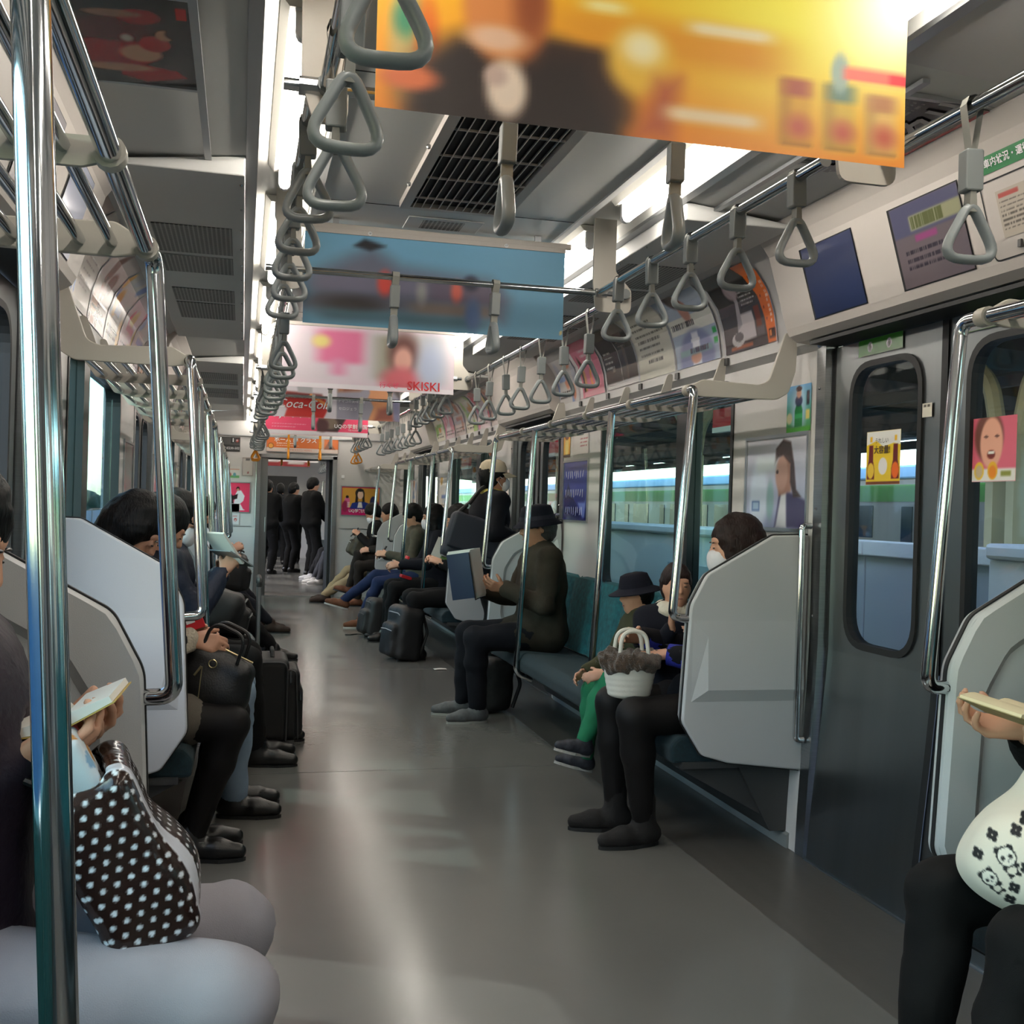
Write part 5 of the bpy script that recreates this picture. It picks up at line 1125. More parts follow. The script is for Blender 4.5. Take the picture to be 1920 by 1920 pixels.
def hair_obj(parent, kind, hc, M, sc, m, vox):
    S = Sdf(.02); Rn = _rot(M); H = lambda x, y, z: hc+M @ (Vector((x,y,z))*sc)
    def E(c, r, k=.02, op=1): S.ell(H(*c), tuple(v*sc for v in r), Rn, k, op)
    E((-.016,0,.034), (.106,.086,.103)); E((-.05,0,-.02), (.072,.080,.085), .03)
    if kind in ('bob', 'long'):
        zl = -.17 if kind == 'bob' else -.30
        for s in (-1,1): S.cap(H(-.01,s*.070,.0), H(-.005,s*.078,zl), .034*sc, .030*sc, k=.03); S.cap(H(.030,s*.068,.02), H(.030,s*.070,zl*.7), .022*sc, .020*sc, k=.03)
        S.cap(H(-.07,0,-.02), H(-.065,0,zl), .065*sc, .060*sc, k=.04, sq=(tuple(M @ Vector((1,0,0))), .55))
    S.ell(H(.118,0,-.070), tuple(v*sc for v in (.062,.062,.100)), Rn, .012, -1)
    if kind == 'bob' or kind == 'long': S.ell(H(.112,0,.012), tuple(v*sc for v in (.030,.045,.022)), Rn, .01, -1); S.cap(H(0,0,-.05), H(0,0,-.4), .052*sc, .052*sc, k=.01, op=-1)
    else:
        for s in (-1,1): S.ell(H(.048,s*.088,-.062), tuple(v*sc for v in (.062,.036,.072)), Rn, .01, -1)
        S.ell(H(-.01,0,-.16), tuple(v*sc for v in (.12,.12,.065)), Rn, .015, -1)
    return S.done('hair', m, parent, vox, noise=(.0018, 150, 3))
def person(label, loc, rz, coat, legs, shoes, hair=('short', None), sc=1.0, seated=True, lean=0, side=0, head=(0,0,0), hands=None, feet=None, vox=.010, bvox=.008, skin=None, bulk=1.0,
           skirt=None, mask=False, coat_hem=0.0, collar=True, shades=False, hip=None, bare=False, hcurl=(30,35,25), hdir=None, legw=1.0, group=None, neck_fwd=.03, shoe_kind='low', nohands=False, noise=None, knee_pole=None, name='person', cuffs=None, palms=None, twist=0, fl_up=0.0):
    r = empty(name, (loc[0], loc[1], 0), rz, label, 'person', group)
    skin = skin or SKIN_M; hz = hip if hip is not None else (.535*min(1, .4+.6*sc) if seated else .922*sc)
    hp = Vector((0,0,hz)); ln = R(lean); sd = R(side); L = .475*sc
    up = Vector((math.sin(ln), math.sin(sd), math.cos(ln)*math.cos(sd))).normalized(); fw = Vector((math.cos(ln),0,-math.sin(ln))); lf = up.cross(fw).normalized()
    if twist: q_ = Quaternion(up, R(twist)); fw2 = q_ @ fw; lf2 = q_ @ lf
    else: fw2, lf2 = fw, lf
    P = lambda u, f=0, l=0: hp+up*(u*L)+fw2*f*sc+lf2*l*sc
    nb = P(1.0, .0); sw = .172*sc*(.5+.5*bulk)
    M = frame_of(*head); hc = nb+Vector((neck_fwd*sc,0,.118*sc))+up*.035*sc
    Ssh = {1: P(.93,0,sw/sc), -1: P(.93,0,-sw/sc)}
    hands = hands or {1: P(.1,.32,.10), -1: P(.1,.32,-.10)}
    ua, fa, th, sh = .275*sc, .245*sc, .42*sc, .42*sc
    el, wr = {}, {}
    for s in (1,-1): el[s], wr[s] = ik(Ssh[s], hands[s], ua, fa, lf*s*.55-Vector((0,0,1))-fw*.5)
    hj = {s: hp+lf*s*.088*sc+Vector((.01,0,-.015))*sc for s in (1,-1)}
    if feet is None: feet = {s: ((.48, s*.09, .085) if seated else (.0, s*.09, .085)) for s in (1,-1)}
    kn, an = {}, {}
    for s in (1,-1): kn[s], an[s] = ik(hj[s], Vector(feet[s]), th, sh, (knee_pole or {}).get(s, Vector((.75,s*.10,.65)) if seated else Vector((1,s*.1,0))))
    # body: one continuous surface
    S = Sdf(.03); head_prims(S, hc, M, sc, nb-up*.03)
    ell_t = [(0,.10,.15),(.3,.095,.135),(.6,.105,.15),(.85,.09,.15)]
    for t, a, b in ell_t: S.ell(P(t), (a*sc*.85, b*sc*.85, .10*sc), _rot(Matrix((fw2,lf2,up)).transposed()), .05)
    for s in (1,-1):
        S.cap(P(.95), Ssh[s], .05*sc, .045*sc); S.cap(Ssh[s], el[s], .040*sc, .034*sc); S.cap(el[s], wr[s], .034*sc, .024*sc)
        S.cap(hj[s], kn[s], .062*sc*legw, .046*sc*legw); S.cap(kn[s], an[s], .044*sc*legw, .030*sc*legw)
        if not nohands:
            d = (wr[s]-el[s]).normalized() if not (hdir and s in hdir) else Vector(hdir[s]); pn = Vector(palms[s]) if (palms and s in palms) else (lf*(-s)+Vector((0,0,-.5)))
            hand_prims(S, wr[s]+d*.012*sc, d, pn, -s if True else s, hcurl, sc=sc*.98)
    S.done('body', skin, r, bvox, adapt=.15)
    eyo = []
    if not shades:
        for s in (1,-1):
            c = hc+M @ (Vector((.0905,s*.030,.002))*sc); b = B(); b.ball((0,0,0), (.006*sc,.012*sc,.0035*sc), 8, 5); b.xf(Matrix.Translation(c) @ M.to_4x4()); b.done('eye', EYE, r, smooth=True, ang=80)
            c = hc+M @ (Vector((.0925,s*.032,.023))*sc); b = B(); b.ball((0,0,0), (.005*sc,.016*sc,.003*sc), 8, 4); b.xf(Matrix.Translation(c) @ M.to_4x4()); b.done('eyebrow', EYE, r, smooth=True, ang=80)
    if not mask:
        c = hc+M @ (Vector((.0915,0,-.065))*sc); b = B(); b.ball((0,0,0), (.005*sc,.018*sc,.004*sc), 8, 4); b.xf(Matrix.Translation(c) @ M.to_4x4()); b.done('lips', LIP, r, smooth=True, ang=80)
    # coat
    if coat:
        S = Sdf(.04); Rt = _rot(Matrix((fw2,lf2,up)).transposed())
        for t, a, b in [(-.02,.135,.185),(.25,.125,.165),(.5,.125,.170),(.72,.120,.178),(.88,.100,.165)]: S.ell(P(t), (a*sc*bulk, b*sc*bulk, .115*sc), Rt, .06)
        for s in (1,-1):
            S.cap(P(.97,-.01), Ssh[s], .062*sc, .062*sc*bulk, k=.05); S.cap(Ssh[s], el[s], .062*sc*bulk, .054*sc*bulk, k=.035); S.cap(el[s], wr[s], .053*sc*bulk, .043*sc*bulk, k=.02)
            if coat_hem: S.cap(hj[s]+Vector((-.02,0,.02)), hj[s].lerp(kn[s], coat_hem), .098*sc, .090*sc, k=.06)
        S.cap(P(.97), nb+up*.02*sc, .075*sc, .066*sc, k=.03)
        S.cap(nb-up*.02*sc, nb+up*.2*sc, .056*sc, .06*sc, k=.01, op=-1)
        for s in (1,-1):
            d = (wr[s]-el[s]).normalized(); S.cap(wr[s]+d*.002*sc, wr[s]+d*.12*sc, .034*sc, .05*sc, k=.006, op=-1)
        S.done('coat', coat, r, vox, noise or (.0035, 34, 5), adapt=.08)
        if collar:
            b = Sdf(.012); n_ = 10
            for q in range(n_):
                a0, a1 = -2.5+5.0*q/n_, -2.5+5.0*(q+1)/n_
                f = lambda a: P(1.0,0,0)+fw2*(-math.cos(a)*.068*sc)+lf2*(math.sin(a)*.072*sc)+up*(.018-.02*abs(a)/2.5)*sc
                b.cap(f(a0), f(a1), .020*sc, .020*sc)
            b.done('collar', coat, r, vox*.9, adapt=.08)
    # trousers or tights
    S = Sdf(.035); S.ell(hp, (.125*sc,.165*sc,.105*sc), None, .05)
    for s in (1,-1):
        S.cap(hj[s], kn[s], .086*sc*legw, .066*sc*legw, k=.04); S.cap(kn[s], kn[s].lerp(an[s], .35), .066*sc*legw, .061*sc*legw, k=.02); S.cap(kn[s].lerp(an[s], .35), an[s]+Vector((0,0,.01 if not bare else -.03)), .061*sc*legw, .046*sc*legw if not bare else .035*sc*legw, k=.02)
    S.done('trousers' if not bare else 'tights', legs, r, vox, (.0032, 40, 9) if not bare else (.0008, 40, 9), adapt=.08)
    if skirt:
        S = Sdf(.05); S.ell(hp+Vector((0,0,.01)), (.135*sc,.175*sc,.115*sc), None, .05)
        for s in (1,-1): S.cap(hj[s], hj[s].lerp(kn[s], skirt[1]), .094*sc, .092*sc, k=.06)
        S.done('skirt', skirt[0], r, vox, (.004, 30, 11), adapt=.08)
    # shoes
    for s in (1,-1):
        d = (an[s]-kn[s]).normalized(); fd = Vector((1,0,0)); fd = (fd-d*fd.dot(d)*(1.0 if fl_up else 0.0)).normalized()
        if feet[s][2] > .14*sc: fd = (Vector((1,0,.25))).normalized()
        yaw_ = Quaternion(Vector((0,0,1)), R(8*s)); fd = yaw_ @ fd; dn = Vector((0,0,-1)) if feet[s][2] < .14*sc else fd.cross(Vector((0,1,0))).normalized()
        if dn.z > 0: dn = -dn
        hl = an[s]+dn*.040*sc-fd*.035*sc; toe = an[s]+dn*.052*sc+fd*.165*sc; side_ = fd.cross(dn)
        S = Sdf(.02); S.cap(hl, an[s]+dn*.046*sc+fd*.09*sc, .038*sc, .038*sc); S.cap(an[s]+dn*.046*sc+fd*.09*sc, toe, .040*sc, .027*sc, sq=None)
        S.cap(an[s]+dn*.03*sc, an[s]+dn*(-.015 if shoe_kind == 'low' else -.09)*sc, .046*sc, .044*sc, k=.03)
        S.box(an[s]+dn*(.085+.05)*sc+fd*.06*sc, (.30*sc,.2*sc,.05*sc), .002, _rot(Matrix((fd,side_,-dn)).transposed()), .004, -1)
        so = S.done('shoe', shoes, r, vox*.8, adapt=.05)
        b = B(); out = []
        for q in range(20):
            a = 2*math.pi*q/20; c, s_ = math.cos(a), math.sin(a); ww = .044-.006*c-(.010 if c < 0 else 0); out.append((.062+.128*c, ww*s_))
        b.prism([(x*sc, y*sc) for x, y in out], 'z', -.010*sc, .006*sc); b.xf(Matrix.Translation(an[s]+dn*.078*sc) @ Matrix((fd,side_,-dn)).transposed().to_4x4()); b.done('sole', cuffs[1] if cuffs and cuffs[0] == 'sole' else X['dark'], so)
    if hair and hair[1]: hair_obj(r, hair[0], hc, M, sc, hair[1], max(vox*.8, .006))
    H = lambda x, y, z: hc+M @ (Vector((x,y,z))*sc)
    if mask:
        S = Sdf(.012); Rn = _rot(M); S.ell(H(.060,0,-.058), (.058*sc,.060*sc,.060*sc), Rn); S.ell(H(.072,0,-.030), (.036*sc,.042*sc,.034*sc), Rn, .02); S.ell(H(-.05,0,-.03), (.095*sc,.2*sc,.2*sc), Rn, .008, -1); S.ell(H(.06,0,.075), (.2*sc,.2*sc,.085*sc), Rn, .008, -1)
        mo = S.done('face_mask', MASKM, r, max(vox*.7,.006), (.0012, 90, 4), adapt=.05)
        for s in (1,-1): B().tube([H(.055,s*.056,-.02), H(.03,s*.072,-.008), H(-.006,s*.080,.012)], .0022*sc, 5).done('ear_loop', MASKM, mo); B().tube([H(.045,s*.052,-.085), H(.02,s*.068,-.06), H(-.006,s*.080,-.03)], .0022*sc, 5).done('ear_loop', MASKM, mo)
    if shades:
        g = empty('sunglasses', (0,0,0)); g.parent = r
        for s in (1,-1):
            b = B(); b.ball((0,0,0), (.005*sc,.026*sc,.018*sc), 12, 7); b.xf(Matrix.Translation(H(.101,s*.031,.004)) @ M.to_4x4()); b.done('lens', DARKLENS, g, smooth=True, ang=80)
            B().tube([H(.098,s*.056,.010), H(.06,s*.078,.012), H(-.004,s*.084,.008)], .0045*sc, 6).done('temple_arm', DARKLENS, g)
        B().tube([H(.106,-.01,.010), H(.106,.01,.010)], .003*sc, 5).done('bridge', DARKLENS, g)
    r['_h'] = 1
    return r, dict(hc=hc, M=M, H=H, P=P, wr=wr, el=el, kn=kn, an=an, nb=nb, fw=fw2, lf=lf2, up=up, hj=hj, sc=sc)
for _k in (): pass
def bucket_hat(r, I, m, band, brim=.055):
    H, M, sc = I['H'], I['M'], I['sc']; b = B()
    prof = [(0,.135),(.055,.133),(.082,.122),(.092,.09),(.100,.045)]; n = 24; b.lathe(prof, n); b.xf(Matrix.Translation(H(-.008,0,.0)) @ M.to_4x4() @ Matrix.Diagonal((1.10*sc,.92*sc,1.0*sc,1)))
    h = empty('bucket_hat', (0,0,0)); h.parent = r
    b.done('crown', m, h, smooth=True, ang=60)
    b = B(); b.lathe([(.100,.046),(.112,.036),(.112+brim,.012),(.112+brim,.006),(.105,.036)], n); b.xf(Matrix.Translation(H(-.008,0,.0)) @ M.to_4x4() @ Matrix.Diagonal((1.10*sc,.92*sc,1.0*sc,1))); b.done('brim', m, h, smooth=True, ang=60)
    b = B(); b.lathe([(.1015,.044),(.0965,.068),(.098,.068),(.103,.044)], n); b.xf(Matrix.Translation(H(-.008,0,.0)) @ M.to_4x4() @ Matrix.Diagonal((1.10*sc,.92*sc,1.0*sc,1))); b.done('hat_band', band, h)
def ball_cap(r, I, m):
    H, M, sc = I['H'], I['M'], I['sc']; h = empty('cap', (0,0,0)); h.parent = r
    b = B(); b.lathe([(0,.132),(.05,.126),(.082,.104),(.096,.07),(.099,.03)], 24); b.xf(Matrix.Translation(H(-.012,0,.005)) @ M.to_4x4() @ Matrix.Diagonal((1.10*sc,.90*sc,1*sc,1))); b.done('crown', m, h, smooth=True, ang=60)
    b = B()
    def f(u, v): a = R(-62+124*u); rr = .095+.085*v*math.cos(a)**.5; return (rr*math.cos(a)*1.08-.012, rr*math.sin(a)*.9 if v < .5 else (.095*math.sin(a)*.9), .040-.035*v-.02*(math.sin(a)**2))
    b.grid(f, 16, 4); b.xf(Matrix.Translation(H(0,0,0)) @ M.to_4x4() @ Matrix.Scale(sc,4)); o = b.done('peak', m, h, smooth=True, ang=60); sm = o.modifiers.new('t', 'SOLIDIFY'); sm.thickness = .004
PI = math.pi
W2L = lambda I, r: r
def loc2(r, w):
    """world point to the passenger's own space"""
    c, s = math.cos(-r[2]), math.sin(-r[2]); dx, dy = w[0]-r[0], w[1]-r[1]; return Vector((c*dx-s*dy, s*dx+c*dy, w[2]))
BLK = cloth('black wool', (.030,.030,.034)); BLKP = cloth('black trouser cloth', (.032,.032,.036)); NAVY = cloth('navy wool', (.05,.058,.095)); TIGHT = cloth('black tights', (.045,.036,.036), .6, 700, .1)
BSHOE = mat('black leather', (.05,.05,.05), .35, bump=(120,.08)); BROWN = mat('brown suede', (.40,.24,.15), .8, vary=(20,.15), bump=(200,.2)); DBROWN = mat('dark brown suede', (.20,.14,.11), .8, bump=(200,.2)); WSHOE = mat('white sneaker leather', (.86,.86,.86), .5)
def at_r(y, x=1.14): return (x, y, PI)
def at_l(y, x=-1.14): return (x, y, 0.0)
# -- woman with polka-dot bag (suitcase side, nearest bench)
a = at_l(1.83, -1.17); F = lambda *w: loc2(a, w)
L1, I1 = person('person in a dark purple jacket and pale lavender trousers reading a yellow-covered book', a[:2], a[2], cloth('dark purple nylon', (.13,.10,.14), .5, 60, .3), cloth('pale lavender twill', (.60,.59,.62), .85, 500, .2, .05), BSHOE, ('short', HAIR_B), lean=0, head=(24,0,0),
    hands={-1: F(-1.06,1.76,.865), 1: F(-1.04,1.93,.87)}, feet={-1: F(-.80,1.70,.085), 1: F(-.80,1.96,.085)}, vox=.009, bvox=.006, hip=.55, sc=1.03, legw=1.22, bulk=1.2, neck_fwd=.0, hcurl=(35,40,30), hdir={-1: (.9,.1,.1), 1: (.9,-.15,.1)}, palms={-1: (.1,.5,.85), 1: (.1,-.5,.85)})
# -- dozing woman behind the partition
a = at_l(4.06, -1.165); F = lambda *w: loc2(a, w)
L2, I2 = person('person with black hair over a bowed face, red phone and black tights', a[:2], a[2], cloth('dark charcoal wool', (.12,.12,.13)), TIGHT, BSHOE, ('bob', HAIR_B), lean=6, head=(42,-12,0), hands={-1: F(-.89,4.00,.775), 1: F(-.90,4.16,.78)},
    feet={-1: F(-.86,3.98,.085), 1: F(-.87,4.12,.085)}, vox=.010, bvox=.007, bare=True, skirt=(cloth('grey tweed', (.36,.34,.31)), .62), hcurl=(40,45,35), hdir={-1: (.95,-.1,-.15), 1: (.9,-.3,-.1)})
# -- light jeans
a = at_l(4.56, -1.15); F = lambda *w: loc2(a, w)
L3, I3 = person('person in light blue jeans with wavy dark hair beside the dozing woman', a[:2], a[2], NAVY, cloth('light blue denim', (.50,.58,.66), .85, 500, .25, .10), BSHOE, ('short', HAIR_B), lean=10, head=(32,0,0), hands={-1: F(-.86,4.50,.66), 1: F(-.86,4.66,.66)}, feet={-1: F(-.72,4.50,.085), 1: F(-.72,4.66,.085)}, vox=.011, bvox=.009, legw=1.1)
# -- sunglasses man
a = at_l(5.42, -1.12); F = lambda *w: loc2(a, w)
L4, I4 = person('person with dark sunglasses and white mask in a navy puffer jacket reading a white paper', a[:2], a[2], cloth('navy puffer nylon', (.10,.12,.18), .5, 22, .7), BLKP, BSHOE, ('short', HAIR_B), lean=8, head=(24,-8,0), hands={-1: F(-.80,5.36,.92), 1: F(-.82,5.52,.90)}, feet={-1: F(-.62,5.36,.085), 1: F(-.62,5.54,.085)},
    vox=.011, bvox=.008, mask=True, shades=True, bulk=1.12, sc=1.03)
a = at_l(6.0, -1.14); F = lambda *w: loc2(a, w)
L5, I5 = person('person in black with a grey striped bag on the lap, next to the sunglasses wearer', a[:2], a[2], BLK, BLKP, BSHOE, ('short', HAIR_B), lean=6, head=(28,0,0), hands={-1: F(-.84,5.92,.74), 1: F(-.84,6.1,.74)}, feet={-1: F(-.55,5.92,.085), 1: F(-.55,6.1,.085)}, vox=.012, bvox=.010, legw=1.1)
a = at_l(9.0, -1.13); F = lambda *w: loc2(a, w)
L6, I6 = person('person in black holding a phone over a black backpack past the second doorway, suitcase side', a[:2], a[2], BLK, BLKP, BSHOE, ('short', HAIR_B), lean=6, head=(28,0,0), hands={-1: F(-.80,8.92,.86), 1: F(-.82,9.08,.84)}, feet={-1: F(-.44,8.94,.085), 1: F(-.50,9.12,.085)}, vox=.014, bvox=.010)
a = at_l(10.9, -1.13); F = lambda *w: loc2(a, w)
L7, I7 = person('person in dark navy trousers and brown suede shoes far along the bench, suitcase side', a[:2], a[2], BLK, NAVY, DBROWN, ('short', HAIR_B), lean=4, head=(20,0,0), feet={-1: F(-.42,10.8,.085), 1: F(-.46,11.0,.085)}, vox=.014, bvox=.012)
# -- panda bag woman
a = at_r(1.88, 1.14); F = lambda *w: loc2(a, w)
R1, J1 = person('person in black with a paperback book beside the doorway', a[:2], a[2], cloth('black knit', (.03,.03,.033)), cloth('black leggings', (.025,.025,.027), .8, 500, .15), BSHOE, ('bob', HAIR_B), lean=2, head=(28,0,0), hands={1: F(.90,1.80,.80), -1: F(.90,1.97,.83)}, feet={1: F(.62,1.70,.085), -1: F(.64,1.93,.085)}, vox=.010, bvox=.006, legw=1.02, hcurl=(28,38,25), hdir={1: (.9,.2,.15), -1: (.9,-.3,.1)}, palms={1: (.15,-.4,.9), -1: (.1,.5,.85)})
# -- masked woman, mother
a = at_r(4.00, 1.17); F = lambda *w: loc2(a, w)
R2, J2 = person('person with brown hair and white mask in black tights and ankle boots behind the partition', a[:2], a[2], cloth('dark dotted knit', (.05,.05,.075), vary=.4), TIGHT, mat('black suede', (.06,.055,.055), .85, bump=(200,.2)), ('bob', HAIR_BR), lean=-2, hip=.515, head=(6,-14,0), hands={1: F(.90,3.97,.72), -1: F(.86,4.14,.76)}, feet={1: F(.80,3.91,.085), -1: F(.76,4.12,.085)}, vox=.010, bvox=.007, bare=True, mask=True,
    skirt=(cloth('dark print skirt', (.10,.09,.10), vary=.5), .45), shoe_kind='boot', legw=1.06, neck_fwd=.0, hdir={1: (.95,-.05,-.1)}, palms={1: (.1,-.3,-.9)})
# -- child in hat
a = at_r(4.54, 1.10); F = lambda *w: loc2(a, w)
C1, K1 = person('child in a navy hat and green trousers with crossed legs', a[:2], a[2], cloth('olive cotton', (.25,.25,.17)), cloth('green denim', (.13,.45,.31), .85, 400, .25, .12), mat('dark patterned sneaker', (.16,.17,.20), .7, vary=(60,.6)), ('short', HAIR_B), sc=.68, hip=.50, lean=18, head=(10,0,0), hands={1: F(.80,4.40,.58), -1: F(.78,4.6,.56)}, feet={1: F(.70,4.36,.30), -1: F(.76,4.52,.20)}, vox=.009, bvox=.008, cuffs=('sole', mat('pale rubber sole', (.72,.71,.68), .7, bump=(90,.5))), legw=1.15)
# -- child with white collar
a = (1.06, 4.30, PI+R(80)); F = lambda *w: loc2(a, w)
C2, K2 = person('child with brown hair in a navy coat with a white fluffy collar', a[:2], a[2], cloth('navy fleece', (.045,.052,.095)), NAVY, BSHOE, ('short', HAIR_BR), sc=.74, hip=.50, lean=2, head=(0,0,0), hands={1: F(1.10,4.12,.74), -1: F(.98,4.13,.80)}, vox=.009, bvox=.007, feet={1: F(.92,4.20,.35), -1: F(.90,4.30,.35)}, hdir={-1: (.3,-.1,1)}, hcurl=(12,12,10))
# -- old man in bucket hat
a = at_r(6.34, 1.06); F = lambda *w: loc2(a, w)
R3, J3 = person('person in a navy bucket hat and dark brown coat reading a navy magazine', a[:2], a[2], cloth('dark brown tweed', (.20,.18,.145), .9, 300, .4, .25), cloth('navy trouser twill', (.045,.05,.08)), mat('grey mesh sneaker', (.32,.33,.34), .7, vary=(40,.3)), ('short', mat('grey hair', (.22,.20,.19), .6, bump=(120,.5))), lean=3, head=(8,4,0), hands={1: F(.80,6.22,.79), -1: F(.72,6.46,.77)}, feet={1: F(.66,6.30,.085), -1: F(.62,6.54,.085)}, vox=.010, bvox=.006, bulk=1.16, coat_hem=.46, skin=SKIN2, legw=1.12, noise=(.006, 30, 5),
    hcurl=(30,45,35), hdir={1: (.95,.1,.25), -1: (.9,-.3,.3)}, palms={1: (.2,-.6,.5), -1: (.2,.6,.5)}, cuffs=('sole', mat('light grey sole', (.62,.62,.60), .7)))
bucket_hat(R3, J3, cloth('navy hat cotton', (.055,.06,.11)), cloth('navy hat band', (.16,.16,.20)), .026)
B().tube([J3['wr'][1]-(J3['wr'][1]-J3['el'][1]).normalized()*.028, J3['wr'][1]+(J3['wr'][1]-J3['el'][1]).normalized()*.006], .038, 14).done('shirt_cuff', mat('cream cuff', (.84,.82,.72), .8), R3, smooth=True)
bucket_hat(C1, K1, cloth('navy hat cotton', (.055,.06,.11)), cloth('navy hat cotton', (.055,.06,.11)), .055)
S_ = Sdf(.02)
for q in range(14):
    t = 2*PI*q/14; c = K2['nb']+K2['fw']*(math.cos(t)*.058)+K2['lf']*(math.sin(t)*.060)+K2['up']*(.012+.004*math.sin(5*t)); S_.ell(c, .030)
S_.done('fluffy_collar', mat('white fleece', (.88,.84,.76), .9, bump=(160,.8)), C2, .007, (.003, 120, 3))
# -- standing man with cap
a = (1.02, 7.78, R(8)); F = lambda *w: loc2(a, w)
ST, JS = person('person standing in a cream cap, mask and yellow scarf with a big navy shoulder bag', a[:2], a[2], cloth('dark navy coat', (.05,.055,.085)), BLKP, BSHOE, ('short', HAIR_B), seated=False, sc=.965, lean=2, head=(-2,0,0), mask=True, hands={1: F(1.22,8.0,1.05), -1: F(1.22,7.56,1.05)}, feet={1: F(1.02,7.87,.085), -1: F(1.02,7.69,.085)}, vox=.011, bvox=.008, bulk=1.18, coat_hem=.3, skin=SKIN2)
ball_cap(ST, JS, mat('cream cap cotton', (.80,.74,.64), .9, bump=(300,.3)))
S_ = Sdf(.02)
for q in range(14):
    t = 2*PI*q/14; S_.ell(JS['nb']+JS['fw']*(math.cos(t)*.066)+JS['lf']*(math.sin(t)*.07)+JS['up']*(.022), (.034,.034,.036))
S_.cap(JS['nb']+JS['fw']*.075, JS['nb']+JS['fw']*.115-JS['up']*.16, .034, .028); S_.done('scarf', mat('yellow scarf wool', (.82,.74,.40), .9, bump=(260,.5)), ST, .008, (.003, 70, 5))
# -- reader with the newspaper, and bench past the second doorway
a = at_r(8.98, 1.10); F = lambda *w: loc2(a, w)
R4, J4 = person('person in black reading a green and white newspaper behind the navy shoulder bag', a[:2], a[2], BLK, BLKP, BSHOE, ('short', HAIR_B), lean=4, head=(18,0,0), hands={1: F(.90,8.88,.80), -1: F(.88,9.1,.80)}, feet={1: F(.72,8.90,.085), -1: F(.72,9.1,.085)}, vox=.013, bvox=.010)
a = at_r(10.2, 1.10); F = lambda *w: loc2(a, w)
R5, J5 = person('person with long black hair and white mask in a navy coat holding something red', a[:2], a[2], NAVY, BLKP, BSHOE, ('bob', HAIR_B), lean=4, head=(6,0,0), mask=True, hands={1: F(.72,10.05,.72), -1: F(.74,10.3,.70)}, feet={1: F(.62,10.1,.085), -1: F(.62,10.32,.085)}, vox=.013, bvox=.010)
a = at_r(11.25, 1.08); F = lambda *w: loc2(a, w)
CAMO = mat('camouflage cotton', (.27,.26,.21), .85, vary=(9,.55), bump=(200,.2))
R6, J6 = person('person in blue jeans with crossed legs, brown shoes and an olive patterned jacket', a[:2], a[2], CAMO, cloth('blue denim', (.11,.16,.29), .85, 400, .25, .12), BROWN, ('short', HAIR_B), lean=6, head=(24,0,0), hands={1: F(.74,11.1,.76), -1: F(.76,11.4,.74)}, feet={1: F(.50,11.24,.085), -1: F(.34,11.5,.26)}, vox=.013, bvox=.010, cuffs=('sole', mat('pale sole', (.75,.74,.72), .7)), knee_pole={-1: Vector((.6,-.05,.8))})
a = at_r(14.22, 1.05); F = lambda *w: loc2(a, w)
R7, J7 = person('person with bowed black hair and beige trousers behind a camouflage backpack', a[:2], a[2], BLK, cloth('beige chino', (.62,.54,.42), .85, 400, .2, .08), DBROWN, ('short', HAIR_B), lean=10, head=(34,0,0), mask=True, hands={1: F(.76,14.12,.86), -1: F(.78,14.36,.84)}, feet={1: F(.32,14.08,.085), -1: F(.36,14.36,.085)}, vox=.014, bvox=.012)
a = at_r(13.72, 1.14); F = lambda *w: loc2(a, w)
R8, J8 = person('person in dark brown trousers with crossed legs beside the camouflage backpack', a[:2], a[2], cloth('dark olive wool', (.14,.13,.11)), cloth('dark brown cord', (.14,.12,.105)), BROWN, ('short', HAIR_B), lean=4, head=(10,0,0), hands={1: F(.84,13.62,.70), -1: F(.84,13.82,.70)}, feet={1: F(.70,13.64,.085), -1: F(.62,13.86,.22)}, vox=.014, bvox=.012)
# -- people in the next car
def stand(x, y, rz, label, sc=1.0, lean=0, coat=BLK, shoes=BSHOE):
    a = (x, y, rz); return person(label, a[:2], a[2], coat, BLKP, shoes, ('short', HAIR_B), seated=False, sc=sc, lean=lean, head=(10,0,0), vox=.018, bvox=.016, bulk=1.28, coat_hem=.5, legw=1.25, nohands=True, collar=False)
stand(.44, 19.2, R(20), 'person in a black suit with white collar standing in the next car by the gangway', 1.02)
stand(.12, 20.2, R(30), 'person in a long black coat bowing the head in the next car', .97, 6)
stand(-.22, 21.4, R(100), 'person in black standing farthest away in the next car', .97)
for y, c, nm in ((17.2, cloth('grey denim', (.26,.27,.30)), 'grey jeans'), (18.1, cloth('dark grey wool', (.15,.15,.16)), 'dark grey trousers')):
    a = (1.00, y, PI); F = lambda *w: loc2(a, w)
    person('person seated in the next car in '+nm+' and white sneakers', a[:2], a[2], BLK, c, WSHOE, ('short', HAIR_B), lean=8, head=(25,0,0), vox=.018, bvox=.016, nohands=True, collar=False, feet={1: F(.46,y-.1,.085), -1: F(.40,y+.14,.085)}, cuffs=('sole', WSHOE))
nb_ = B().box(.72,1.36,NY0+.3,NY1-.3,.33,.43).done('seat_cushion', X['teal']); nbk = empty('bench_seat', (0,0,0)); tag(nbk, 'teal bench in the next car beyond the gangway', 'bench'); nb_.parent = nbk; B().box(1.28,1.37,NY0+.3,NY1-.3,.43,.85).done('seat_back', X['teal_b'], nbk); B().box(1.1,1.36,NY0+.3,NY1-.3,0,.34).done('heater_cover', X['under'], nbk)
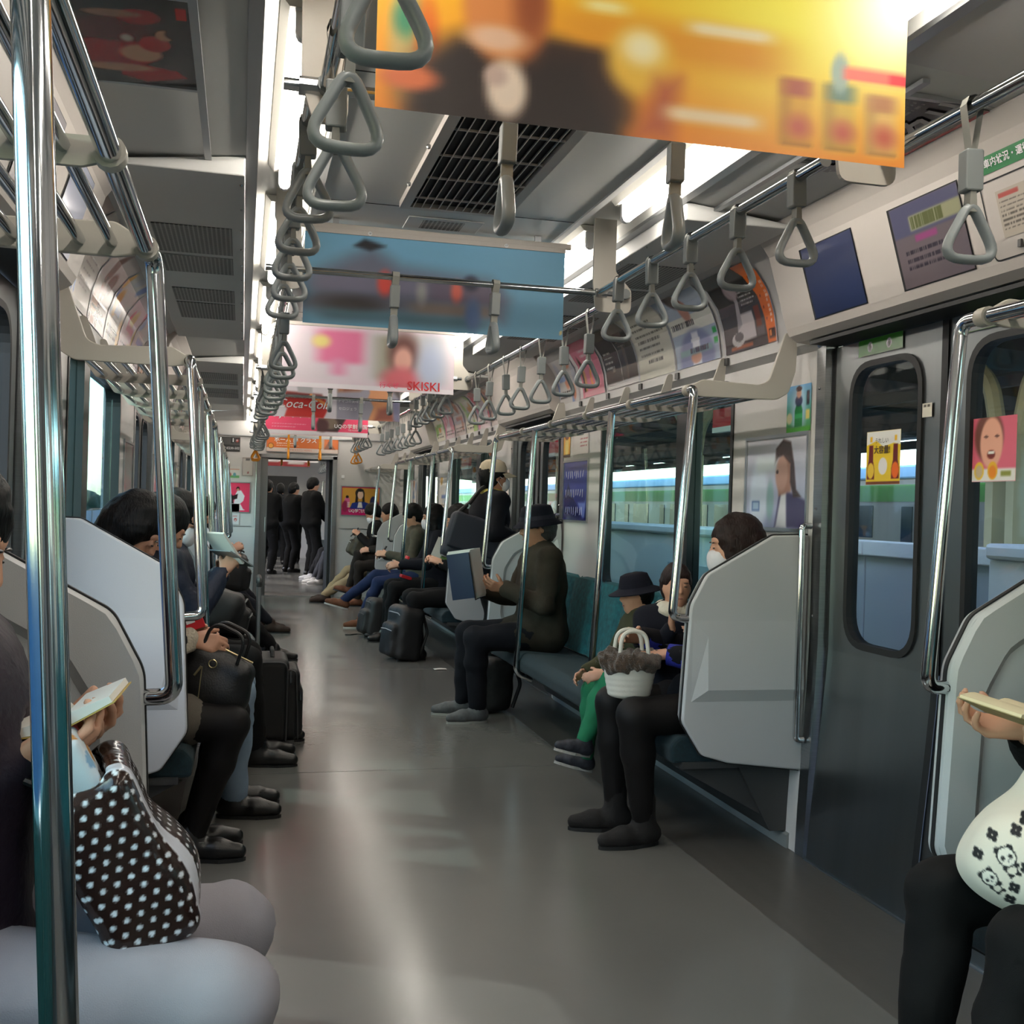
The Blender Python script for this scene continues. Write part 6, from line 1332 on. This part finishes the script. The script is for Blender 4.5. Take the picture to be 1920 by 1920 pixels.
# ================================================================== things carried
def bag_root(name, label, cat='bag', group=None): return tag(empty(name, (0,0,0)), label, cat, group)
def ry(a): return Matrix.Rotation(R(a),3,'Y')
def rzm(a): return Matrix.Rotation(R(a),3,'Z')
NYL = mat('black nylon', (.06,.062,.07), .55, bump=(500,.2)); LEA = mat('black grained leather', (.05,.05,.055), .42, bump=(160,.15)); NAVYB = mat('dark navy canvas', (.10,.12,.17), .6, bump=(500,.2)); GOLD = mat('pale brass', (.78,.72,.55), .3, 1.0); PAGE = mat('white pages', (.88,.87,.84), .7); PAGEC = mat('cream pages', (.86,.80,.66), .7)
def open_book(label, c, rot, w, h, cover, page, th=.012, curl=.0, vee=20):
    """open paperback: spine along local y, pages facing local +z"""
    r = bag_root('open_book', label, 'book'); T = Matrix.Translation(Vector(c)) @ rot.to_4x4()
    for s in (-1,1):
        A = T @ Matrix.Rotation(R(-vee*s),4,'Y')
        b = B(); n = 8
        for k in range(n):
            f = lambda u: (s*(w*u), th*(1-.5*u)*min(1, u*6)+curl*math.sin(u*3.1))
            (x0,z0),(x1,z1) = f(k/n), f((k+1)/n)
            b.add([(x0,-h/2,0),(x1,-h/2,0),(x1,h/2,0),(x0,h/2,0),(x0,-h/2,z0),(x1,-h/2,z1),(x1,h/2,z1),(x0,h/2,z0)], [(4,5,6,7),(0,1,5,4),(3,2,6,7),(1,2,6,5)])
        b.xf(A); b.done('page_block', page, r, smooth=True, ang=40)
        B().box(min(0,s*(w+.004)),max(0,s*(w+.004)),-h/2-.003,h/2+.003,-.0022,-.0004).xf(A).done('cover', cover, r)
    return r
# book and polka-dot bag of the lavender-trousered passenger
open_book('open paperback with a yellow cover held above the polka-dot bag', (-.972,1.83,.915), rzm(-4) @ ry(-20) @ Matrix.Rotation(R(2),3,'X'), .088, .150, mat('yellow book cover', (.74,.64,.34), .5, vary=(30,.12)), PAGE, .020, vee=10)
def polka(c0, rot):
    Rm = np.array([[rot[i][j] for j in range(3)] for i in range(3)])
    def f(p):
        q = (p-np.array(c0)) @ Rm; lx, ly, lz = q[:,0], q[:,1], q[:,2]; col = np.tile(np.array([.15,.09,.075]), (len(q),1))
        front = np.abs(lx)/.062 > np.abs(ly)/.112; a = np.where(front, ly, lx+.4); pit = .0215
        row = np.floor(lz/(pit*.86)); aa = a+np.where(row % 2 == 0, 0, pit/2); da = (aa/pit-np.floor(aa/pit)-.5)*pit; dz = (lz/(pit*.86)-row-.5)*pit*.86
        d = np.sqrt(da**2+dz**2); m = 1-np.clip((d-.0034)/.0016, 0, 1); col = col*(1-m[:,None])+np.array([.88,.90,.92])*m[:,None]
        st = np.clip((np.minimum(.016-np.abs(ly+.080), 9)+.001)/.002, 0, 1)*(lx > .01); col = col*(1-st[:,None])+np.array([.84,.86,.90])*st[:,None]
        return np.clip(col, 0, 1)
    return f
pc, pr = Vector((-.888,1.80,.715)), rzm(8) @ ry(-26)
pb = bag_root('polka_dot_bag', 'brown glossy tote with white polka dots and a white stripe on lavender trousers')
S_ = Sdf(.012); S_.box(pc, (.068,.115,.145), .028, _rot(pr)); S_.ell(pc+pr @ Vector((.03,.0,-.05)), (.07,.11,.09), _rot(pr), .03); S_.box(pc+pr @ Vector((-.01,0,.17)), (.045,.095,.06), .02, _rot(pr), .012, -1)
S_.done('bag_body', mat('glossy printed vinyl', (1,1,1), .18, attr='Col', bump=(24,.25)), pb, .0028, (.002, 42, 6), color=polka(pc, pr))
S_ = Sdf(.012); S_.box(pc+pr @ Vector((0,-.035,.155)), (.026,.045,.06), .012, _rot(pr @ Matrix.Rotation(R(8),3,'X'))); S_.ell(pc+pr @ Vector((-.012,-.03,.205)), (.016,.030,.03), _rot(pr), .02); S_.cap(pc+pr @ Vector((.0,-.075,.195)), pc+pr @ Vector((-.03,-.10,.205)), .008, .005)
def pouchcol(p):
    q = (p-np.array(pc)) @ np.array([[pr[i][j] for j in range(3)] for i in range(3)]); c = np.tile(np.array([.82,.86,.88]), (len(q),1)); n = np.sin(q[:,1]*70)*np.sin(q[:,2]*60+1)
    c[n > .55] = (.78,.55,.28); c[(n < -.6)] = (.50,.66,.78); c[(q[:,2] > .20) & (q[:,1] > -.03)] = (.75,.30,.32); return c
S_.done('printed_pouch', X['cloth_print'], pb, .005, (.002,60,4), color=pouchcol)
for s in (-1,1): B().tube(fillet([pc+pr @ Vector((s*.03,-.05,.13)), pc+pr @ Vector((s*.03-.05,-.04,.19)), pc+pr @ Vector((s*.03-.05,.05,.19)), pc+pr @ Vector((s*.03,.05,.13))], .03, 5), .006, 7).done('handle', LEA, pb)
# panda bag and paperback of the passenger beside the near doorway
open_book('open paperback with curled cream pages held above the panda bag', (.80,1.875,.87), rzm(14) @ ry(10) @ Matrix.Rotation(R(6),3,'X'), .095, .145, mat('olive book cover', (.62,.56,.38), .5, vary=(20,.25)), PAGEC, .010, curl=.018, vee=12)
bc = np.array([.815,1.80,.625]); axu = np.array([.77,-.63,0.0])
def pandas(p):
    q = p-bc; u = q @ axu; v = q[:,2]; c = np.tile(np.array([.91,.87,.80]), (len(p),1)); K = np.array([.08,.08,.09])
    def put(m, col=K):
        m = np.clip(m, 0, 1)[:,None]; c[:] = c*(1-m)+np.asarray(col)*m
    def disc(x, y, r, col=K): put((r-np.hypot(u-x, v-y))/.0016+.5, col)
    for x, y, r, a in ((-.070,.018,.017,.5),(-.098,-.030,.015,.8),(-.012,.050,.017,-.3),(-.008,-.045,.019,0),(.055,.035,.018,-.3),(.11,-.02,.018,.2),(.06,-.06,.016,-.4)):
        ca, sa = math.cos(a), math.sin(a); P = lambda dx, dy: (x+r*(dx*ca-dy*sa), y+r*(dx*sa+dy*ca))
        bx, by = P(-.1,-1.35); put((r*.62-np.hypot((u-bx)/1.0, (v-by)/.9))/.0016+.5, (.91,.87,.80)); put((.0013-np.abs(np.hypot(u-bx, (v-by)/.9)-r*.62))/.001+.5); 
        for dx in (-.75,.75): ex, ey = P(dx*.9,-1.05); disc(ex, ey, r*.24); ex, ey = P(dx*.6,-1.95); disc(ex, ey, r*.24)
        for dx in (-.72,.72): ex, ey = P(dx,.78); disc(ex, ey, r*.36)
        disc(x, y, r, (.93,.90,.84)); put((.0014-np.abs(np.hypot(u-x, v-y)-r))/.001+.5)
        for dx in (-.42,.42): ex, ey = P(dx,-.05); disc(ex, ey, r*.23)
        ex, ey = P(0,-.42); disc(ex, ey, r*.10)
    for x, y in ((-.055,.066),(-.040,.085),(-.096,.048),(-.036,.006),(-.003,.0),(-.055,-.035),(-.062,-.062),(-.120,.008),(.03,.0),(.03,.09),(.09,.05)):
        for k in range(4): disc(x+.0062*math.cos(k*1.57+.6), y+.0062*math.sin(k*1.57+.6), .0052)
    return np.clip(c, 0, 1)
bb_ = bag_root('panda_print_bag', 'cream drawstring bag printed with small pandas and clovers on black leggings')
S_ = Sdf(.03); S_.ell(bc, (.135,.135,.115)); S_.ell(bc+np.array([.0,.03,-.035]), (.145,.135,.085)); S_.cap(bc+np.array([.02,.03,.06]), bc+np.array([.05,.06,.16]), .085, .035)
S_.done('bag_body', X['cloth_print'], bb_, .0032, (.004, 30, 3), color=pandas); B().tube([bc+np.array([.05,.06,.15]), bc+np.array([.09,.03,.19]), bc+np.array([.12,.08,.12])], .005, 6).done('cord', X['dark'], bb_)
# black handbag, red phone
hb = bag_root('handbag', 'black leather handbag with zips on the lap behind the far partition', 'handbag'); hc_ = Vector((-.80,4.02,.625)); hr = rzm(-16) @ ry(24)
S_ = Sdf(.03); S_.box(hc_, (.125,.06,.115), .05, _rot(hr)); S_.ell(hc_+hr @ Vector((0,0,-.03)), (.145,.085,.095), _rot(hr), .04); hbody = S_.done('bag_body', LEA, hb, .006, (.002,30,8))
for s in (-1,1): B().tube(fillet([hc_+hr @ Vector((-.075,s*.045,.095)), hc_+hr @ Vector((-.085,s*.04,.20)), hc_+hr @ Vector((.045,s*.04,.20)), hc_+hr @ Vector((.06,s*.045,.10))], .05, 6), .0065, 7).done('handle', LEA, hb, smooth=True)
B().tube([hc_+hr @ Vector((-.10,-.0,.118)), hc_+hr @ Vector((.10,-.0,.118))], .004, 6).done('zip', GOLD, hb)
B().tube([hc_+hr @ Vector((-.04,-.082,.05)), hc_+hr @ Vector((-.0,-.092,-.06))], .0022, 5).done('side_zip', GOLD, hb); B().tube([hc_+hr @ Vector((-.042,-.086,.05)), hc_+hr @ Vector((-.05,-.09,.012))], .0042, 6).done('zip_pull', GOLD, hb)
b = B(); cc = hc_+hr @ Vector((-.01,-.078,.075)); b.tube([cc+hr @ Vector((.014*math.cos(t), -.006, .014*math.sin(t))) for t in np.linspace(0,2*PI,14,endpoint=False)], .0022, 5, closed=True); b.done('ring', GOLD, hb)
for s in (-.08,.06): B().ball(hc_+hr @ Vector((s,-.02,-.122)), .008, 8, 5).done('stud', GOLD, hb)
ph = bag_root('red_phone', 'red and white phone held by the dozing passenger', 'phone'); B().obox((-.875,3.995,.832), (.075,.014,.05), ry(-20)).done('case', X['red'], ph, bevel=.003); B().obox((-.885,3.986,.842), (.03,.004,.022), ry(-20)).done('sticker', X['white'], ph)
# suitcase
sc_ = bag_root('suitcase', 'black soft trolley suitcase with raised handle standing in the aisle', 'suitcase')
S_ = Sdf(.01); S_.box((-.545,5.86,.250), (.085,.185,.215), .040); body = S_.done('shell', NYL, sc_, .007)
S_ = Sdf(.01); S_.box((-.448,5.86,.225), (.045,.165,.185), .038); S_.box((-.418,5.86,.19), (.032,.15,.13), .028); S_.done('front_pocket', NYL, sc_, .007)
for x, z0, z1 in ((-.462,.045,.455),): 
    b = B().tube([(p.x, p.y, p.z) for p in fillet([(-.625,5.672,.05),(-.625,5.672,.45),(-.470,5.672,.45),(-.470,5.672,.05)], .045, 5)], .0045, 6); b.done('piping', mat('grey piping', (.24,.24,.25), .6), sc_)
    B().tube([(p.x, p.y, p.z) for p in fillet([(-.485,5.692,.05),(-.485,5.692,.415),(-.425,5.692,.400),(-.410,5.692,.05)], .03, 5)], .004, 6).done('piping', PM.get('g') or X['under'], sc_)
B().tube([(-.452,5.70,.40),(-.452,5.695,.34)], .005, 6).done('zip_pull', X['alu'], sc_); B().tube([(-.40,5.71,.30),(-.40,5.706,.25)], .004, 6).done('zip_pull', X['alu'], sc_)
for y in (5.74,5.98): B().box(-.632,-.612,y-.012,y+.012,.44,.835).done('handle_bar', X['alu'], sc_, bevel=.004)
B().tube(fillet([(-.622,5.725,.83),(-.622,5.725,.865),(-.622,5.995,.865),(-.622,5.995,.83)], .02, 4), .014, 8).done('handle_grip', X['dark'], sc_, smooth=True)
B().tube(fillet([(-.545,5.76,.462),(-.545,5.79,.492),(-.545,5.93,.492),(-.545,5.96,.462)], .02, 4), .011, 8).done('top_handle', X['dark'], sc_, smooth=True)
for x in (-.61,-.44):
    for y in (5.70,6.0): B().tube([(x-.012,y,.024),(x+.012,y,.024)], .024, 12).done('wheel', X['dark'], sc_)
B().box(-.635,-.43,5.685,6.03,.022,.045).done('base', X['dark'], sc_, bevel=.008)
# white fur-topped bag
fb = bag_root('fur_trim_bag', 'white bucket bag with a brown fur top on black tights', 'handbag'); fc = Vector((.755,3.99,.625))
S_ = Sdf(.015)
for k in range(6): t = k/5; S_.ell(fc+Vector((0,0,-.058+.11*t)), (.085+.022*t,.065+.015*t,.022), None, .02)
S_.done('bag_body', mat('white leather', (.86,.84,.79), .5, bump=(160,.08)), fb, .006)
b = Sdf(.02); 
for k in range(16):
    t = 2*PI*k/16; b.ell(fc+Vector((math.cos(t)*.088, math.sin(t)*.066, .068+.008*math.sin(3*t))), (.036,.034,.036), None, .02)
fur_ = b.done('fur_trim', mat('brown fur', (.25,.17,.09), .95, vary=(70,.5), bump=(220,1.0), sheen=.4), fb, .005, (.005,130,4))
tf = B(); rr_ = np.random.default_rng(4)
for v_, n_ in [(fur_.data.vertices[i].co.copy(), fur_.data.vertices[i].normal.copy()) for i in rr_.choice(len(fur_.data.vertices), 1800)]:
    d_ = (n_+Vector(rr_.normal(size=3)*.45)+Vector((0,0,-.25))).normalized(); q_ = d_.orthogonal().normalized()*.0011; tf.add([v_-q_, v_+q_, v_+d_*(.012+.008*rr_.random())], [(0,1,2)])
tf.done('fur_tufts', fur_.data.materials[0], fb, fix=False)['kind'] = 'stuff'
for s in (-1,1): B().tube(fillet([fc+Vector((-.055,s*.035,.08)), fc+Vector((-.045,s*.03,.185)), fc+Vector((.05,s*.03,.185)), fc+Vector((.065,s*.035,.08))], .05, 7), .0085, 8).done('handle', mat('white strap leather', (.86,.84,.79), .5), fb, smooth=True)
# navy magazine
mg = bag_root('magazine', 'navy magazine with white pages held open by the old man', 'magazine'); COVN = mat('navy magazine cover', (.13,.18,.28), .35)
O = Vector((.70,6.34,.74)); upm = Vector((-.16,.05,.98)).normalized()
for s, d, nm in ((1, Vector((-.80,.42,.12)), 'back'), (-1, Vector((-.42,-.86,.05)), 'front')):
    d = (d-upm*d.dot(upm)).normalized(); n = d.cross(upm).normalized(); w, h = .21, .275
    def sheet(off, ww, hh, e=.0):
        def f(u, v): a = math.sin(u*2.4)*.018; return tuple(O+d*(ww*u)+upm*(hh*v+e)+n*(off+a))
        return f
    g = B().grid(sheet(.0,w,h), 10, 4); g.done('cover', COVN, mg, smooth=True, ang=80, fix=False)
    for k in (1,2,3): B().grid(sheet((.0025*k)*s*(1 if s > 0 else 1), w-.003*k, h, .006*k), 10, 2).done('page', PAGE, mg, smooth=True, ang=80, fix=False)
    if nm == 'front':
        P = O+d*.10+upm*.07
        ink = Ink(.21,.275,40,50,(.13,.18,.28)); ink.poly([(0,.18),(.05,.10),(.45,.42),(.40,.5)], (.75,.14,.30), .01); ink.rect(.02,.30,.75,.32,(.62,.16,.30),.005); ink.textlines(.2,.34,.6,.46,2,(.90,.90,.92),.6,5); ink.textlines(.5,.05,.9,.16,3,(.6,.66,.74),.4,3); ink.rect(0,.05,.10,.45,(.70,.16,.30),.01)
        for off in (-.0015*1, .0015): ink.mesh('cover_print', lambda u, v: tuple(Vector(sheet(0,w,h)(u, v))+n*off), X['gloss'], mg)
# bags on laps and floor
def backpack(label, c, size, rz_, m, tilt=0, trim=None, name='backpack', vox=.010):
    r = bag_root(name, label, 'backpack'); Mx = rzm(rz_) @ ry(tilt); c = Vector(c); sx, sy, sz = size
    S_ = Sdf(.03); S_.box(c, (sx*.5,sy*.5,sz*.5), min(size)*.28, _rot(Mx)); S_.box(c+Mx @ Vector((-sx*.48,0,-sz*.14)), (sx*.24,sy*.38,sz*.30), min(size)*.16, _rot(Mx), .02); S_.done('main_body', m, r, vox, (.004,26,5), adapt=.05)
    B().tube(fillet([c+Mx @ Vector((-.03,-sy*.40,sz*.12)), c+Mx @ Vector((-sx*.50-.004,-sy*.33,sz*.36)), c+Mx @ Vector((-sx*.50-.004,sy*.33,sz*.36)), c+Mx @ Vector((-.03,sy*.40,sz*.12))], .04, 5), .0045, 6).done('zip', trim or X['under'], r)
    B().tube([c+Mx @ Vector((-sx*.72,-sy*.33,sz*.03)), c+Mx @ Vector((-sx*.745,0,sz*.045)), c+Mx @ Vector((-sx*.72,sy*.33,sz*.03))], .004, 6).done('pocket_trim', trim or X['under'], r)
    B().tube(fillet([c+Mx @ Vector((sx*.2,-.03,sz*.48)), c+Mx @ Vector((sx*.2,-.03,sz*.48+.05)), c+Mx @ Vector((sx*.2,.03,sz*.48+.05)), c+Mx @ Vector((sx*.2,.03,sz*.48))], .02, 4), .008, 7).done('top_handle', X['dark'], r)
    for s in (-1,1): B().tube(fillet([c+Mx @ Vector((sx*.48,s*sy*.25,sz*.42)), c+Mx @ Vector((sx*.75,s*sy*.30,sz*.05)), c+Mx @ Vector((sx*.50,s*sy*.36,-sz*.40))], .08, 5), .012, 7).done('shoulder_strap', X['dark'], r, smooth=True)
    return r
SILV = mat('reflective piping', (.62,.63,.64), .4)
backpack('black backpack with silver piping on the floor by the newspaper reader', (.60,8.92,.225), (.22,.34,.44), 14, NYL, 6, SILV)
backpack('black slack backpack with trailing strap on the floor by the red item', (.55,10.45,.19), (.20,.30,.37), 8, NYL, 10)
t_ = B().tube([(.50,10.60,.012),(.40,10.64,.008),(.33,10.60,.006),(.28,10.62,.006)], .006, 6).done('trailing_strap', X['dark'], [o for o in COL.objects if o.get('label', '').startswith('black slack')][0])
backpack('dark bag with a grey mesh panel between the old man\'s feet', (.84,6.66,.17), (.20,.26,.33), 10, mat('black grey mesh', (.10,.10,.105), .7, vary=(40,.4)), 4, vox=.009)
backpack('camouflage backpack on the lap near the end wall', (.78,14.26,.72), (.20,.32,.30), 0, mat('camouflage nylon', (.22,.20,.14), .7, vary=(16,.8)), 20, mat('white tag', (.8,.8,.78), .6))
backpack('black backpack on the lap past the second doorway, suitcase side', (-.78,9.0,.70), (.20,.34,.30), 180, NYL, -8)
backpack('grey striped black bag on the lap next to the sunglasses wearer', (-.80,6.0,.68), (.20,.34,.22), 176, mat('black striped nylon', (.09,.09,.095), .6, vary=(5,.5)), -12, X['strap_c'])
ms = bag_root('messenger_bag', 'large navy messenger bag hanging at the hip of the standing passenger', 'shoulder bag'); mc = Vector((.90,7.58,1.03)); mr = ry(16)
S_ = Sdf(.02); S_.box(mc, (.225,.075,.165), .05, _rot(mr)); S_.done('bag_body', NAVYB, ms, .010, (.003,24,3)); S_ = Sdf(.01); S_.box(mc+mr @ Vector((0,-.072,.03)), (.215,.016,.125), .015, _rot(mr)); S_.done('flap', NAVYB, ms, .009)
B().tube(fillet([mc+mr @ Vector((-.19,0,.15)), Vector((.86,7.66,1.30)), Vector((.98,7.74,1.44)), Vector((1.10,7.80,1.36)), mc+mr @ Vector((.19,.02,.14))], .10, 5), .016, 8).done('shoulder_strap', X['dark'], ms, smooth=True)
B().obox((.845,7.635,1.275), (.03,.012,.018), ry(-50)).done('buckle', X['alu'], ms)
npg = bag_root('newspaper', 'green and white newspaper held open past the second doorway', 'newspaper')
for k, (o_, du, dv, ink) in enumerate((((.99,8.86,.80),(-.20,-.02,.07),(.06,.0,.15),Ink(.2,.15,30,22,(.88,.88,.84)).rect(0,0,.6,.35,(.36,.48,.24),.01).rect(0,0,.22,.35,(.42,.45,.45),.01)), ((.99,8.87,.80),(-.14,.18,.05),(.06,.0,.17),Ink(.2,.15,20,16,(.86,.86,.83)).textlines(.1,.1,.9,.9,8,(.5,.5,.5),.4,3)))):
    ink.mesh('sheet', plane_fn(o_, du, dv), X['paper'], npg)
p_ = bag_root('paper_sheet', 'white folded paper held by the sunglasses wearer', 'paper')
B().obox((-.80,5.40,1.04), (.012,.16,.19), rzm(38) @ ry(-40)).done('sheet', PAGE, p_, bevel=.002); B().obox((-.76,5.42,.99), (.006,.16,.16), rzm(38) @ ry(-62)).done('cover', X['strap_c'], p_)
for lab, c, rot, m in (('dark phone held over the black backpack past the second doorway', (-.755,9.0,.895), ry(-58), X['dark']), ('dark phone held over the camouflage backpack', (.70,14.22,.905), ry(40), X['dark']), ('black phone on the knee of the jeans wearer', (.70,11.25,.78), ry(30), X['dark'])):
    r = bag_root('phone', lab, 'phone'); B().obox(c, (.010,.075,.15), rot).done('phone_body', m, r, bevel=.003); B().obox(Vector(c)+rot @ Vector((-.0056 if c[0] > 0 else .0056,0,0)), (.001,.068,.135), rot).done('screen', SCR if False else mat('phone glass', (.03,.03,.04), .08), r)
r = bag_root('red_wallet', 'red wallet in the hands of the masked passenger in navy', 'wallet'); B().obox((.78,10.14,.60), (.10,.14,.03), ry(16)).done('wallet_body', X['red'], r, bevel=.006); B().obox((.80,10.2,.78), (.02,.16,.03), ry(20)).done('flap', X['red'], r, bevel=.006)
lt = B().grid(lambda u, v: (.76+.10*u, 8.34+.07*v, .004+.008*math.sin(3*u)*math.sin(2.5*v+.4)), 6, 4).done('crumpled_paper', PAGE, None, smooth=True, fix=False); tag(lt, 'small crumpled white paper on the floor by the doorway', 'paper')
# shoe buckle and phone-hand cuff of the dozing passenger
for s in (-1,1):
    c = I2['an'][s]+Vector((.035, s*.040, -.020)); b = B(); b.tube([c+Vector((x, 0, z)) for x, z in ((-.011,-.008),(.011,-.008),(.011,.008),(-.011,.008))], .002, 5, closed=True); b.done('shoe_buckle', X['alu'], L2)
for s in (-1,1):
    d = (I2['wr'][s]-I2['el'][s]).normalized(); S_ = Sdf(.02); S_.cap(I2['wr'][s]-d*.10, I2['wr'][s]-d*.004, .052, .046); S_.done('sweater_cuff', mat('cream wool', (.80,.76,.68), .95, bump=(120,.8)), L2, .007, (.003,90,3))

for s in (1,-1):
    d = (J2['wr'][s]-J2['el'][s]).normalized(); B().tube([J2['wr'][s]-d*.07, J2['wr'][s]-d*.004], [.047,.042], 14).done('blue_cuff', mat('bright blue knit cuff', (.10,.14,.55), .85, bump=(200,.5)), R2, smooth=True, ang=50)
# next car furnishing
for k in range(9):
    for s in (-1,1):
        o = copy_tree(proto['seat']); o.location = (s*.62, NY0+.6+.42*k, RZ); tag(o, 'grey triangular strap in the next car beyond the gangway', 'strap', 'straps in the next car')
for k, (x, y) in enumerate(((-.19,NY0+.35),(.19,NY0+.35))):
    o = copy_tree(proto['org']); o.location = (x, y, RZ); o.rotation_euler = (0,0,R(90)); tag(o, 'orange strap edge-on in the next car', 'strap', 'orange straps in the next car')
for s in (-1,1): railed('strap_rail', [(s*.62,NY0+.2,RZ),(s*.62,NY1-.2,RZ)], .015, 'chrome strap rail in the next car', 'strap rails in the next car')
for k, (y, c1, c2, nm) in enumerate(((NY0+.8,(.90,.74,.30),(.93,.88,.70),'yellow'),(NY0+3.2,(.86,.84,.84),(.80,.16,.26),'white and red'),(NY0+5.6,(.62,.16,.18),(.90,.86,.84),'dark red'))):
    i = Ink(1.03,.366,24,12,c1); i.rect(.1,.2,.45,.6,c2,.03); i.rect(.6,.1,.9,.4,c2,.03); i.ell(.7,.65,.08,.2,(.45,.3,.25),.4)
    banner(y, i, nm+' hanging banner in the next car')
for s in (-1,1):
    r = empty('luggage_rack', (0,0,0)); tag(r, 'chrome luggage rack in the next car, '+SIDE[s], 'luggage rack'); B().tube([(s*.905,NY0+.3,1.733),(s*.905,NY1-.3,1.733)], .0165, 8).done('front_rail', X['chrome'], r, smooth=True)
    for k in range(5): B().tube([(s*(.97+.07*k),NY0+.3,1.738),(s*(.97+.07*k),NY1-.3,1.738)], .010, 6).done('bar', X['chrome'], r, smooth=True)
    for k in range(6): y = NY0+.3+1.7*k; mirror_if(B().prism(BRK, 'y', y-.007, y+.007), s).done('end_bracket', X['rackplate'], r)
    for k in range(5):
        y = NY0+1.1+1.6*k; pole([(s*.905,y,1.72),(s*.86,y,.36)], .0165, 'chrome pole by a bench in the next car, '+SIDE[s], 'poles in the next car, '+SIDE[s])
structure(B().box(-.48,.48,NY1-.03,NY1-.001,0,1.86).done('door_next_end', X['dark_frame']))
for k, (x, y, rz_, c) in enumerate(((-.30,19.6,60,BLK),(.02,22.6,90,NAVY),(.34,23.4,100,BLK))):
    stand(x, y, R(rz_), ['person in black with a bag facing the windows in the next car','person in navy far down the next car','person in black at the far end of the next car'][k], .98, coat=c)

for o in list(COL.objects):
    if 'label' in o.keys():
        w_ = o['label'].split()
        if len(w_) > 16: o['label'] = o['label'].replace('curved chrome grab pole on the partition', 'curved pole on the partition').replace(' passenger', '').replace(', suitcase side,', ' (suitcase side)').replace(' above the dozing woman\'s bench,', ' by the dozing woman,').replace('slim door handrail by the partition', 'door handrail by the partition')
        if len(o['label'].split()) > 16: o['label'] = ' '.join(o['label'].split()[:16])
